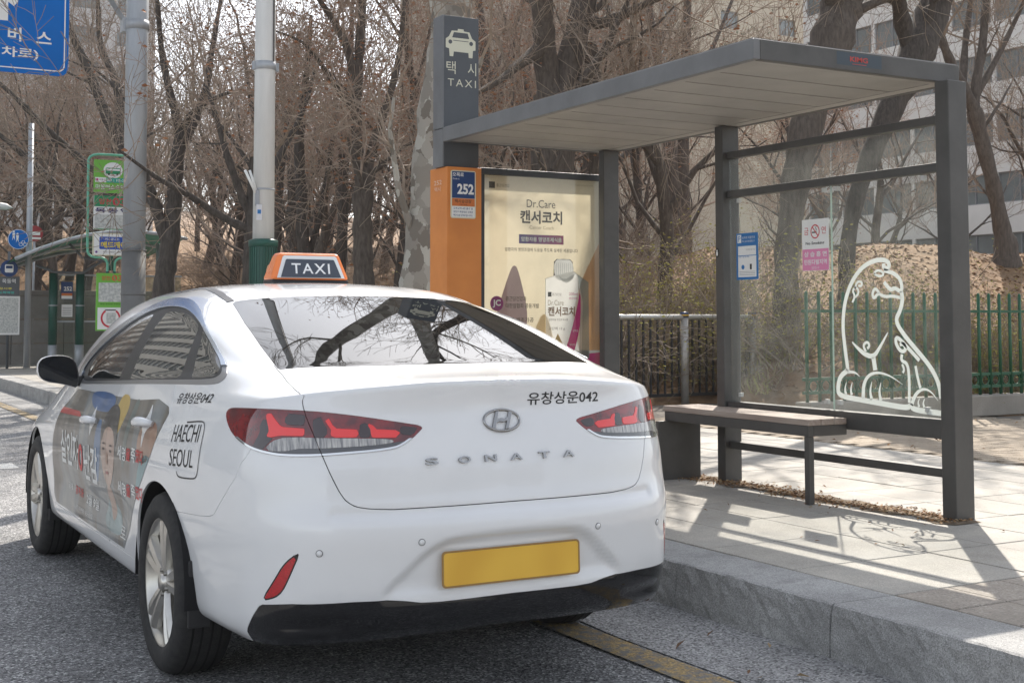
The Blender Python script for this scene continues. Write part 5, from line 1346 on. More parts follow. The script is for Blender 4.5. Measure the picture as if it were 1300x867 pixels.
def make_poles():
    # steel pole carrying the road sign
    bx, by = 4.075, 17.6
    p = empty('sign_pole', (bx, by, KZ), 0, 'thick galvanised steel pole rising beside the green bus stop sign', 'pole')
    mb = MB(); mb.tube([(0, 0, 2.0), (0, 0, 4.2), (0, 0, 7.6)], [.148, .146, .142], 28); mb.build('shaft', GALV, p)
    mb = MB(); mb.tube([(0, 0, 0), (0, 0, 2.02)], .158, 28); mb.tube([(0, 0, 2.0), (0, 0, 2.03)], .164, 28); mb.tube([(0, 0, 1.42), (0, 0, 1.45)], .163, 28); w = mb.build('wrap', GALV_D, p); w['label'] = 'dull grey wrap round the foot of the pole'
    mb = MB(); mb.tube([(-.10, .1, 5.05), (-1.0, .1, 6.35), (-1.5, .1, 7.05)], .035, 10); mb.build('brace', GALV, p)
    mb = MB(); mb.tube([(-.1, .1, 6.9), (-4.4, .1, 7.05)], .075, 14); mb.tube([(-.1, .1, 5.9), (-4.4, .1, 6.0)], .055, 14); mb.build('arm', GALV, p)
    mb = MB(); mb.tube([(0, 0, 5.0), (0, 0, 5.12)], .158, 20); mb.box((-.19, .02, 4.97), (-.12, .18, 5.16)); mb.build('clamp', GALV, p)
    # blue direction sign hung from its arm
    s = empty('road_sign', (2.0, 17.5, 4.47), 0, 'large blue overhead road sign with white arrow and bus lane lettering', 'road sign')
    M = frame((2.30, 17.50, 4.47), (1, 0, 0), (0, 0, 1)); M = frame((.30, 0, 0), (1, 0, 0), (0, 0, 1))   # local x: 0.87 is the right edge
    mb = MB(); mb.prism(rrect(-1.9, 0, .87, 2.3, .12), -.02, .0, M=M); mb.build('panel', SIGNBLUE, s)
    o, i = rrect(-1.86, .055, .825, 2.25, .085), rrect(-1.845, .070, .810, 2.235, .072); n = len(o); b = MB()
    b.add([(x, y, .003) for x, y in o + i], [(j, (j + 1) % n, n + (j + 1) % n, n + j) for j in range(n)], M=M); b.build('border', WHITE_P, s)
    flat([(-.20, .66), (.115, .66), (.115, .905), (.185, .855), (.235, .925), (-.04, 1.22), (-.315, .925), (-.265, .855), (-.20, .905)], M, WHITE_P, 'arrow', s, .003)
    letters('버', M, .117, .405, .165, .18, WHITE_P, 'letters', s, .004, bold=.02); letters('스', M, .465, .405, .19, .155, WHITE_P, 'letters', s, .004, bold=.02)
    letters('차로)', M, .045, .175, .45, .155, WHITE_P, 'letters', s, .004, bold=.02)
    # pale street lamp pole with green foot
    bx, by = 4.035, 12.1
    p = empty('lamp_pole', (bx, by, KZ), 0, 'pale grey street lamp pole with ribbed green foot behind the taxi', 'pole')
    mb = MB(); mb.tube([(0, 0, 1.6), (0, 0, 4.0), (0, 0, 9.2)], [.104, .098, .080], 28); mb.build('shaft', POLE_W, p)
    mb = MB(); mb.tube([(0, 0, 9.15), (-.5, -.1, 9.45), (-1.5, -.3, 9.6)], [.05, .04, .035], 12); mb.build('arm', POLE_W, p); mb = MB(); mb.lathe([(.0, -.40), (.09, -.34), (.15, -.1), (.13, .2), (.0, .34)], 18, M=Matrix.Translation((-1.75, -.35, 9.6)) @ Matrix.Rotation(R(95), 4, 'Y') @ Matrix.Scale(.5, 4, (1, 0, 0))); mb.build('lamp_head', POLE_W, p)
    mb = MB()
    for k in range(30):
        a0, a1, a2 = R(12 * k), R(12 * k + 7), R(12 * k + 12); r0, r1 = .128, .134
        P = [(r1 * math.cos(a), r1 * math.sin(a)) for a in (a0, a1)] + [(r0 * math.cos(a), r0 * math.sin(a)) for a in (a1, a2)]
        mb.add([(x, y, z) for z in (0, 1.82) for x, y in P], [(0, 1, 5, 4), (1, 2, 6, 5), (2, 3, 7, 6)])
    mb.lathe([(.138, 1.80), (.142, 1.80), (.142, 1.86), (.10, 1.875)], 28); g = mb.build('foot_cover', DGREEN, p); g['label'] = 'ribbed dark green foot of the lamp pole'
    mb = MB(); mb.lathe([(.098, 3.52), (.106, 3.52), (.106, 3.60), (.098, 3.60)], 28); mb.box((-.125, -.02, 3.52), (-.10, .02, 3.60)); mb.box((.10, -.02, 3.52), (.135, .02, 3.60)); mb.build('band_clamp', GALV, p)
    mb = MB(); mb.lathe([(.102, 2.345), (.106, 2.345), (.106, 2.362), (.102, 2.362)], 28); mb.build('strap', GALV, p)
    mb = MB(); mb.tube([(.055, -.09, 3.6), (.055, -.094, 7.4)], .008, 6); mb.build('cable', GALV_D, p)
    f = empty('flag_holder', (bx - .10, by - .06, 2.5), 0, 'white twin tube flag holder strapped to the lamp pole', 'flag holder')
    mb = MB(); mb.tube([(0, 0, .02), (-.115, -.02, .235)], .013, 10); mb.build('tube_holder', WHITE_P, f); mb = MB(); mb.tube([(.012, 0, .02), (-.06, .01, .24)], .012, 10); mb.build('tube_holder', WHITE_P, f)
    mb = MB(); mb.box((-.005, -.02, -.10), (.03, .01, .05)); mb.build('bracket', GALV, f)
    st = MB(); S_ = frame((bx - .105, by - .100, 2.26), (1, 0, 0), (0, 0, 1)); st.box((0, 0, -.003), (.055, .15, 0), M=S_); o = st.build('pole_sticker', mat('sticker white', (.62, .63, .66), .5)); tag(o, 'small white and blue sticker on the lamp pole', 'sticker'); flat(rect(.01, .06, .045, .10), S_, BLUE_P, 'blue_mark', o, .001)
    # thin pole with the round pedestrian sign
    p = empty('thin_pole', (4.83, 31, KZ), 0, 'thin grey steel post holding the round blue pedestrian sign', 'post')
    mb = MB(); mb.tube([(0, 0, 0), (0, 0, 5.55)], [.075, .06], 14); mb.build('shaft', GALV, p); mb = MB(); mb.box((-.02, -.1, 2.75), (.02, 0, 3.05)); mb.build('bracket', GALV, p)
    s = empty('pedestrian_sign', (4.577, 30.85, 3.10), 0, 'round blue sign with white walking figures left of the thin post', 'traffic sign')
    M = frame((0, 0, 0), (1, 0, 0), (0, 0, 1)); mb = MB(); mb.prism(disc(0, 0, .225), -.012, 0, M=M); mb.build('disc', SIGNBLUE, s)
    mb = MB(); ring_band(mb, 0, 0, .212, .222, M, .002); mb.build('rim', WHITE_P, s)
    for x, h in ((-.10, .17), (-.02, .12)):
        flat(disc(x, h, .022, n=12), M, WHITE_P, 'figure', s, .003); flat([(x - .03, h - .03), (x + .03, h - .03), (x + .02, h - .12), (x + .03, h - .20), (x, h - .13), (x - .03, h - .20), (x - .02, h - .12)], M, WHITE_P, 'figure', s, .003)
    mb = MB(); ring_band(mb, .055, -.11, .035, .045, M, .003, n=16); ring_band(mb, .145, -.11, .035, .045, M, .003, n=16); stroke(mb, [(.055, -.11), (.085, -.03), (.13, -.03), (.145, -.11)], .012, M, .003); mb.build('bicycle', WHITE_P, s)
    s = empty('no_entry_sign', (5.36, 33.6, KZ), 0, 'small round red and white sign rising behind the far bus shelter roof', 'traffic sign')
    mb = MB(); mb.tube([(0, .03, 0), (0, .03, 3.2)], .03, 10); mb.build('post', GALV, s); mb = MB(); M = frame((0, 0, 3.2), (1, 0, 0), (0, 0, 1)); mb.prism(disc(0, 0, .20), -.01, 0, M=M); mb.build('disc', mat('sign red', (.30, .03, .035), .4), s); flat(rect(-.13, -.04, .13, .04), M, WHITE_P, 'bar', s, .003); flat(rect(-.15, -.14, .15, -.09), M, WHITE_P, 'bar', s, .003)
    # street lamp whose head leans into the picture at the left
    p = empty('street_lamp', (3.40, 31, KZ), 0, 'pale street lamp head reaching in from the left over the pavement', 'street lamp')
    mb = MB(); mb.tube([(0, 0, 0), (0, 0, 3.2), (.05, 0, 3.6), (.35, 0, 3.72), (.6, 0, 3.70)], [.07, .06, .05, .04, .035], 12); mb.build('post', GALV, p)
    mb = MB(); mb.lathe([(.0, -.34), (.06, -.30), (.085, -.1), (.075, .15), (.0, .30)], 16, M=Matrix.Translation((.78, 0, 3.64)) @ Matrix.Rotation(R(97), 4, 'Y')); mb.build('lamp_head', POLE_W, p)
    mb = MB(); mb.tube([(0, 0, 2.28), (1.25, 0, 2.24)], .018, 8); mb.tube([(0, 0, 1.95), (1.05, 0, 1.93)], .018, 8); mb.build('cross_bars', GALV, p)
make_poles()

def make_bus_stop():
    s = empty('bus_stop_sign', (4.08, 19, KZ), 0, 'green framed village bus stop sign partly hidden by the steel pole', 'bus stop sign')
    O = (-4.08, -19, -KZ)
    T = lambda p: tuple(a + b for a, b in zip(p, O))
    def corner(pts): return chaikin(pts, 2, closed=False)
    mb = MB(); mb.tube([T(p) for p in corner([(4.03, 19, 1.97), (4.03, 19, 2.19), (3.755, 19, 2.19), (3.745, 19, 2.4), (3.742, 19, 3.45), (3.742, 19, 3.66), (4.08, 19, 3.67), (4.42, 19, 3.66), (4.42, 19, 2.4), (4.42, 19, 2.19), (4.13, 19, 2.19), (4.13, 19, 1.97)])], .018, 10); mb.build('frame', MINT, s)
    mb = MB(); mb.tube([T((4.03, 19, KZ)), T((4.03, 19, 1.99))], .022, 10); mb.build('post', DGREEN, s); mb = MB(); mb.tube([T((4.13, 19, KZ)), T((4.13, 19, 1.99))], .022, 10); mb.build('post', DGREEN, s)
    mb = MB(); mb.tube([T((4.08, 19, 2.0)), T((4.08, 19, 2.5))], .03, 10); mb.build('post', DGREEN, s)
    M = frame(T((0, 18.965, 0)), (1, 0, 0), (0, 0, 1))
    def board(nm, x0, z0, x1, z1, m):
        b = MB(); b.box((x0, z0, -.03), (x1, z1, 0), M=M); return b.build(nm, m, s)
    L_ = lambda t, x, z, w, h, m, par, **k: letters(t, M, x, z, w, h, m, 'letters', par, .004, **k)
    a = board('top_board', 3.815, 3.115, 4.345, 3.585, SGREEN)
    flat(disc(4.08, 3.44, .135, .115), M, WHITE_P, 'roundel', a, .002)
    flat(rrect(3.975, 3.385, 4.185, 3.475, .02), M, SGREEN2, 'bus_pictogram', a, .003); flat(rect(3.985, 3.435, 4.175, 3.462), M, WHITE_P, 'bus_pictogram', a, .004)
    for x in (4.02, 4.14): flat(disc(x, 3.383, .016, n=12), M, BLACK_P, 'bus_pictogram', a, .004)
    flat(rect(3.83, 3.262, 3.985, 3.332), M, WHITE_P, 'white_strip', a, .003); flat(rect(3.99, 3.262, 4.335, 3.332), M, mat('teal strip', (.03, .34, .25), .45), 'teal_strip', a, .003)
    flat(disc(3.86, 3.30, .018, n=12), M, MAG_P, 'mark', a, .004); L_('서울시', 3.885, 3.285, .09, .03, BLACK_P, a); L_('ID : 15-354', 4.0, 3.280, .31, .036, WHITE_P, a, bold=.02); L_('마을버스승차장', 3.84, 3.165, .48, .070, WHITE_P, a, bold=.01)
    b = board('route_board', 3.822, 2.585, 4.345, 3.072, WHITE_P)
    flat(rect(3.822, 2.915, 4.345, 3.072), M, SGREEN2, 'green_band', b, .002); L_('양천', 3.89, 2.945, .17, .085, RED_P, b, bold=.02); L_('03', 4.08, 2.935, .19, .11, RED_P, b, bold=.03)
    L_('목동역', 3.84, 2.825, .48, .075, mat('violet ink', (.04, .035, .14), .5), b, bold=.03, spacing=1.3)
    flat(rect(3.832, 2.60, 4.335, 2.80), M, MAP_W, 'route_map', b, .002); flat(rect(3.822, 2.585, 4.345, 2.598), M, SGREEN2, 'green_band', b, .003)
    c = board('advert_board', 3.815, 2.215, 4.345, 2.535, CREAM_P)
    flat(rect(3.83, 2.228, 4.33, 2.522), M, WHITE_P, 'white_field', c, .002); flat(rrect(3.905, 2.305, 4.30, 2.485, .02), M, mat('bright blue print', (.02, .08, .40), .4), 'blue_box', c, .003)
    yy = mat('yellow print', (.75, .60, .04), .45); L_('버스광고는', 3.985, 2.435, .20, .036, WHITE_P, c, bold=.01); L_('애드케이', 3.925, 2.325, .355, .09, yy, c, bold=.04); L_('02-2655-4675', 3.96, 2.258, .30, .022, BLACK_P, c); flat(disc(3.865, 2.265, .017, n=12), M, VIO_P, 'mark', c, .003)
    d = board('lower_board', 3.875, 1.145, 4.28, 1.965, SGREEN)
    L_('양천', 3.945, 1.862, .12, .065, mat('orange red print', (.55, .12, .04), .45), d, bold=.02); L_('03', 4.085, 1.855, .15, .085, mat('orange red print', (.5, .1, .05), .45), d, bold=.03)
    flat(rect(3.905, 1.555, 4.245, 1.83), M, MAP_W, 'route_map', d, .002); flat(rect(3.895, 1.165, 4.262, 1.475), M, WHITE_P, 'white_field', d, .002); L_('평일 토요일 공휴일', 3.93, 1.515, .28, .022, BLACK_P, d)
    mb = MB(); ring_band(mb, 4.078, 1.325, .112, .138, M, .004, a0=125, a1=415, n=40); mb.build('red_ring', RED_P, d); flat(rect(4.02, 1.25, 4.15, 1.40), M, MAP_W, 'time_table', d, .004); flat(rect(4.0, 1.432, 4.15, 1.447), M, BLACK_P, 'time_table', d, .005)
make_bus_stop()

def make_far_shelter():
    s = empty('bus_shelter', (6.1, 31, KZ), 0, 'distant bus shelter with arched green roof on dark green pillars', 'shelter')
    O = Vector((-6.1, -31, -KZ))
    P_ = lambda x, y, z: (x - 6.1, y - 31, z - KZ)
    prof = [(4.30, 2.62), (4.75, 2.83), (5.3, 3.04), (5.8, 3.18), (6.3, 3.265), (6.9, 3.29), (7.5, 3.24), (8.0, 3.15)]
    gl = mat('green canopy sheet', (.10, .28, .19), .25, col2=(.07, .20, .14), scale=3)
    n = len(prof); mb = MB()
    mb.add([P_(x, y, z + o_ - (y - 29.4) * .075) for o_ in (0, .02) for y in (29.4, 32.9) for x, z in prof], [(i, i + 1, n + i + 1, n + i) for i in range(n - 1)] + [(2 * n + i, 3 * n + i, 3 * n + i + 1, 2 * n + i + 1) for i in range(n - 1)] + [(i, 2 * n + i, 2 * n + i + 1, i + 1) for i in range(n - 1)], True); mb.build('canopy', gl, s)
    for y in (29.38, 31.2, 32.92):
        mb = MB(); mb.tube([P_(x, y, z - .03 - (y - 29.4) * .075) for x, z in prof], .04, 8); mb.build('roof_rib', GALV, s)
    mb = MB(); mb.tube([P_(4.9, 30.4, 2.5), P_(5.3, 30.4, 2.36), P_(5.9, 30.4, 2.35), P_(6.3, 30.4, 2.6), P_(6.5, 30.4, 3.2)], .03, 8); mb.build('curved_brace', DGREY, s); mb = MB(); mb.tube([P_(5.6, 30.4, 3.0), P_(5.9, 30.4, 2.7), P_(6.5, 30.4, 2.6), P_(7.0, 30.4, 2.9)], .03, 8); mb.build('curved_brace', DGREY, s)
    for x in (5.36, 5.95, 7.73):
        mb = MB(); mb.tube([P_(x, 30.9, .72), P_(x, 30.9, 2.35 if x < 7 else 3.15)], .095 if x < 7 else .055, 14); c = mb.build('pillar', DGREEN if x < 7 else GALV, s)
        mb = MB(); mb.tube([P_(x, 30.9, KZ), P_(x, 30.9, .72)], .10 if x < 7 else .06, 14); mb.build('pillar_foot', GALV, c)
        mb = MB(); mb.tube([P_(x, 30.9, 1.6), P_(x, 30.9, 1.63)], .102, 14); mb.build('collar', GALV, c)
    gm = glass_mat('far shelter glass', (.86, .90, .88), .05, (.42, .42, .36))
    for x0, x1 in ((5.48, 5.84), (6.08, 6.95), (7.0, 7.66), (7.8, 8.3)):
        mb = MB(); mb.box(P_(x0, 31.0, .35), P_(x1, 31.012, 2.32)); g = mb.build('glass_pane', gm, s)
        mb = MB()
        for z in (.33, 1.25, 2.32): mb.box(P_(x0 - .02, 30.985, z - .02), P_(x1 + .02, 31.03, z + .02))
        mb.build('glass_frame', GALV, g)
    M = frame(P_(0, 30.96, 0), (1, 0, 0), (0, 0, 1)); 
    n_ = MB(); n_.box((5.54, 1.76, -.01), (5.80, 2.16, 0), M=M); q = n_.build('number_plate', NAVY_P, s); flat(rect(5.55, 1.84, 5.79, 1.90), M, mat('orange print', (.6, .17, .04), .45), 'orange_band', q, .002); flat(rect(5.55, 1.77, 5.79, 1.84), M, WHITE_P, 'white_band', q, .002); letters('252', M, 5.60, 1.95, .18, .10, WHITE_P, 'letters', q, .003, bold=.03)
    n_ = MB(); n_.box((5.56, 1.36, -.01), (5.80, 1.64, 0), M=M); q = n_.build('paper_notice', WHITE_P, s)
    for i in range(5): flat(rect(5.58, 1.40 + .04 * i, 5.78, 1.415 + .04 * i), M, GREY_P, 'text_line', q, .002)
    # bus stop marker to its left
    b = empty('bus_stop_marker', (4.36, 30.6, KZ), 0, 'round blue bus sign above a dark panel and white timetable on a post', 'bus stop sign')
    M = frame((-4.36, 0, -KZ), (1, 0, 0), (0, 0, 1))
    mb = MB(); mb.tube([(0, .03, 0), (0, .03, 2.6)], .03, 10); mb.build('post', DGREY, b)
    mb = MB(); mb.prism(disc(4.36, 2.43, .185), -.015, 0, M=M); d = mb.build('disc', NAVY_P, b); flat(rrect(4.27, 2.34, 4.45, 2.52, .03), M, WHITE_P, 'bus_pictogram', d, .002); flat(rect(4.29, 2.43, 4.43, 2.49), M, NAVY_P, 'bus_pictogram', d, .004)
    mb = MB(); mb.box((4.02, 1.83, -.05), (4.585, 2.25, 0), M=M); d = mb.build('dark_panel', DGREY, b); letters('목동역', M, 4.22, 2.10, .28, .10, WHITE_P, 'letters', d, .002, bold=.01)
    letters('잠시후', M, 4.15, 1.96, .28, .05, mat('amber led text', (.7, .6, .1), .5), 'letters', d, .002, bold=.02); letters('도착예정', M, 4.15, 1.87, .32, .05, mat('teal led text', (.05, .5, .4), .5), 'letters', d, .002, bold=.02)
    mb = MB(); mb.box((4.02, .96, -.04), (4.60, 1.815, 0), M=M); d = mb.build('white_board', WHITE_P, b); flat(rect(4.05, 1.0, 4.57, 1.78), M, MAP_W, 'time_table', d, .002)
    # concrete wall of cast panels
    w = empty('concrete_wall', (3.0, 33.1, .14), 0, 'grey concrete panel wall behind the far bus shelter', 'wall')
    cm = mat('cast concrete', (.26, .25, .235), .85, col2=(.19, .18, .17), scale=1.6, detail=8, bump=.3, bscale=30)
    p0 = None
    for r_ in range(3):
        for c_ in range(8):
            if p0 is None:
                mb = MB(); mb.bbox((.006, 0, .006), (1.194, .25, .574), .012); p0 = mb.build('wall_panel', cm, w); o = p0
            else: o = p0.copy(); COL.objects.link(o)
            o.location = (-4.2 + 1.2 * c_, 0, .0 + .58 * r_)
    mb = MB(); mb.bbox((-4.22, -.04, 1.742), (5.42, .29, 1.86), .01); mb.build('coping', cm, w)
make_far_shelter()

def make_fences():
    # dark railings with steel handrail, then the green railings on a concrete plinth
    f = empty('railing', (9.2, 13.75, KZ), 0, 'black barred railing with round steel handrail behind the shelter', 'fence')
    bar = mat('dark railing paint', (.025, .024, .024), .5); x0, x1 = 6.9, 11.45
    mb = MB(); mb.tube([(x0 - 9.2, 0, 1.12), (x1 - 9.2, -.08, 1.12)], .036, 14); mb.build('handrail', mat('brushed steel', (.56, .55, .52), .38, .55), f)
    mb = MB(); mb.box((x0 - 9.2, -.02, .09), (x1 - 9.2, .02, .13)); mb.build('lower_rail', bar, f)
    proto = None; k = 0; x = x0 + .04
    while x < x1:
        if proto is None: mb = MB(); mb.box((-.011, -.011, .13), (.011, .011, 1.09)); o = proto = mb.build('bar', bar, f)
        else: o = proto.copy(); COL.objects.link(o)
        o.location = (x - 9.2, -.04, 0); x += .112
    stl = mat('bollard steel', (.47, .45, .42), .42, .4, col2=(.38, .36, .33), scale=5); proto = None
    for x in (8.12, 10.27, 11.40):
        p = MB(); p.tube([(0, 0, 0), (0, 0, 1.12)], .052, 18)
        if proto is None: o = proto = p.build('post', stl, f)
        else: o = proto.copy(); COL.objects.link(o)
        o.location = (x - 9.2, -.06, 0)
        c = MB(); c.lathe([(.056, 1.12), (.058, 1.12), (.058, 1.17), (.05, 1.185), (.0, 1.19)], 18); c.build('post_cap', mat('navy cap', (.02, .04, .10), .4), o); c = MB(); c.lathe([(.0595, 1.135), (.0595, 1.155)], 18); c.build('yellow_band', mat('yellow band', (.55, .32, .03), .5), o)
    g = empty('green_railing', (10.5, 10.3, KZ), 0, 'green picket railing with ring ornaments on low concrete plinth', 'fence')
    gp = mat('green railing paint', (.010, .105, .045), .42, col2=(.012, .075, .035), scale=9)
    pl = MB(); pl.bbox((-1.25, -.1, 0), (9, .14, .235), .012); pl.build('plinth', mat('plinth concrete', (.34, .31, .27), .85, col2=(.25, .23, .20), scale=2, detail=8, bump=.3, bscale=50), g)
    for z in (.33, .47, 1.18): 
        mb = MB(); mb.box((-1.25, -.012, z - .016), (9, .022, z + .016)); mb.build('rail', gp, g)
    proto = ring0 = None
    for i in range(58):
        x = -1.2 + i * .172
        if proto is None:
            mb = MB(); mb.tube([(0, 0, .236), (0, 0, 1.36)], .0185, 10); mb.lathe([(.0185, 1.36), (.012, 1.385), (.0, 1.39)], 10); o = proto = mb.build('picket', gp, g)
            mb = MB(); mb.tube([(.058 * math.cos(R(15 * q)), 0, .058 * math.sin(R(15 * q))) for q in range(25)], .009, 6, cap=False); r_ = ring0 = mb.build('ring_ornament', gp, g)
        else: o = proto.copy(); COL.objects.link(o); r_ = ring0.copy(); COL.objects.link(r_)
        o.location = (x, 0, 0); r_.location = (x + .086, 0, .40)
make_fences()
# ------------------------------------------------------------------ trees, shrubs
BARK = mat('dark bark', (.045, .038, .033), .95, col2=(.115, .098, .085), scale=9, detail=8, bump=1.0, bscale=24, stretch=(3, 3, .7), contrast=(.35, .7))
BARK2 = mat('brown bark', (.070, .057, .048), .95, col2=(.15, .125, .105), scale=8, detail=8, bump=1.0, bscale=22, stretch=(3, 3, .7), contrast=(.35, .7))
def plane_bark():
    m = bpy.data.materials.new('mottled plane bark'); m.use_nodes = True; nt = m.node_tree; L = nt.links.new; b = nt.nodes['Principled BSDF']; b.inputs['Roughness'].default_value = .85
    tc = nt.nodes.new('ShaderNodeTexCoord'); mp = nt.nodes.new('ShaderNodeMapping'); mp.inputs['Scale'].default_value = (1, 1, .7); L(tc.outputs['Object'], mp.inputs[0])
    n0 = nt.nodes.new('ShaderNodeTexNoise'); n0.inputs['Scale'].default_value = 9; n0.inputs['Detail'].default_value = 3; L(mp.outputs[0], n0.inputs['Vector'])
    ad = nt.nodes.new('ShaderNodeMixRGB'); ad.blend_type = 'ADD'; ad.inputs[0].default_value = .16; L(mp.outputs[0], ad.inputs[1]); L(n0.outputs['Color'], ad.inputs[2])
    n = nt.nodes.new('ShaderNodeTexVoronoi'); n.inputs['Scale'].default_value = 10; L(ad.outputs[0], n.inputs['Vector'])
    sp = nt.nodes.new('ShaderNodeSeparateColor'); L(n.outputs['Color'], sp.inputs[0])
    r = nt.nodes.new('ShaderNodeValToRGB'); r.color_ramp.interpolation = 'CONSTANT'; e = r.color_ramp.elements
    e[0].position = 0; e[0].color = (.17, .15, .125, 1); e[1].position = .22; e[1].color = (.24, .22, .19, 1)
    for p_, c_ in ((.42, (.33, .31, .27)), (.62, (.27, .25, .215)), (.80, (.41, .395, .35))): x = e.new(p_); x.color = (*c_, 1)
    L(sp.outputs[0], r.inputs[0]); L(r.outputs[0], b.inputs['Base Color'])
    bp = nt.nodes.new('ShaderNodeBump'); bp.inputs['Strength'].default_value = .35; bp.inputs['Distance'].default_value = .01; L(r.outputs[0], bp.inputs['Height']); L(bp.outputs[0], b.inputs['Normal'])
    return m
PLANE = plane_bark()
TWIG = mat('twig bark', (.20, .155, .118), .95, col2=(.34, .275, .215), scale=3)
TWIG_R = mat('reddish twig bark', (.25, .185, .145), .95, col2=(.38, .295, .235), scale=3)
LEAF_D = mat('dead leaf', (.27, .105, .045), .8, col2=(.36, .19, .10), scale=4)
LEAF_Y = mat('spring bud green', (.27, .26, .055), .7, col2=(.42, .36, .08), scale=5)
LEAF_E = mat('evergreen leaf', (.030, .060, .018), .6, col2=(.06, .09, .03), scale=6)

class Tree:
    def __init__(s, seed): s.r = random.Random(seed); s.big = MB(); s.thin = MB(); s.leaf = MB(); s.tips = []
    def path(s, p, d, length, r0, r1, seg, wig, up):
        pts = [Vector(p)]; rad = [r0]; d = Vector(d).normalized(); r = s.r
        for i in range(seg):
            d = (d + Vector((r.gauss(0, wig), r.gauss(0, wig), r.gauss(0, wig) + up))).normalized()
            pts.append(pts[-1] + d * (length / seg)); rad.append(r0 + (r1 - r0) * (i + 1) / seg)
        return pts, rad, d
    def grow(s, p, d, length, r0, level, maxl, kids, wig=.16, up=.05, minr=.004):
        r = s.r; seg = (5, 5, 4, 3, 2)[min(level, 4)]
        r1 = max(minr, r0 * (.35 if level < maxl else .3))
        pts, rad, dd = s.path(p, d, length, r0, r1, seg, wig, up)
        n = 7 if r0 > .07 else 5 if r0 > .03 else 3
        (s.big if r0 > .028 else s.thin).tube(pts, rad, n, cap=False, smooth=n > 3)
        if level >= maxl: s.tips.append((pts[-1], dd)); return
        k = kids[min(level, len(kids) - 1)]
        for i in range(k):
            t = (.25 + .75 * (i + r.random() * .9) / k); f = t * seg; j = min(int(f), seg - 1); q = pts[j].lerp(pts[j + 1], f - j)
            base = (pts[j + 1] - pts[j]).normalized(); a = r.uniform(0, 6.283)
            side = base.cross(Vector((math.cos(a), math.sin(a), r.uniform(-.3, .6)))).normalized()
            ang = r.uniform(.45, 1.05) if level < 2 else r.uniform(.35, 1.0)
            nd = base * math.cos(ang) + side * math.sin(ang); nd.z += .10
            s.grow(q, nd, length * r.uniform(.45, .72), max(minr, (rad[j] * .55)), level + 1, maxl, kids, wig, up, minr)
        s.grow(pts[-1], dd, length * .62, r1, level + 1, maxl, kids, wig, up, minr)
    def leaves(s, n, size, spread):
        r = s.r
        if not s.tips: return
        for i in range(n):
            p, d = s.tips[r.randrange(len(s.tips))]; q = p + Vector((r.gauss(0, spread), r.gauss(0, spread), r.gauss(0, spread) - spread * .3))
            M = Matrix.Translation(q) @ Matrix.Rotation(r.uniform(0, 6.28), 4, 'Z') @ Matrix.Rotation(r.uniform(-1.4, 1.4), 4, 'X'); z = size * r.uniform(.5, 1.3)
            s.leaf.add([(-z, 0, 0), (0, -z * .5, z * .2), (z, 0, 0), (0, z * .5, z * .2)], [(0, 1, 2, 3)], M=M)
def smooth_limb(pts):
    P = [np.array(p) for p in pts]; out = []
    for i in range(len(P) - 1):
        a, b, c, d = P[max(i - 1, 0)], P[i], P[i + 1], P[min(i + 2, len(P) - 1)]
        for t in (0, .33, .66): out.append(.5 * ((2 * b) + (c - a) * t + (2 * a - 5 * b + 4 * c - d) * t * t + (3 * b - a - 3 * c + d) * t ** 3))
    out.append(P[-1]); return out

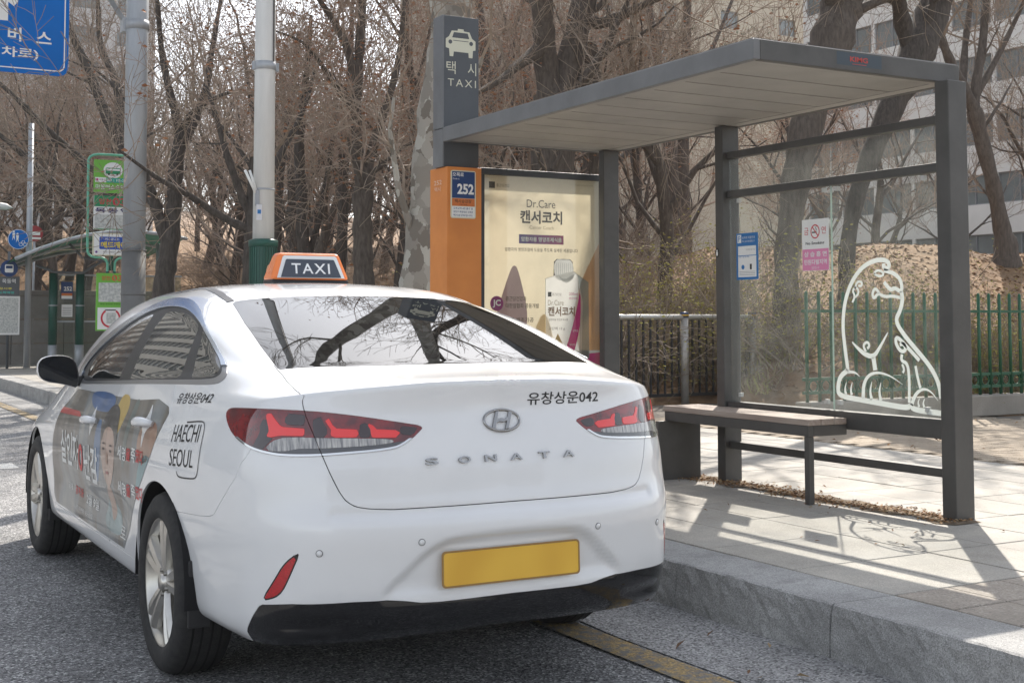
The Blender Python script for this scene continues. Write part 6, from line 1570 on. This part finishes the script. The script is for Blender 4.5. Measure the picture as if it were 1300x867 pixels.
HERO = {
 'plane': [[[5.62, 12.0, 1.11, 0.184], [5.62, 12.0, 1.67, 0.165], [5.67, 12.0, 2.24, 0.149], [5.73, 12.0, 2.97, 0.142], [5.82, 12.0, 3.63, 0.147], [5.95, 12.0, 4.22, 0.164], [6.08, 12.0, 4.65, 0.182]], [[5.95, 12.0, 4.22, .15], [5.75, 11.9, 5.2, .135], [5.15, 11.7, 6.15, .12], [4.55, 11.5, 6.8, .11], [4.25, 11.3, 7.6, .10], [4.0, 11.2, 8.6, .06]], [[4.3, 11.35, 7.5, .07], [4.75, 11.2, 8.3, .05], [4.9, 11.0, 9.2, .03]], [[6.08, 12.0, 4.65, .16], [6.45, 12.15, 6.0, .13], [6.95, 12.3, 7.5, .10], [7.2, 12.5, 9.0, .06]]],
 'forked': [[[10.23, 17.0, 1.12, 0.373], [10.24, 17.0, 2.57, 0.338], [10.27, 17.0, 3.91, 0.327], [10.32, 17.0, 4.71, 0.329]], [[10.22, 17.0, 4.7, 0.206], [10.15, 17.0, 5.24, 0.182], [9.99, 16.8, 5.68, 0.168], [9.84, 16.6, 6.1, 0.16], [9.38, 16.0, 6.84, 0.126], [7.75, 14.0, 7.29, 0.074]], [[10.42, 17.0, 4.71, 0.22], [10.65, 17.0, 5.54, 0.209], [10.86, 17.0, 6.31, 0.204], [10.8, 16.5, 7.18, 0.158], [10.78, 15.0, 8.17, 0.091]], [[10.8, 17.0, 6.05, 0.136], [10.99, 16.8, 5.91, 0.098], [11.23, 16.5, 6.0, 0.079], [11.33, 16.0, 6.09, 0.054], [11.84, 15.5, 6.35, 0.03]], [[11.33, 17.6, 5.79, 0.128], [11.39, 17.6, 5.34, 0.128], [11.46, 17.6, 5.02, 0.128], [11.46, 17.6, 3.92, 0.128]], [[10.11, 17.0, 5.49, 0.121], [9.39, 16.6, 5.04, 0.076], [8.89, 16.3, 4.71, 0.051], [8.35, 16.0, 4.45, 0.033], [7.73, 15.5, 4.22, 0.016]]],
 'leaning': [[[12.27, 14.0, 1.41, 0.185], [12.31, 14.0, 2.24, 0.175], [12.48, 14.0, 3.25, 0.20], [12.7, 14.0, 4.06, 0.24], [13.04, 14.0, 4.89, 0.296], [13.3, 14.0, 5.61, 0.299], [13.46, 14.0, 5.98, 0.289], [13.52, 13.6, 6.82, 0.228], [13.34, 12.5, 7.82, 0.14]], [[13.4, 14.0, 5.85, 0.196], [12.47, 13.6, 6.44, 0.144], [10.98, 13.0, 7.13, 0.083]]],
 'leaning2': [[[14.0, 14.6, 2.19, 0.119], [14.18, 14.6, 3.04, 0.125], [14.52, 14.6, 3.78, 0.150], [14.96, 14.6, 4.55, 0.196], [15.31, 14.6, 5.14, 0.26], [15.71, 14.6, 5.74, 0.263], [16.04, 14.6, 6.42, 0.253], [16.02, 14.0, 7.29, 0.198], [16.02, 13.0, 8.35, 0.107]], [[15.49, 14.6, 5.47, 0.162], [15.26, 14.6, 5.95, 0.137], [14.83, 14.3, 6.33, 0.109], [14.09, 14.0, 7.12, 0.071]]],
 'right': [[[20.4, 17.0, 2.6, 0.226], [20.3, 17.0, 3.02, 0.166], [20.11, 17.0, 3.77, 0.143], [19.83, 17.0, 4.59, 0.142], [19.61, 17.0, 5.25, 0.149]], [[19.61, 17.0, 5.25, 0.12], [19.31, 17.0, 5.67, 0.104], [18.96, 17.0, 6.17, 0.089], [18.71, 17.0, 6.66, 0.074], [18.47, 17.0, 7.23, 0.059], [17.55, 16.5, 7.73, 0.035]], [[19.61, 17.0, 5.25, 0.112], [19.7, 17.0, 5.86, 0.09], [19.87, 17.0, 6.48, 0.083], [20.0, 17.0, 7.42, 0.068], [20.17, 17.0, 8.51, 0.038]], [[19.69, 17.0, 5.56, 0.075], [20.19, 17.0, 6.21, 0.061], [20.72, 17.0, 6.96, 0.046], [20.69, 16.5, 7.7, 0.03]], [[19.53, 17.2, 5.72, 0.075], [19.85, 17.4, 6.55, 0.069], [20.26, 17.6, 7.58, 0.054], [20.61, 17.8, 8.62, 0.032]]],
 'd1': [[[5.6, 22.0, 1.75, 0.18], [5.64, 22.0, 2.17, 0.167], [5.71, 22.0, 2.71, 0.154], [5.75, 22.0, 3.38, 0.134], [5.79, 22.0, 3.93, 0.121], [5.84, 22.0, 4.34, 0.108]], [[5.84, 22.0, 4.34, 0.088], [5.99, 22.0, 4.75, 0.068], [6.15, 21.5, 4.97, 0.047], [6.38, 21.0, 5.07, 0.026]], [[5.84, 22.0, 4.34, 0.094], [5.78, 22.0, 4.74, 0.081], [5.63, 22.0, 5.27, 0.067], [5.5, 22.0, 5.93, 0.054], [5.3, 21.5, 6.62, 0.039]], [[5.62, 22.0, 2.64, 0.1], [5.52, 22.0, 2.97, 0.1], [5.42, 22.0, 3.3, 0.093], [5.29, 22.0, 3.63, 0.08], [5.17, 22.0, 4.03, 0.06], [5.09, 22.0, 4.55, 0.04]], [[5.84, 22.0, 4.27, 0.081], [6.15, 22.3, 4.67, 0.069], [6.43, 22.5, 5.42, 0.063], [6.59, 22.7, 6.17, 0.049], [6.82, 23.0, 7.12, 0.036]]],
 'd2': [[[5.82, 18.0, 1.68, 0.124], [5.82, 18.0, 2.15, 0.113], [5.83, 18.0, 2.61, 0.102], [5.84, 18.0, 3.0, 0.096], [5.87, 18.0, 3.63, 0.079]], [[5.83, 18.0, 2.58, 0.073], [5.6, 18.0, 2.66, 0.062], [5.26, 18.0, 2.83, 0.05], [4.86, 17.8, 3.02, 0.044], [4.48, 17.6, 3.16, 0.037], [4.15, 17.4, 3.31, 0.026], [3.76, 17.2, 3.52, 0.015]], [[5.82, 18.0, 2.78, 0.068], [5.69, 18.0, 3.03, 0.062], [5.57, 18.0, 3.33, 0.056], [5.45, 18.0, 3.66, 0.05], [5.39, 18.2, 4.08, 0.04], [5.29, 18.5, 4.69, 0.029]], [[5.85, 18.0, 3.17, 0.068], [6.22, 18.3, 3.51, 0.058], [6.49, 18.5, 3.9, 0.047], [6.85, 18.7, 4.49, 0.036], [7.14, 19.0, 5.18, 0.025]]],
 'd3': [[[7.83, 21.0, 1.75, 0.114], [7.75, 21.0, 2.31, 0.108], [7.69, 21.0, 2.85, 0.108], [7.66, 21.0, 3.52, 0.094], [7.62, 21.0, 4.2, 0.088], [7.67, 21.0, 4.88, 0.068], [7.75, 21.0, 5.57, 0.054], [7.82, 21.0, 6.54, 0.034]], [[7.82, 21.0, 2.45, 0.061], [7.99, 21.0, 3.0, 0.054], [8.09, 21.0, 3.54, 0.048], [8.2, 21.0, 4.24, 0.041], [8.31, 21.0, 5.07, 0.027]]],
 'd4': [[[7.99, 19.0, 1.72, 0.174], [7.97, 19.0, 2.24, 0.162], [7.96, 19.0, 2.74, 0.156], [7.96, 19.0, 3.24, 0.162], [8.03, 19.0, 3.68, 0.138]], [[7.96, 19.0, 3.24, 0.1], [7.88, 19.0, 3.86, 0.094], [7.84, 19.0, 4.49, 0.087], [7.87, 19.0, 5.25, 0.081], [7.91, 19.0, 5.88, 0.075], [7.96, 19.0, 6.78, 0.057]], [[8.03, 19.0, 3.68, 0.094], [8.16, 19.0, 4.13, 0.075], [8.38, 19.0, 4.78, 0.063], [8.56, 19.0, 5.44, 0.051], [8.65, 19.0, 6.22, 0.038]], [[7.89, 19.0, 4.49, 0.062], [7.42, 18.7, 4.84, 0.049], [7.04, 18.4, 5.13, 0.036], [6.58, 18.0, 5.37, 0.023], [6.09, 17.8, 5.45, 0.014]], [[7.87, 19.0, 4.99, 0.081], [7.67, 19.0, 5.6, 0.069], [7.47, 19.0, 5.96, 0.056], [7.13, 18.8, 6.25, 0.043]]],
 'd5': [[[9.59, 24.0, 1.82, 0.109], [9.61, 24.0, 2.63, 0.109], [9.64, 24.0, 3.57, 0.102], [9.65, 24.0, 4.51, 0.094], [9.7, 24.0, 5.46, 0.079], [9.79, 24.0, 6.74, 0.055]]],
 'd6': [[[6.74, 35.0, 0.14, 0.123], [7.08, 35.0, 3.47, 0.176], [7.46, 35.0, 4.74, 0.188], [7.65, 35.0, 5.8, 0.167], [7.27, 35.0, 6.82, 0.146], [6.85, 35.0, 7.84, 0.114], [6.39, 35.0, 8.84, 0.093], [5.97, 35.0, 9.83, 0.062]], [[7.65, 35.0, 5.8, 0.136], [7.68, 35.0, 6.86, 0.126], [7.54, 35.0, 7.69, 0.105], [7.16, 35.0, 8.5, 0.084], [7.08, 35.0, 9.55, 0.063]], [[7.46, 35.0, 4.74, 0.125], [6.64, 35.0, 5.53, 0.093], [5.76, 34.5, 6.13, 0.08], [4.92, 34.0, 6.8, 0.059], [4.17, 34.0, 7.42, 0.039]], [[7.24, 35.0, 3.69, 0.124], [6.47, 35.0, 4.38, 0.103], [5.61, 34.6, 5.12, 0.09], [4.81, 34.4, 5.75, 0.069]]],
 'd7': [[[9.2, 27.0, 1.87, 0.136], [9.28, 27.0, 3.1, 0.128], [9.31, 27.0, 4.13, 0.12], [9.44, 27.0, 5.17, 0.103], [9.64, 27.0, 6.4, 0.078], [9.78, 27.0, 7.64, 0.052]], [[9.31, 27.0, 4.13, 0.077], [8.99, 27.0, 4.97, 0.068], [8.69, 27.0, 5.98, 0.051], [8.53, 27.0, 7.17, 0.034]]],
 'd8': [[[10.38, 23.0, 1.81, 0.099], [10.49, 23.0, 2.76, 0.092], [10.57, 23.0, 3.53, 0.085], [10.75, 23.0, 4.47, 0.07], [11.04, 23.0, 5.27, 0.047]]],
 'd9': [[[12.91, 24.0, 1.84, 0.199], [12.94, 24.0, 3.37, 0.183], [12.94, 24.0, 5.04, 0.167], [12.87, 24.0, 6.21, 0.133], [12.76, 24.0, 7.38, 0.1], [12.62, 24.0, 8.38, 0.067]], [[12.91, 24.0, 5.54, 0.1], [13.29, 24.0, 6.42, 0.076], [13.58, 24.0, 7.47, 0.059], [13.84, 24.0, 8.53, 0.043]]],
 'd10': [[[17.82, 24.0, 2.64, 0.18], [17.72, 24.0, 4.09, 0.162], [17.62, 24.0, 5.17, 0.153], [17.46, 24.0, 6.43, 0.126], [17.2, 24.0, 7.68, 0.09], [17.04, 24.0, 8.76, 0.063]], [[17.62, 24.0, 5.53, 0.09], [18.31, 24.0, 6.69, 0.073], [18.9, 24.0, 7.67, 0.056], [19.5, 24.0, 8.87, 0.037]]],
}


def hero_tree(key, label, bark, twig, seed, kids=(3, 4, 4, 3), side=5, tipl=2.6, group=None, dead=0, maxl=3, ground=None, tipk=3):
    limbs = HERO[key]; t = Tree(seed); r = t.r
    b = limbs[0][0]; gz = hill_h(b[0], b[1]) if ground is None else ground
    base = Vector((b[0], b[1], gz - .1))
    first = [list(limbs[0][0])]; first[0][2] = gz - .12; first[0][3] = b[3] * 1.25
    mid = list(b); mid[2] = max(b[2], gz + .35)
    L0 = first + ([mid] if mid[2] > gz + .2 else []) + limbs[0][1:]
    for k, L in enumerate([L0] + limbs[1:]):
        Q = smooth_limb(L); pts = [Vector(q[:3]) - base for q in Q]; rad = [max(.006, float(q[3])) for q in Q]
        # a little depth wander and knobbly girth so that limbs are not ruled tubes
        rad = [x * (1 + .10 * math.sin(i * 2.3 + k) + r.uniform(-.04, .04)) for i, x in enumerate(rad)]
        t.big.tube(pts, rad, 14 if max(rad) > .1 else 8 if max(rad) > .03 else 5, cap=False)
        n = len(pts)
        if k or len(limbs) == 1:
            d = (pts[-1] - pts[-2]).normalized(); t.grow(pts[-1], d, tipl, rad[-1], 1, maxl + 1, kids, .17, .05)
        for i in range(side if k else max(0, side // 2 - 1)):
            j = int(n * (.35 + .6 * r.random())); j = min(j, n - 2); bd = (pts[j + 1] - pts[j]).normalized(); a = r.uniform(0, 6.28)
            sd = bd.cross(Vector((math.cos(a), math.sin(a), .2))).normalized(); nd = bd * .5 + sd * .85; nd.z += .15
            t.grow(pts[j], nd, tipl * r.uniform(.5, .95), max(.008, rad[j] * .32), 1 if rad[j] > .06 else 2, maxl + 1, kids, .17, .05)
    if dead: t.leaves(dead * 2, .045, .14)
    o = empty('tree', base, 0, label, 'tree', group)
    t.big.build('trunk', bark, o); 
    if t.thin.v: tag(t.thin.build('twigs', twig, o), kind='stuff')
    if t.leaf.v: tag(t.leaf.build('dead_leaves', LEAF_D, o), kind='stuff')
    return o

hero_tree('plane', 'mottled grey plane tree standing just behind the orange pylon', PLANE, TWIG, 21, (3, 4, 4), 7, 2.2, ground=KZ, maxl=3)
hero_tree('forked', 'massive forked brown tree rising above the shelter roof', BARK2, TWIG, 22, (3, 4, 4), 7, 2.2)
hero_tree('leaning', 'thick dark tree leaning right behind the shelter glass', BARK2, TWIG, 23, (3, 4, 4), 4, 2.4)
hero_tree('leaning2', 'second thick leaning tree right of the one behind the glass', BARK, TWIG, 24, (3, 4, 4), 5, 2.4)
hero_tree('right', 'slim many-branched tree with bare roots right of the near shelter post', BARK2, TWIG, 25, (3, 4, 3), 7, 1.5)
hero_tree('d1', 'dark forking tree just right of the steel pole', BARK, TWIG, 26, (3, 4, 4), 6, 2.0)
hero_tree('d2', 'dark tree behind the lamp pole with one long branch slanting left', BARK, TWIG, 27, (3, 4, 4), 6, 1.7)
hero_tree('d3', 'slender dark tree between the lamp pole and the grey forked tree', BARK, TWIG_R, 28, (3, 4, 4), 6, 1.7, dead=350)
hero_tree('d4', 'grey forked tree left of the plane tree among reddish twigs', BARK2, TWIG_R, 29, (3, 4, 4), 7, 1.9, dead=700)
hero_tree('d5', 'thin upright tree behind the grey forked tree', BARK, TWIG_R, 30, (3, 4, 4), 8, 1.6, dead=500)
hero_tree('d6', 'spreading dark tree behind the far bus shelter', BARK, TWIG, 31, (4, 4, 4), 8, 2.6)
hero_tree('d7', 'thin forked tree right of the lamp pole, deep in the wood', BARK, TWIG_R, 32, (3, 4, 4), 6, 1.7, dead=300)
hero_tree('d8', 'thin curved tree close left of the mottled plane tree', BARK, TWIG_R, 33, (3, 4, 4), 6, 1.6, dead=400)
hero_tree('d9', 'upright tree seen between the pylon and the forked brown tree', BARK2, TWIG_R, 34, (3, 4, 4), 6, 1.8, dead=250)
hero_tree('d10', 'tree standing on the leafy slope above the black railing', BARK2, TWIG, 35, (3, 4, 4), 6, 1.8)

def forest():
    protos = []
    for sd in range(6):
        t = Tree(100 + sd); r = t.r; h = (7.6, 8.6, 7.0, 8.2, 9.0, 7.4)[sd]
        k = r.randint(1, 2)
        pts, rad, d = t.path((0, 0, -.2), (r.gauss(0, .12), r.gauss(0, .12), 1), h * .42, .17, .12, 6, .07, .03)
        t.big.tube(pts, rad, 9, cap=False)
        for i in range(5):
            j = (2, 3, 4, 5, 6)[i]; a = i * 2.4 + r.uniform(-.4, .4); nd = Vector((math.cos(a) * .75, math.sin(a) * .75, .9))
            t.grow(pts[min(j, 6)], nd, h * r.uniform(.30, .42), .085 if j > 3 else .06, 0, 3, (4, 4, 5, 3), .15, .06, .0045)
        t.grow(pts[-1], d, h * .40, .10, 0, 3, (5, 4, 5, 3), .13, .07, .0045)
        if sd % 2 == 0: t.leaves(1300, .05, .18)
        protos.append((t.big, t.thin, t.leaf))
    rs = random.Random(5); spots = []
    def far_enough(x, y, d): return all((x - a) ** 2 + (y - b) ** 2 > d * d for a, b, _ in spots)
    zones = [(7.0, 30, 19, 34, 17, 2.0), (1.5, 27, 35, 66, 50, 2.3), (12, 34, 16, 30, 3, 2.6), (20, 46, 24, 44, 7, 2.8), (-1.5, 9, 36, 58, 16, 2.0), (13, 30, 8.5, 16, 0, 3)]
    for x0, x1, y0, y1, n, dist in zones:
        c = 0; tries = 0
        while c < n and tries < 4000:
            tries += 1; x, y = rs.uniform(x0, x1), rs.uniform(y0, y1)
            if min(x - 9.2, y - 14.5) < 0 and y < 34: continue
            u = (x * .872 - y * .4896) / (x * .4888 + y * .8705)
            # keep the gap where the pale building shows, and stand clear of the named trees
            if y < 34 and u > .12 and rs.random() < .80: continue
            if any((x - L[0][0][0]) ** 2 + (y - L[0][0][1]) ** 2 < 1.2 for L in HERO.values()): continue
            if far_enough(x, y, dist): spots.append((x, y, u)); c += 1
    names = ['bare twiggy tree', 'bare tree with reddish twigs', 'bare crooked tree', 'thin bare tree', 'tall bare tree', 'low spreading bare tree']
    def where(x, y, u):
        dep = 'at the wood edge' if y < 27 else 'inside the wood' if y < 42 else 'deep in the wood'
        lat = 'left of the steel pole' if u < -.31 else 'between steel pole and lamp pole' if u < -.20 else 'between lamp pole and plane tree' if u < -.07 else 'behind the pylon and poster' if u < .06 else 'above the shelter roof' if u < .17 else 'right of the glass'
        return dep + ' ' + lat
    first = {}
    for i, (x, y, u) in enumerate(spots):
        k = rs.randrange(6); o = empty('tree', (x, y, hill_h(x, y)), rs.uniform(0, 6.28), '%s %s' % (names[k], where(x, y, u)), 'tree', 'trees of the wood')
        s_ = rs.uniform(.75, 1.12) * (1.0 if u < .1 else .85); o.scale = (s_, s_, s_ * rs.uniform(.92, 1.12))
        for nm, mb, m in (('trunk', protos[k][0], BARK if k % 2 else BARK2), ('twigs', protos[k][1], TWIG_R if k % 3 else TWIG), ('dead_leaves', protos[k][2], LEAF_D)):
            if not mb.v: continue
            if (k, nm) in first: c = first[(k, nm)].copy(); COL.objects.link(c); c.parent = o
            else:
                c = mb.build(nm, m, o); first[(k, nm)] = c
                if nm != 'trunk': c['kind'] = 'stuff'
forest()

def shrubs():
    protos = []
    for sd in range(3):
        t = Tree(300 + sd); r = t.r
        for i in range(15):
            a = r.uniform(0, 6.28); ln = r.uniform(.5, 1.0)
            t.grow((r.gauss(0, .12), r.gauss(0, .12), -.05), (math.cos(a) * .75, math.sin(a) * .75, 1), ln, .010, 2, 4, (3, 4, 5, 4), .16, -.03, .0028)
        t.leaves(1700 if sd < 2 else 700, .019, .06); protos.append((t.thin, t.leaf))
    rs = random.Random(9); first = {}; n = 0
    lab = 'bushy shrub of thin arching twigs with yellow green buds on the slope'
    while n < 64:
        x, y = (rs.uniform(9.2, 12.2), rs.uniform(13.9, 19)) if n < 30 else (rs.uniform(11.6, 21), rs.uniform(10.6, 15))
        d = y - float(fence_y(x))
        if d < .4 or d > (4.6 if n < 30 else 2.0): continue
        k = rs.randrange(3) if n < 30 else rs.randrange(2); s_ = rs.uniform(.7, 1.35) * (1.0 if x < 13 else .72)
        lab = '%s shrub of arching twigs %s, %s' % ('tall' if s_ > 1 else 'knee-high' if s_ < .62 else 'bushy', ('full of green buds', 'with yellow green buds', 'with few buds')[k], 'behind the dark railing' if x < 11.4 else 'on the slope seen through the glass' if x < 13.2 else 'behind the green railing')
        o = empty('shrub', (x, y, hill_h(x, y)), rs.uniform(0, 6.28), lab, 'shrub', 'shrubs on the slope'); o.scale = (s_, s_, s_)
        for nm, mb, m in (('twigs', protos[k][0], TWIG), ('buds', protos[k][1], LEAF_Y)):
            if (k, nm) in first: c = first[(k, nm)].copy(); COL.objects.link(c); c.parent = o
            else: c = mb.build(nm, m, o); first[(k, nm)] = c; c['kind'] = 'stuff'
        n += 1
    # brown undergrowth between the trunks of the wood
    q = 0
    while q < 46:
        x, y = rs.uniform(2, 17), rs.uniform(34.5, 50)
        if q < 14: x, y = rs.uniform(10, 17), rs.uniform(19, 30)
        k = 2; s_ = rs.uniform(.9, 1.8); u = (x * .872 - y * .4896) / (x * .4888 + y * .8705)
        o = empty('shrub', (x, y, hill_h(x, y)), rs.uniform(0, 6.28), '%s bare bush on the floor of the wood %s' % ('tall' if s_ > 1.35 else 'low', 'left of the steel pole' if u < -.31 else 'between steel pole and lamp pole' if u < -.20 else 'right of the lamp pole'), 'shrub', 'bushes in the wood'); o.scale = (s_, s_, s_ * .8)
        c = first[(2, 'twigs')].copy() if (2, 'twigs') in first else None
        if c: COL.objects.link(c); c.parent = o
        q += 1
    # pine whose dark sprays hang above the shelter roof
    t = Tree(400); r = t.r; pts, rad, d = t.path((0, 0, -.2), (.02, 0, 1), 11, .2, .06, 9, .03, .02); t.big.tube(pts, rad, 10, cap=False)
    for i in range(26):
        j = 3 + i * 6 // 26; a = i * 2.4; t.grow(pts[j], (math.cos(a), math.sin(a), .25), r.uniform(1.4, 2.4), .035, 1, 3, (4, 4, 4), .12, .0, .006)
    for p, d in t.tips:
        for q in range(16):
            dd = (Vector(d) * .6 + Vector((r.gauss(0, .5), r.gauss(0, .5), r.gauss(.2, .4)))).normalized(); sd = dd.cross(Vector((0, 0, 1))).normalized() * .0045; e_ = p + dd * r.uniform(.08, .15)
            t.leaf.add([p - sd, p + sd, e_ + sd * .3, e_ - sd * .3], [(0, 1, 2, 3)])
    o = empty('pine_tree', (20.3, 27, hill_h(20.3, 27)), 0, 'dark green pine showing above the shelter roof', 'tree'); t.big.build('trunk', BARK2, o); tag(t.thin.build('twigs', TWIG, o), kind='stuff'); tag(t.leaf.build('needles', LEAF_E, o), kind='stuff')
shrubs()
# ------------------------------------------------------------------ buildings beyond the wood and across the road
WIN = mat('window glass far', (.16, .185, .19), .12, ior=1.7, col2=(.08, .10, .105), scale=.5); WFR = mat('window frame grey', (.22, .23, .24), .5)
def block(nm, label, x0, y0, x1, y1, h, wall, face, storey=3.0, wz=(1.0, 2.4), bay=2.6, ww=2.2, z0=0, roof=True, first=0):
    """a block whose one glazed face is 'x' (at x0, looking to -x) or 'y' (at y0, looking to -y)"""
    o = empty(nm, ((x0 + x1) / 2, (y0 + y1) / 2, z0), 0, label, 'building'); O = Vector(o.location)
    L = (y1 - y0) if face in 'xX' else (x1 - x0); ns = int(h / storey); nb = int(L / bay)
    M = frame((x0, y1, z0), (0, -1, 0), (0, 0, 1)) if face == 'x' else frame((x1, y0, z0), (0, 1, 0), (0, 0, 1)) if face == 'X' else frame((x1, y1, z0), (-1, 0, 0), (0, 0, 1)) if face == 'Y' else frame((x0, y0, z0), (1, 0, 0), (0, 0, 1))
    M = Matrix.Translation(-O) @ M; D = (x1 - x0) if face in 'xX' else (y1 - y0)
    mb = MB(); off = (L - nb * bay) / 2
    # the face is built round its openings: spandrels and piers stand 0.18 m proud of the set-back panes
    mb.box((0, 0, -D), (L, h, -.22), M=M); mb.build('wall_core', wall, o)
    mb = MB(); zs = 0
    for k in range(ns):
        mb.box((0, zs, -.219), (L, k * storey + wz[0], 0), M=M); zs = k * storey + wz[1]
        for b in range(nb + 1):
            xa = 0 if b == 0 else off + b * bay - (bay - ww) / 2; xb = L if b == nb else off + b * bay + (bay - ww) / 2
            if xb > xa: mb.box((xa, k * storey + wz[0] + .001, -.219), (xb, zs - .001, -.003), M=M)
    mb.box((0, zs, -.219), (L, h, 0), M=M); mb.build('facade', wall, o)
    if roof: mb = MB(); mb.box((-.2, h + .002, -D - .2), (L + .2, h + .5, .2), M=M); mb.build('parapet', wall, o)
    pg = None
    for k in range(first, ns):
        for b in range(nb):
            if pg is None:
                g = MB(); g.box((0, 0, -.205), (ww - .002, wz[1] - wz[0] - .002, -.17)); pg = g.build('window', WIN, o); w = pg
                f = MB()
                for a in (0, ww * .5 - .03, ww - .062): f.box((a, 0, -.169), (a + .06, wz[1] - wz[0] - .002, -.10))
                f.box((.061, 0, -.169), (ww - .063, .06, -.105)); f.box((.061, wz[1] - wz[0] - .062, -.169), (ww - .063, wz[1] - wz[0] - .002, -.105)); pf = f.build('window_frame', WFR, pg)
            else:
                w = pg.copy(); COL.objects.link(w); c = pf.copy(); COL.objects.link(c); c.parent = w
            w.matrix_local = M @ Matrix.Translation((off + b * bay + (bay - ww) / 2 + .001, k * storey + wz[0] + .001, 0))
    return o
cream = mat('cream render', (.82, .81, .78), .85, col2=(.74, .73, .70), scale=.5, detail=6)
beige = mat('beige render', (.46, .42, .34), .85, col2=(.40, .365, .30), scale=.5, detail=6)
pale = mat('pale grey render', (.56, .57, .58), .85, col2=(.48, .49, .50), scale=.4, detail=6)
block('office_building', 'white building with long window bands behind the trees on the right', 52, 14, 64, 57.5, 27, cream, 'x', 3.0, (.95, 2.45), 2.7, 2.5)
block('apartment_block', 'beige apartment block showing above the shelter roof', 38, 70, 70, 84, 30, beige, 'y', 2.9, (1.0, 2.2), 5.2, 1.5)
block('apartment_block', 'pale tall apartment tower behind the left side of the wood', 12, 110, 27, 125, 45, pale, 'y', 2.9, (.9, 2.3), 3.6, 2.2)
block('apartment_block', 'pale apartment tower farthest left beyond the bare trees', 0, 140, 10, 155, 52, cream, 'y', 2.9, (.9, 2.3), 3.6, 2.2)
block('street_building', 'long grey office building across the road reflected in the taxi windows', -34, 30, -14, 210, 42, mat('grey stone cladding', (.27, .275, .265), .7, col2=(.22, .225, .215), scale=.6), 'X', 3.3, (.9, 2.7), 3.6, 2.9)
block('street_building', 'unseen grey block added behind the viewpoint to darken reflections in the taxi boot', -30, -75, 40, -60, 19, mat('grey stone cladding', (.27, .275, .265), .7), 'Y', 3.3, (.9, 2.7), 3.6, 2.9)  # unseen block, added to give the boot and bumper a darker reflected band
# ------------------------------------------------------------------ light spring haze
def make_haze():
    m = bpy.data.materials.new('haze'); m.use_nodes = True; nt = m.node_tree
    for n in list(nt.nodes):
        if n.type != 'OUTPUT_MATERIAL': nt.nodes.remove(n)
    out = [n for n in nt.nodes if n.type == 'OUTPUT_MATERIAL'][0]
    v = nt.nodes.new('ShaderNodeVolumePrincipled'); v.inputs['Color'].default_value = (.93, .95, 1, 1); v.inputs['Density'].default_value = .0005; v.inputs['Anisotropy'].default_value = .3
    nt.links.new(v.outputs[0], out.inputs['Volume'])
    mb = MB(); mb.box((-310, -70, -4), (310, 510, 62)); o = mb.build('haze', m); o['kind'] = 'stuff'
make_haze()
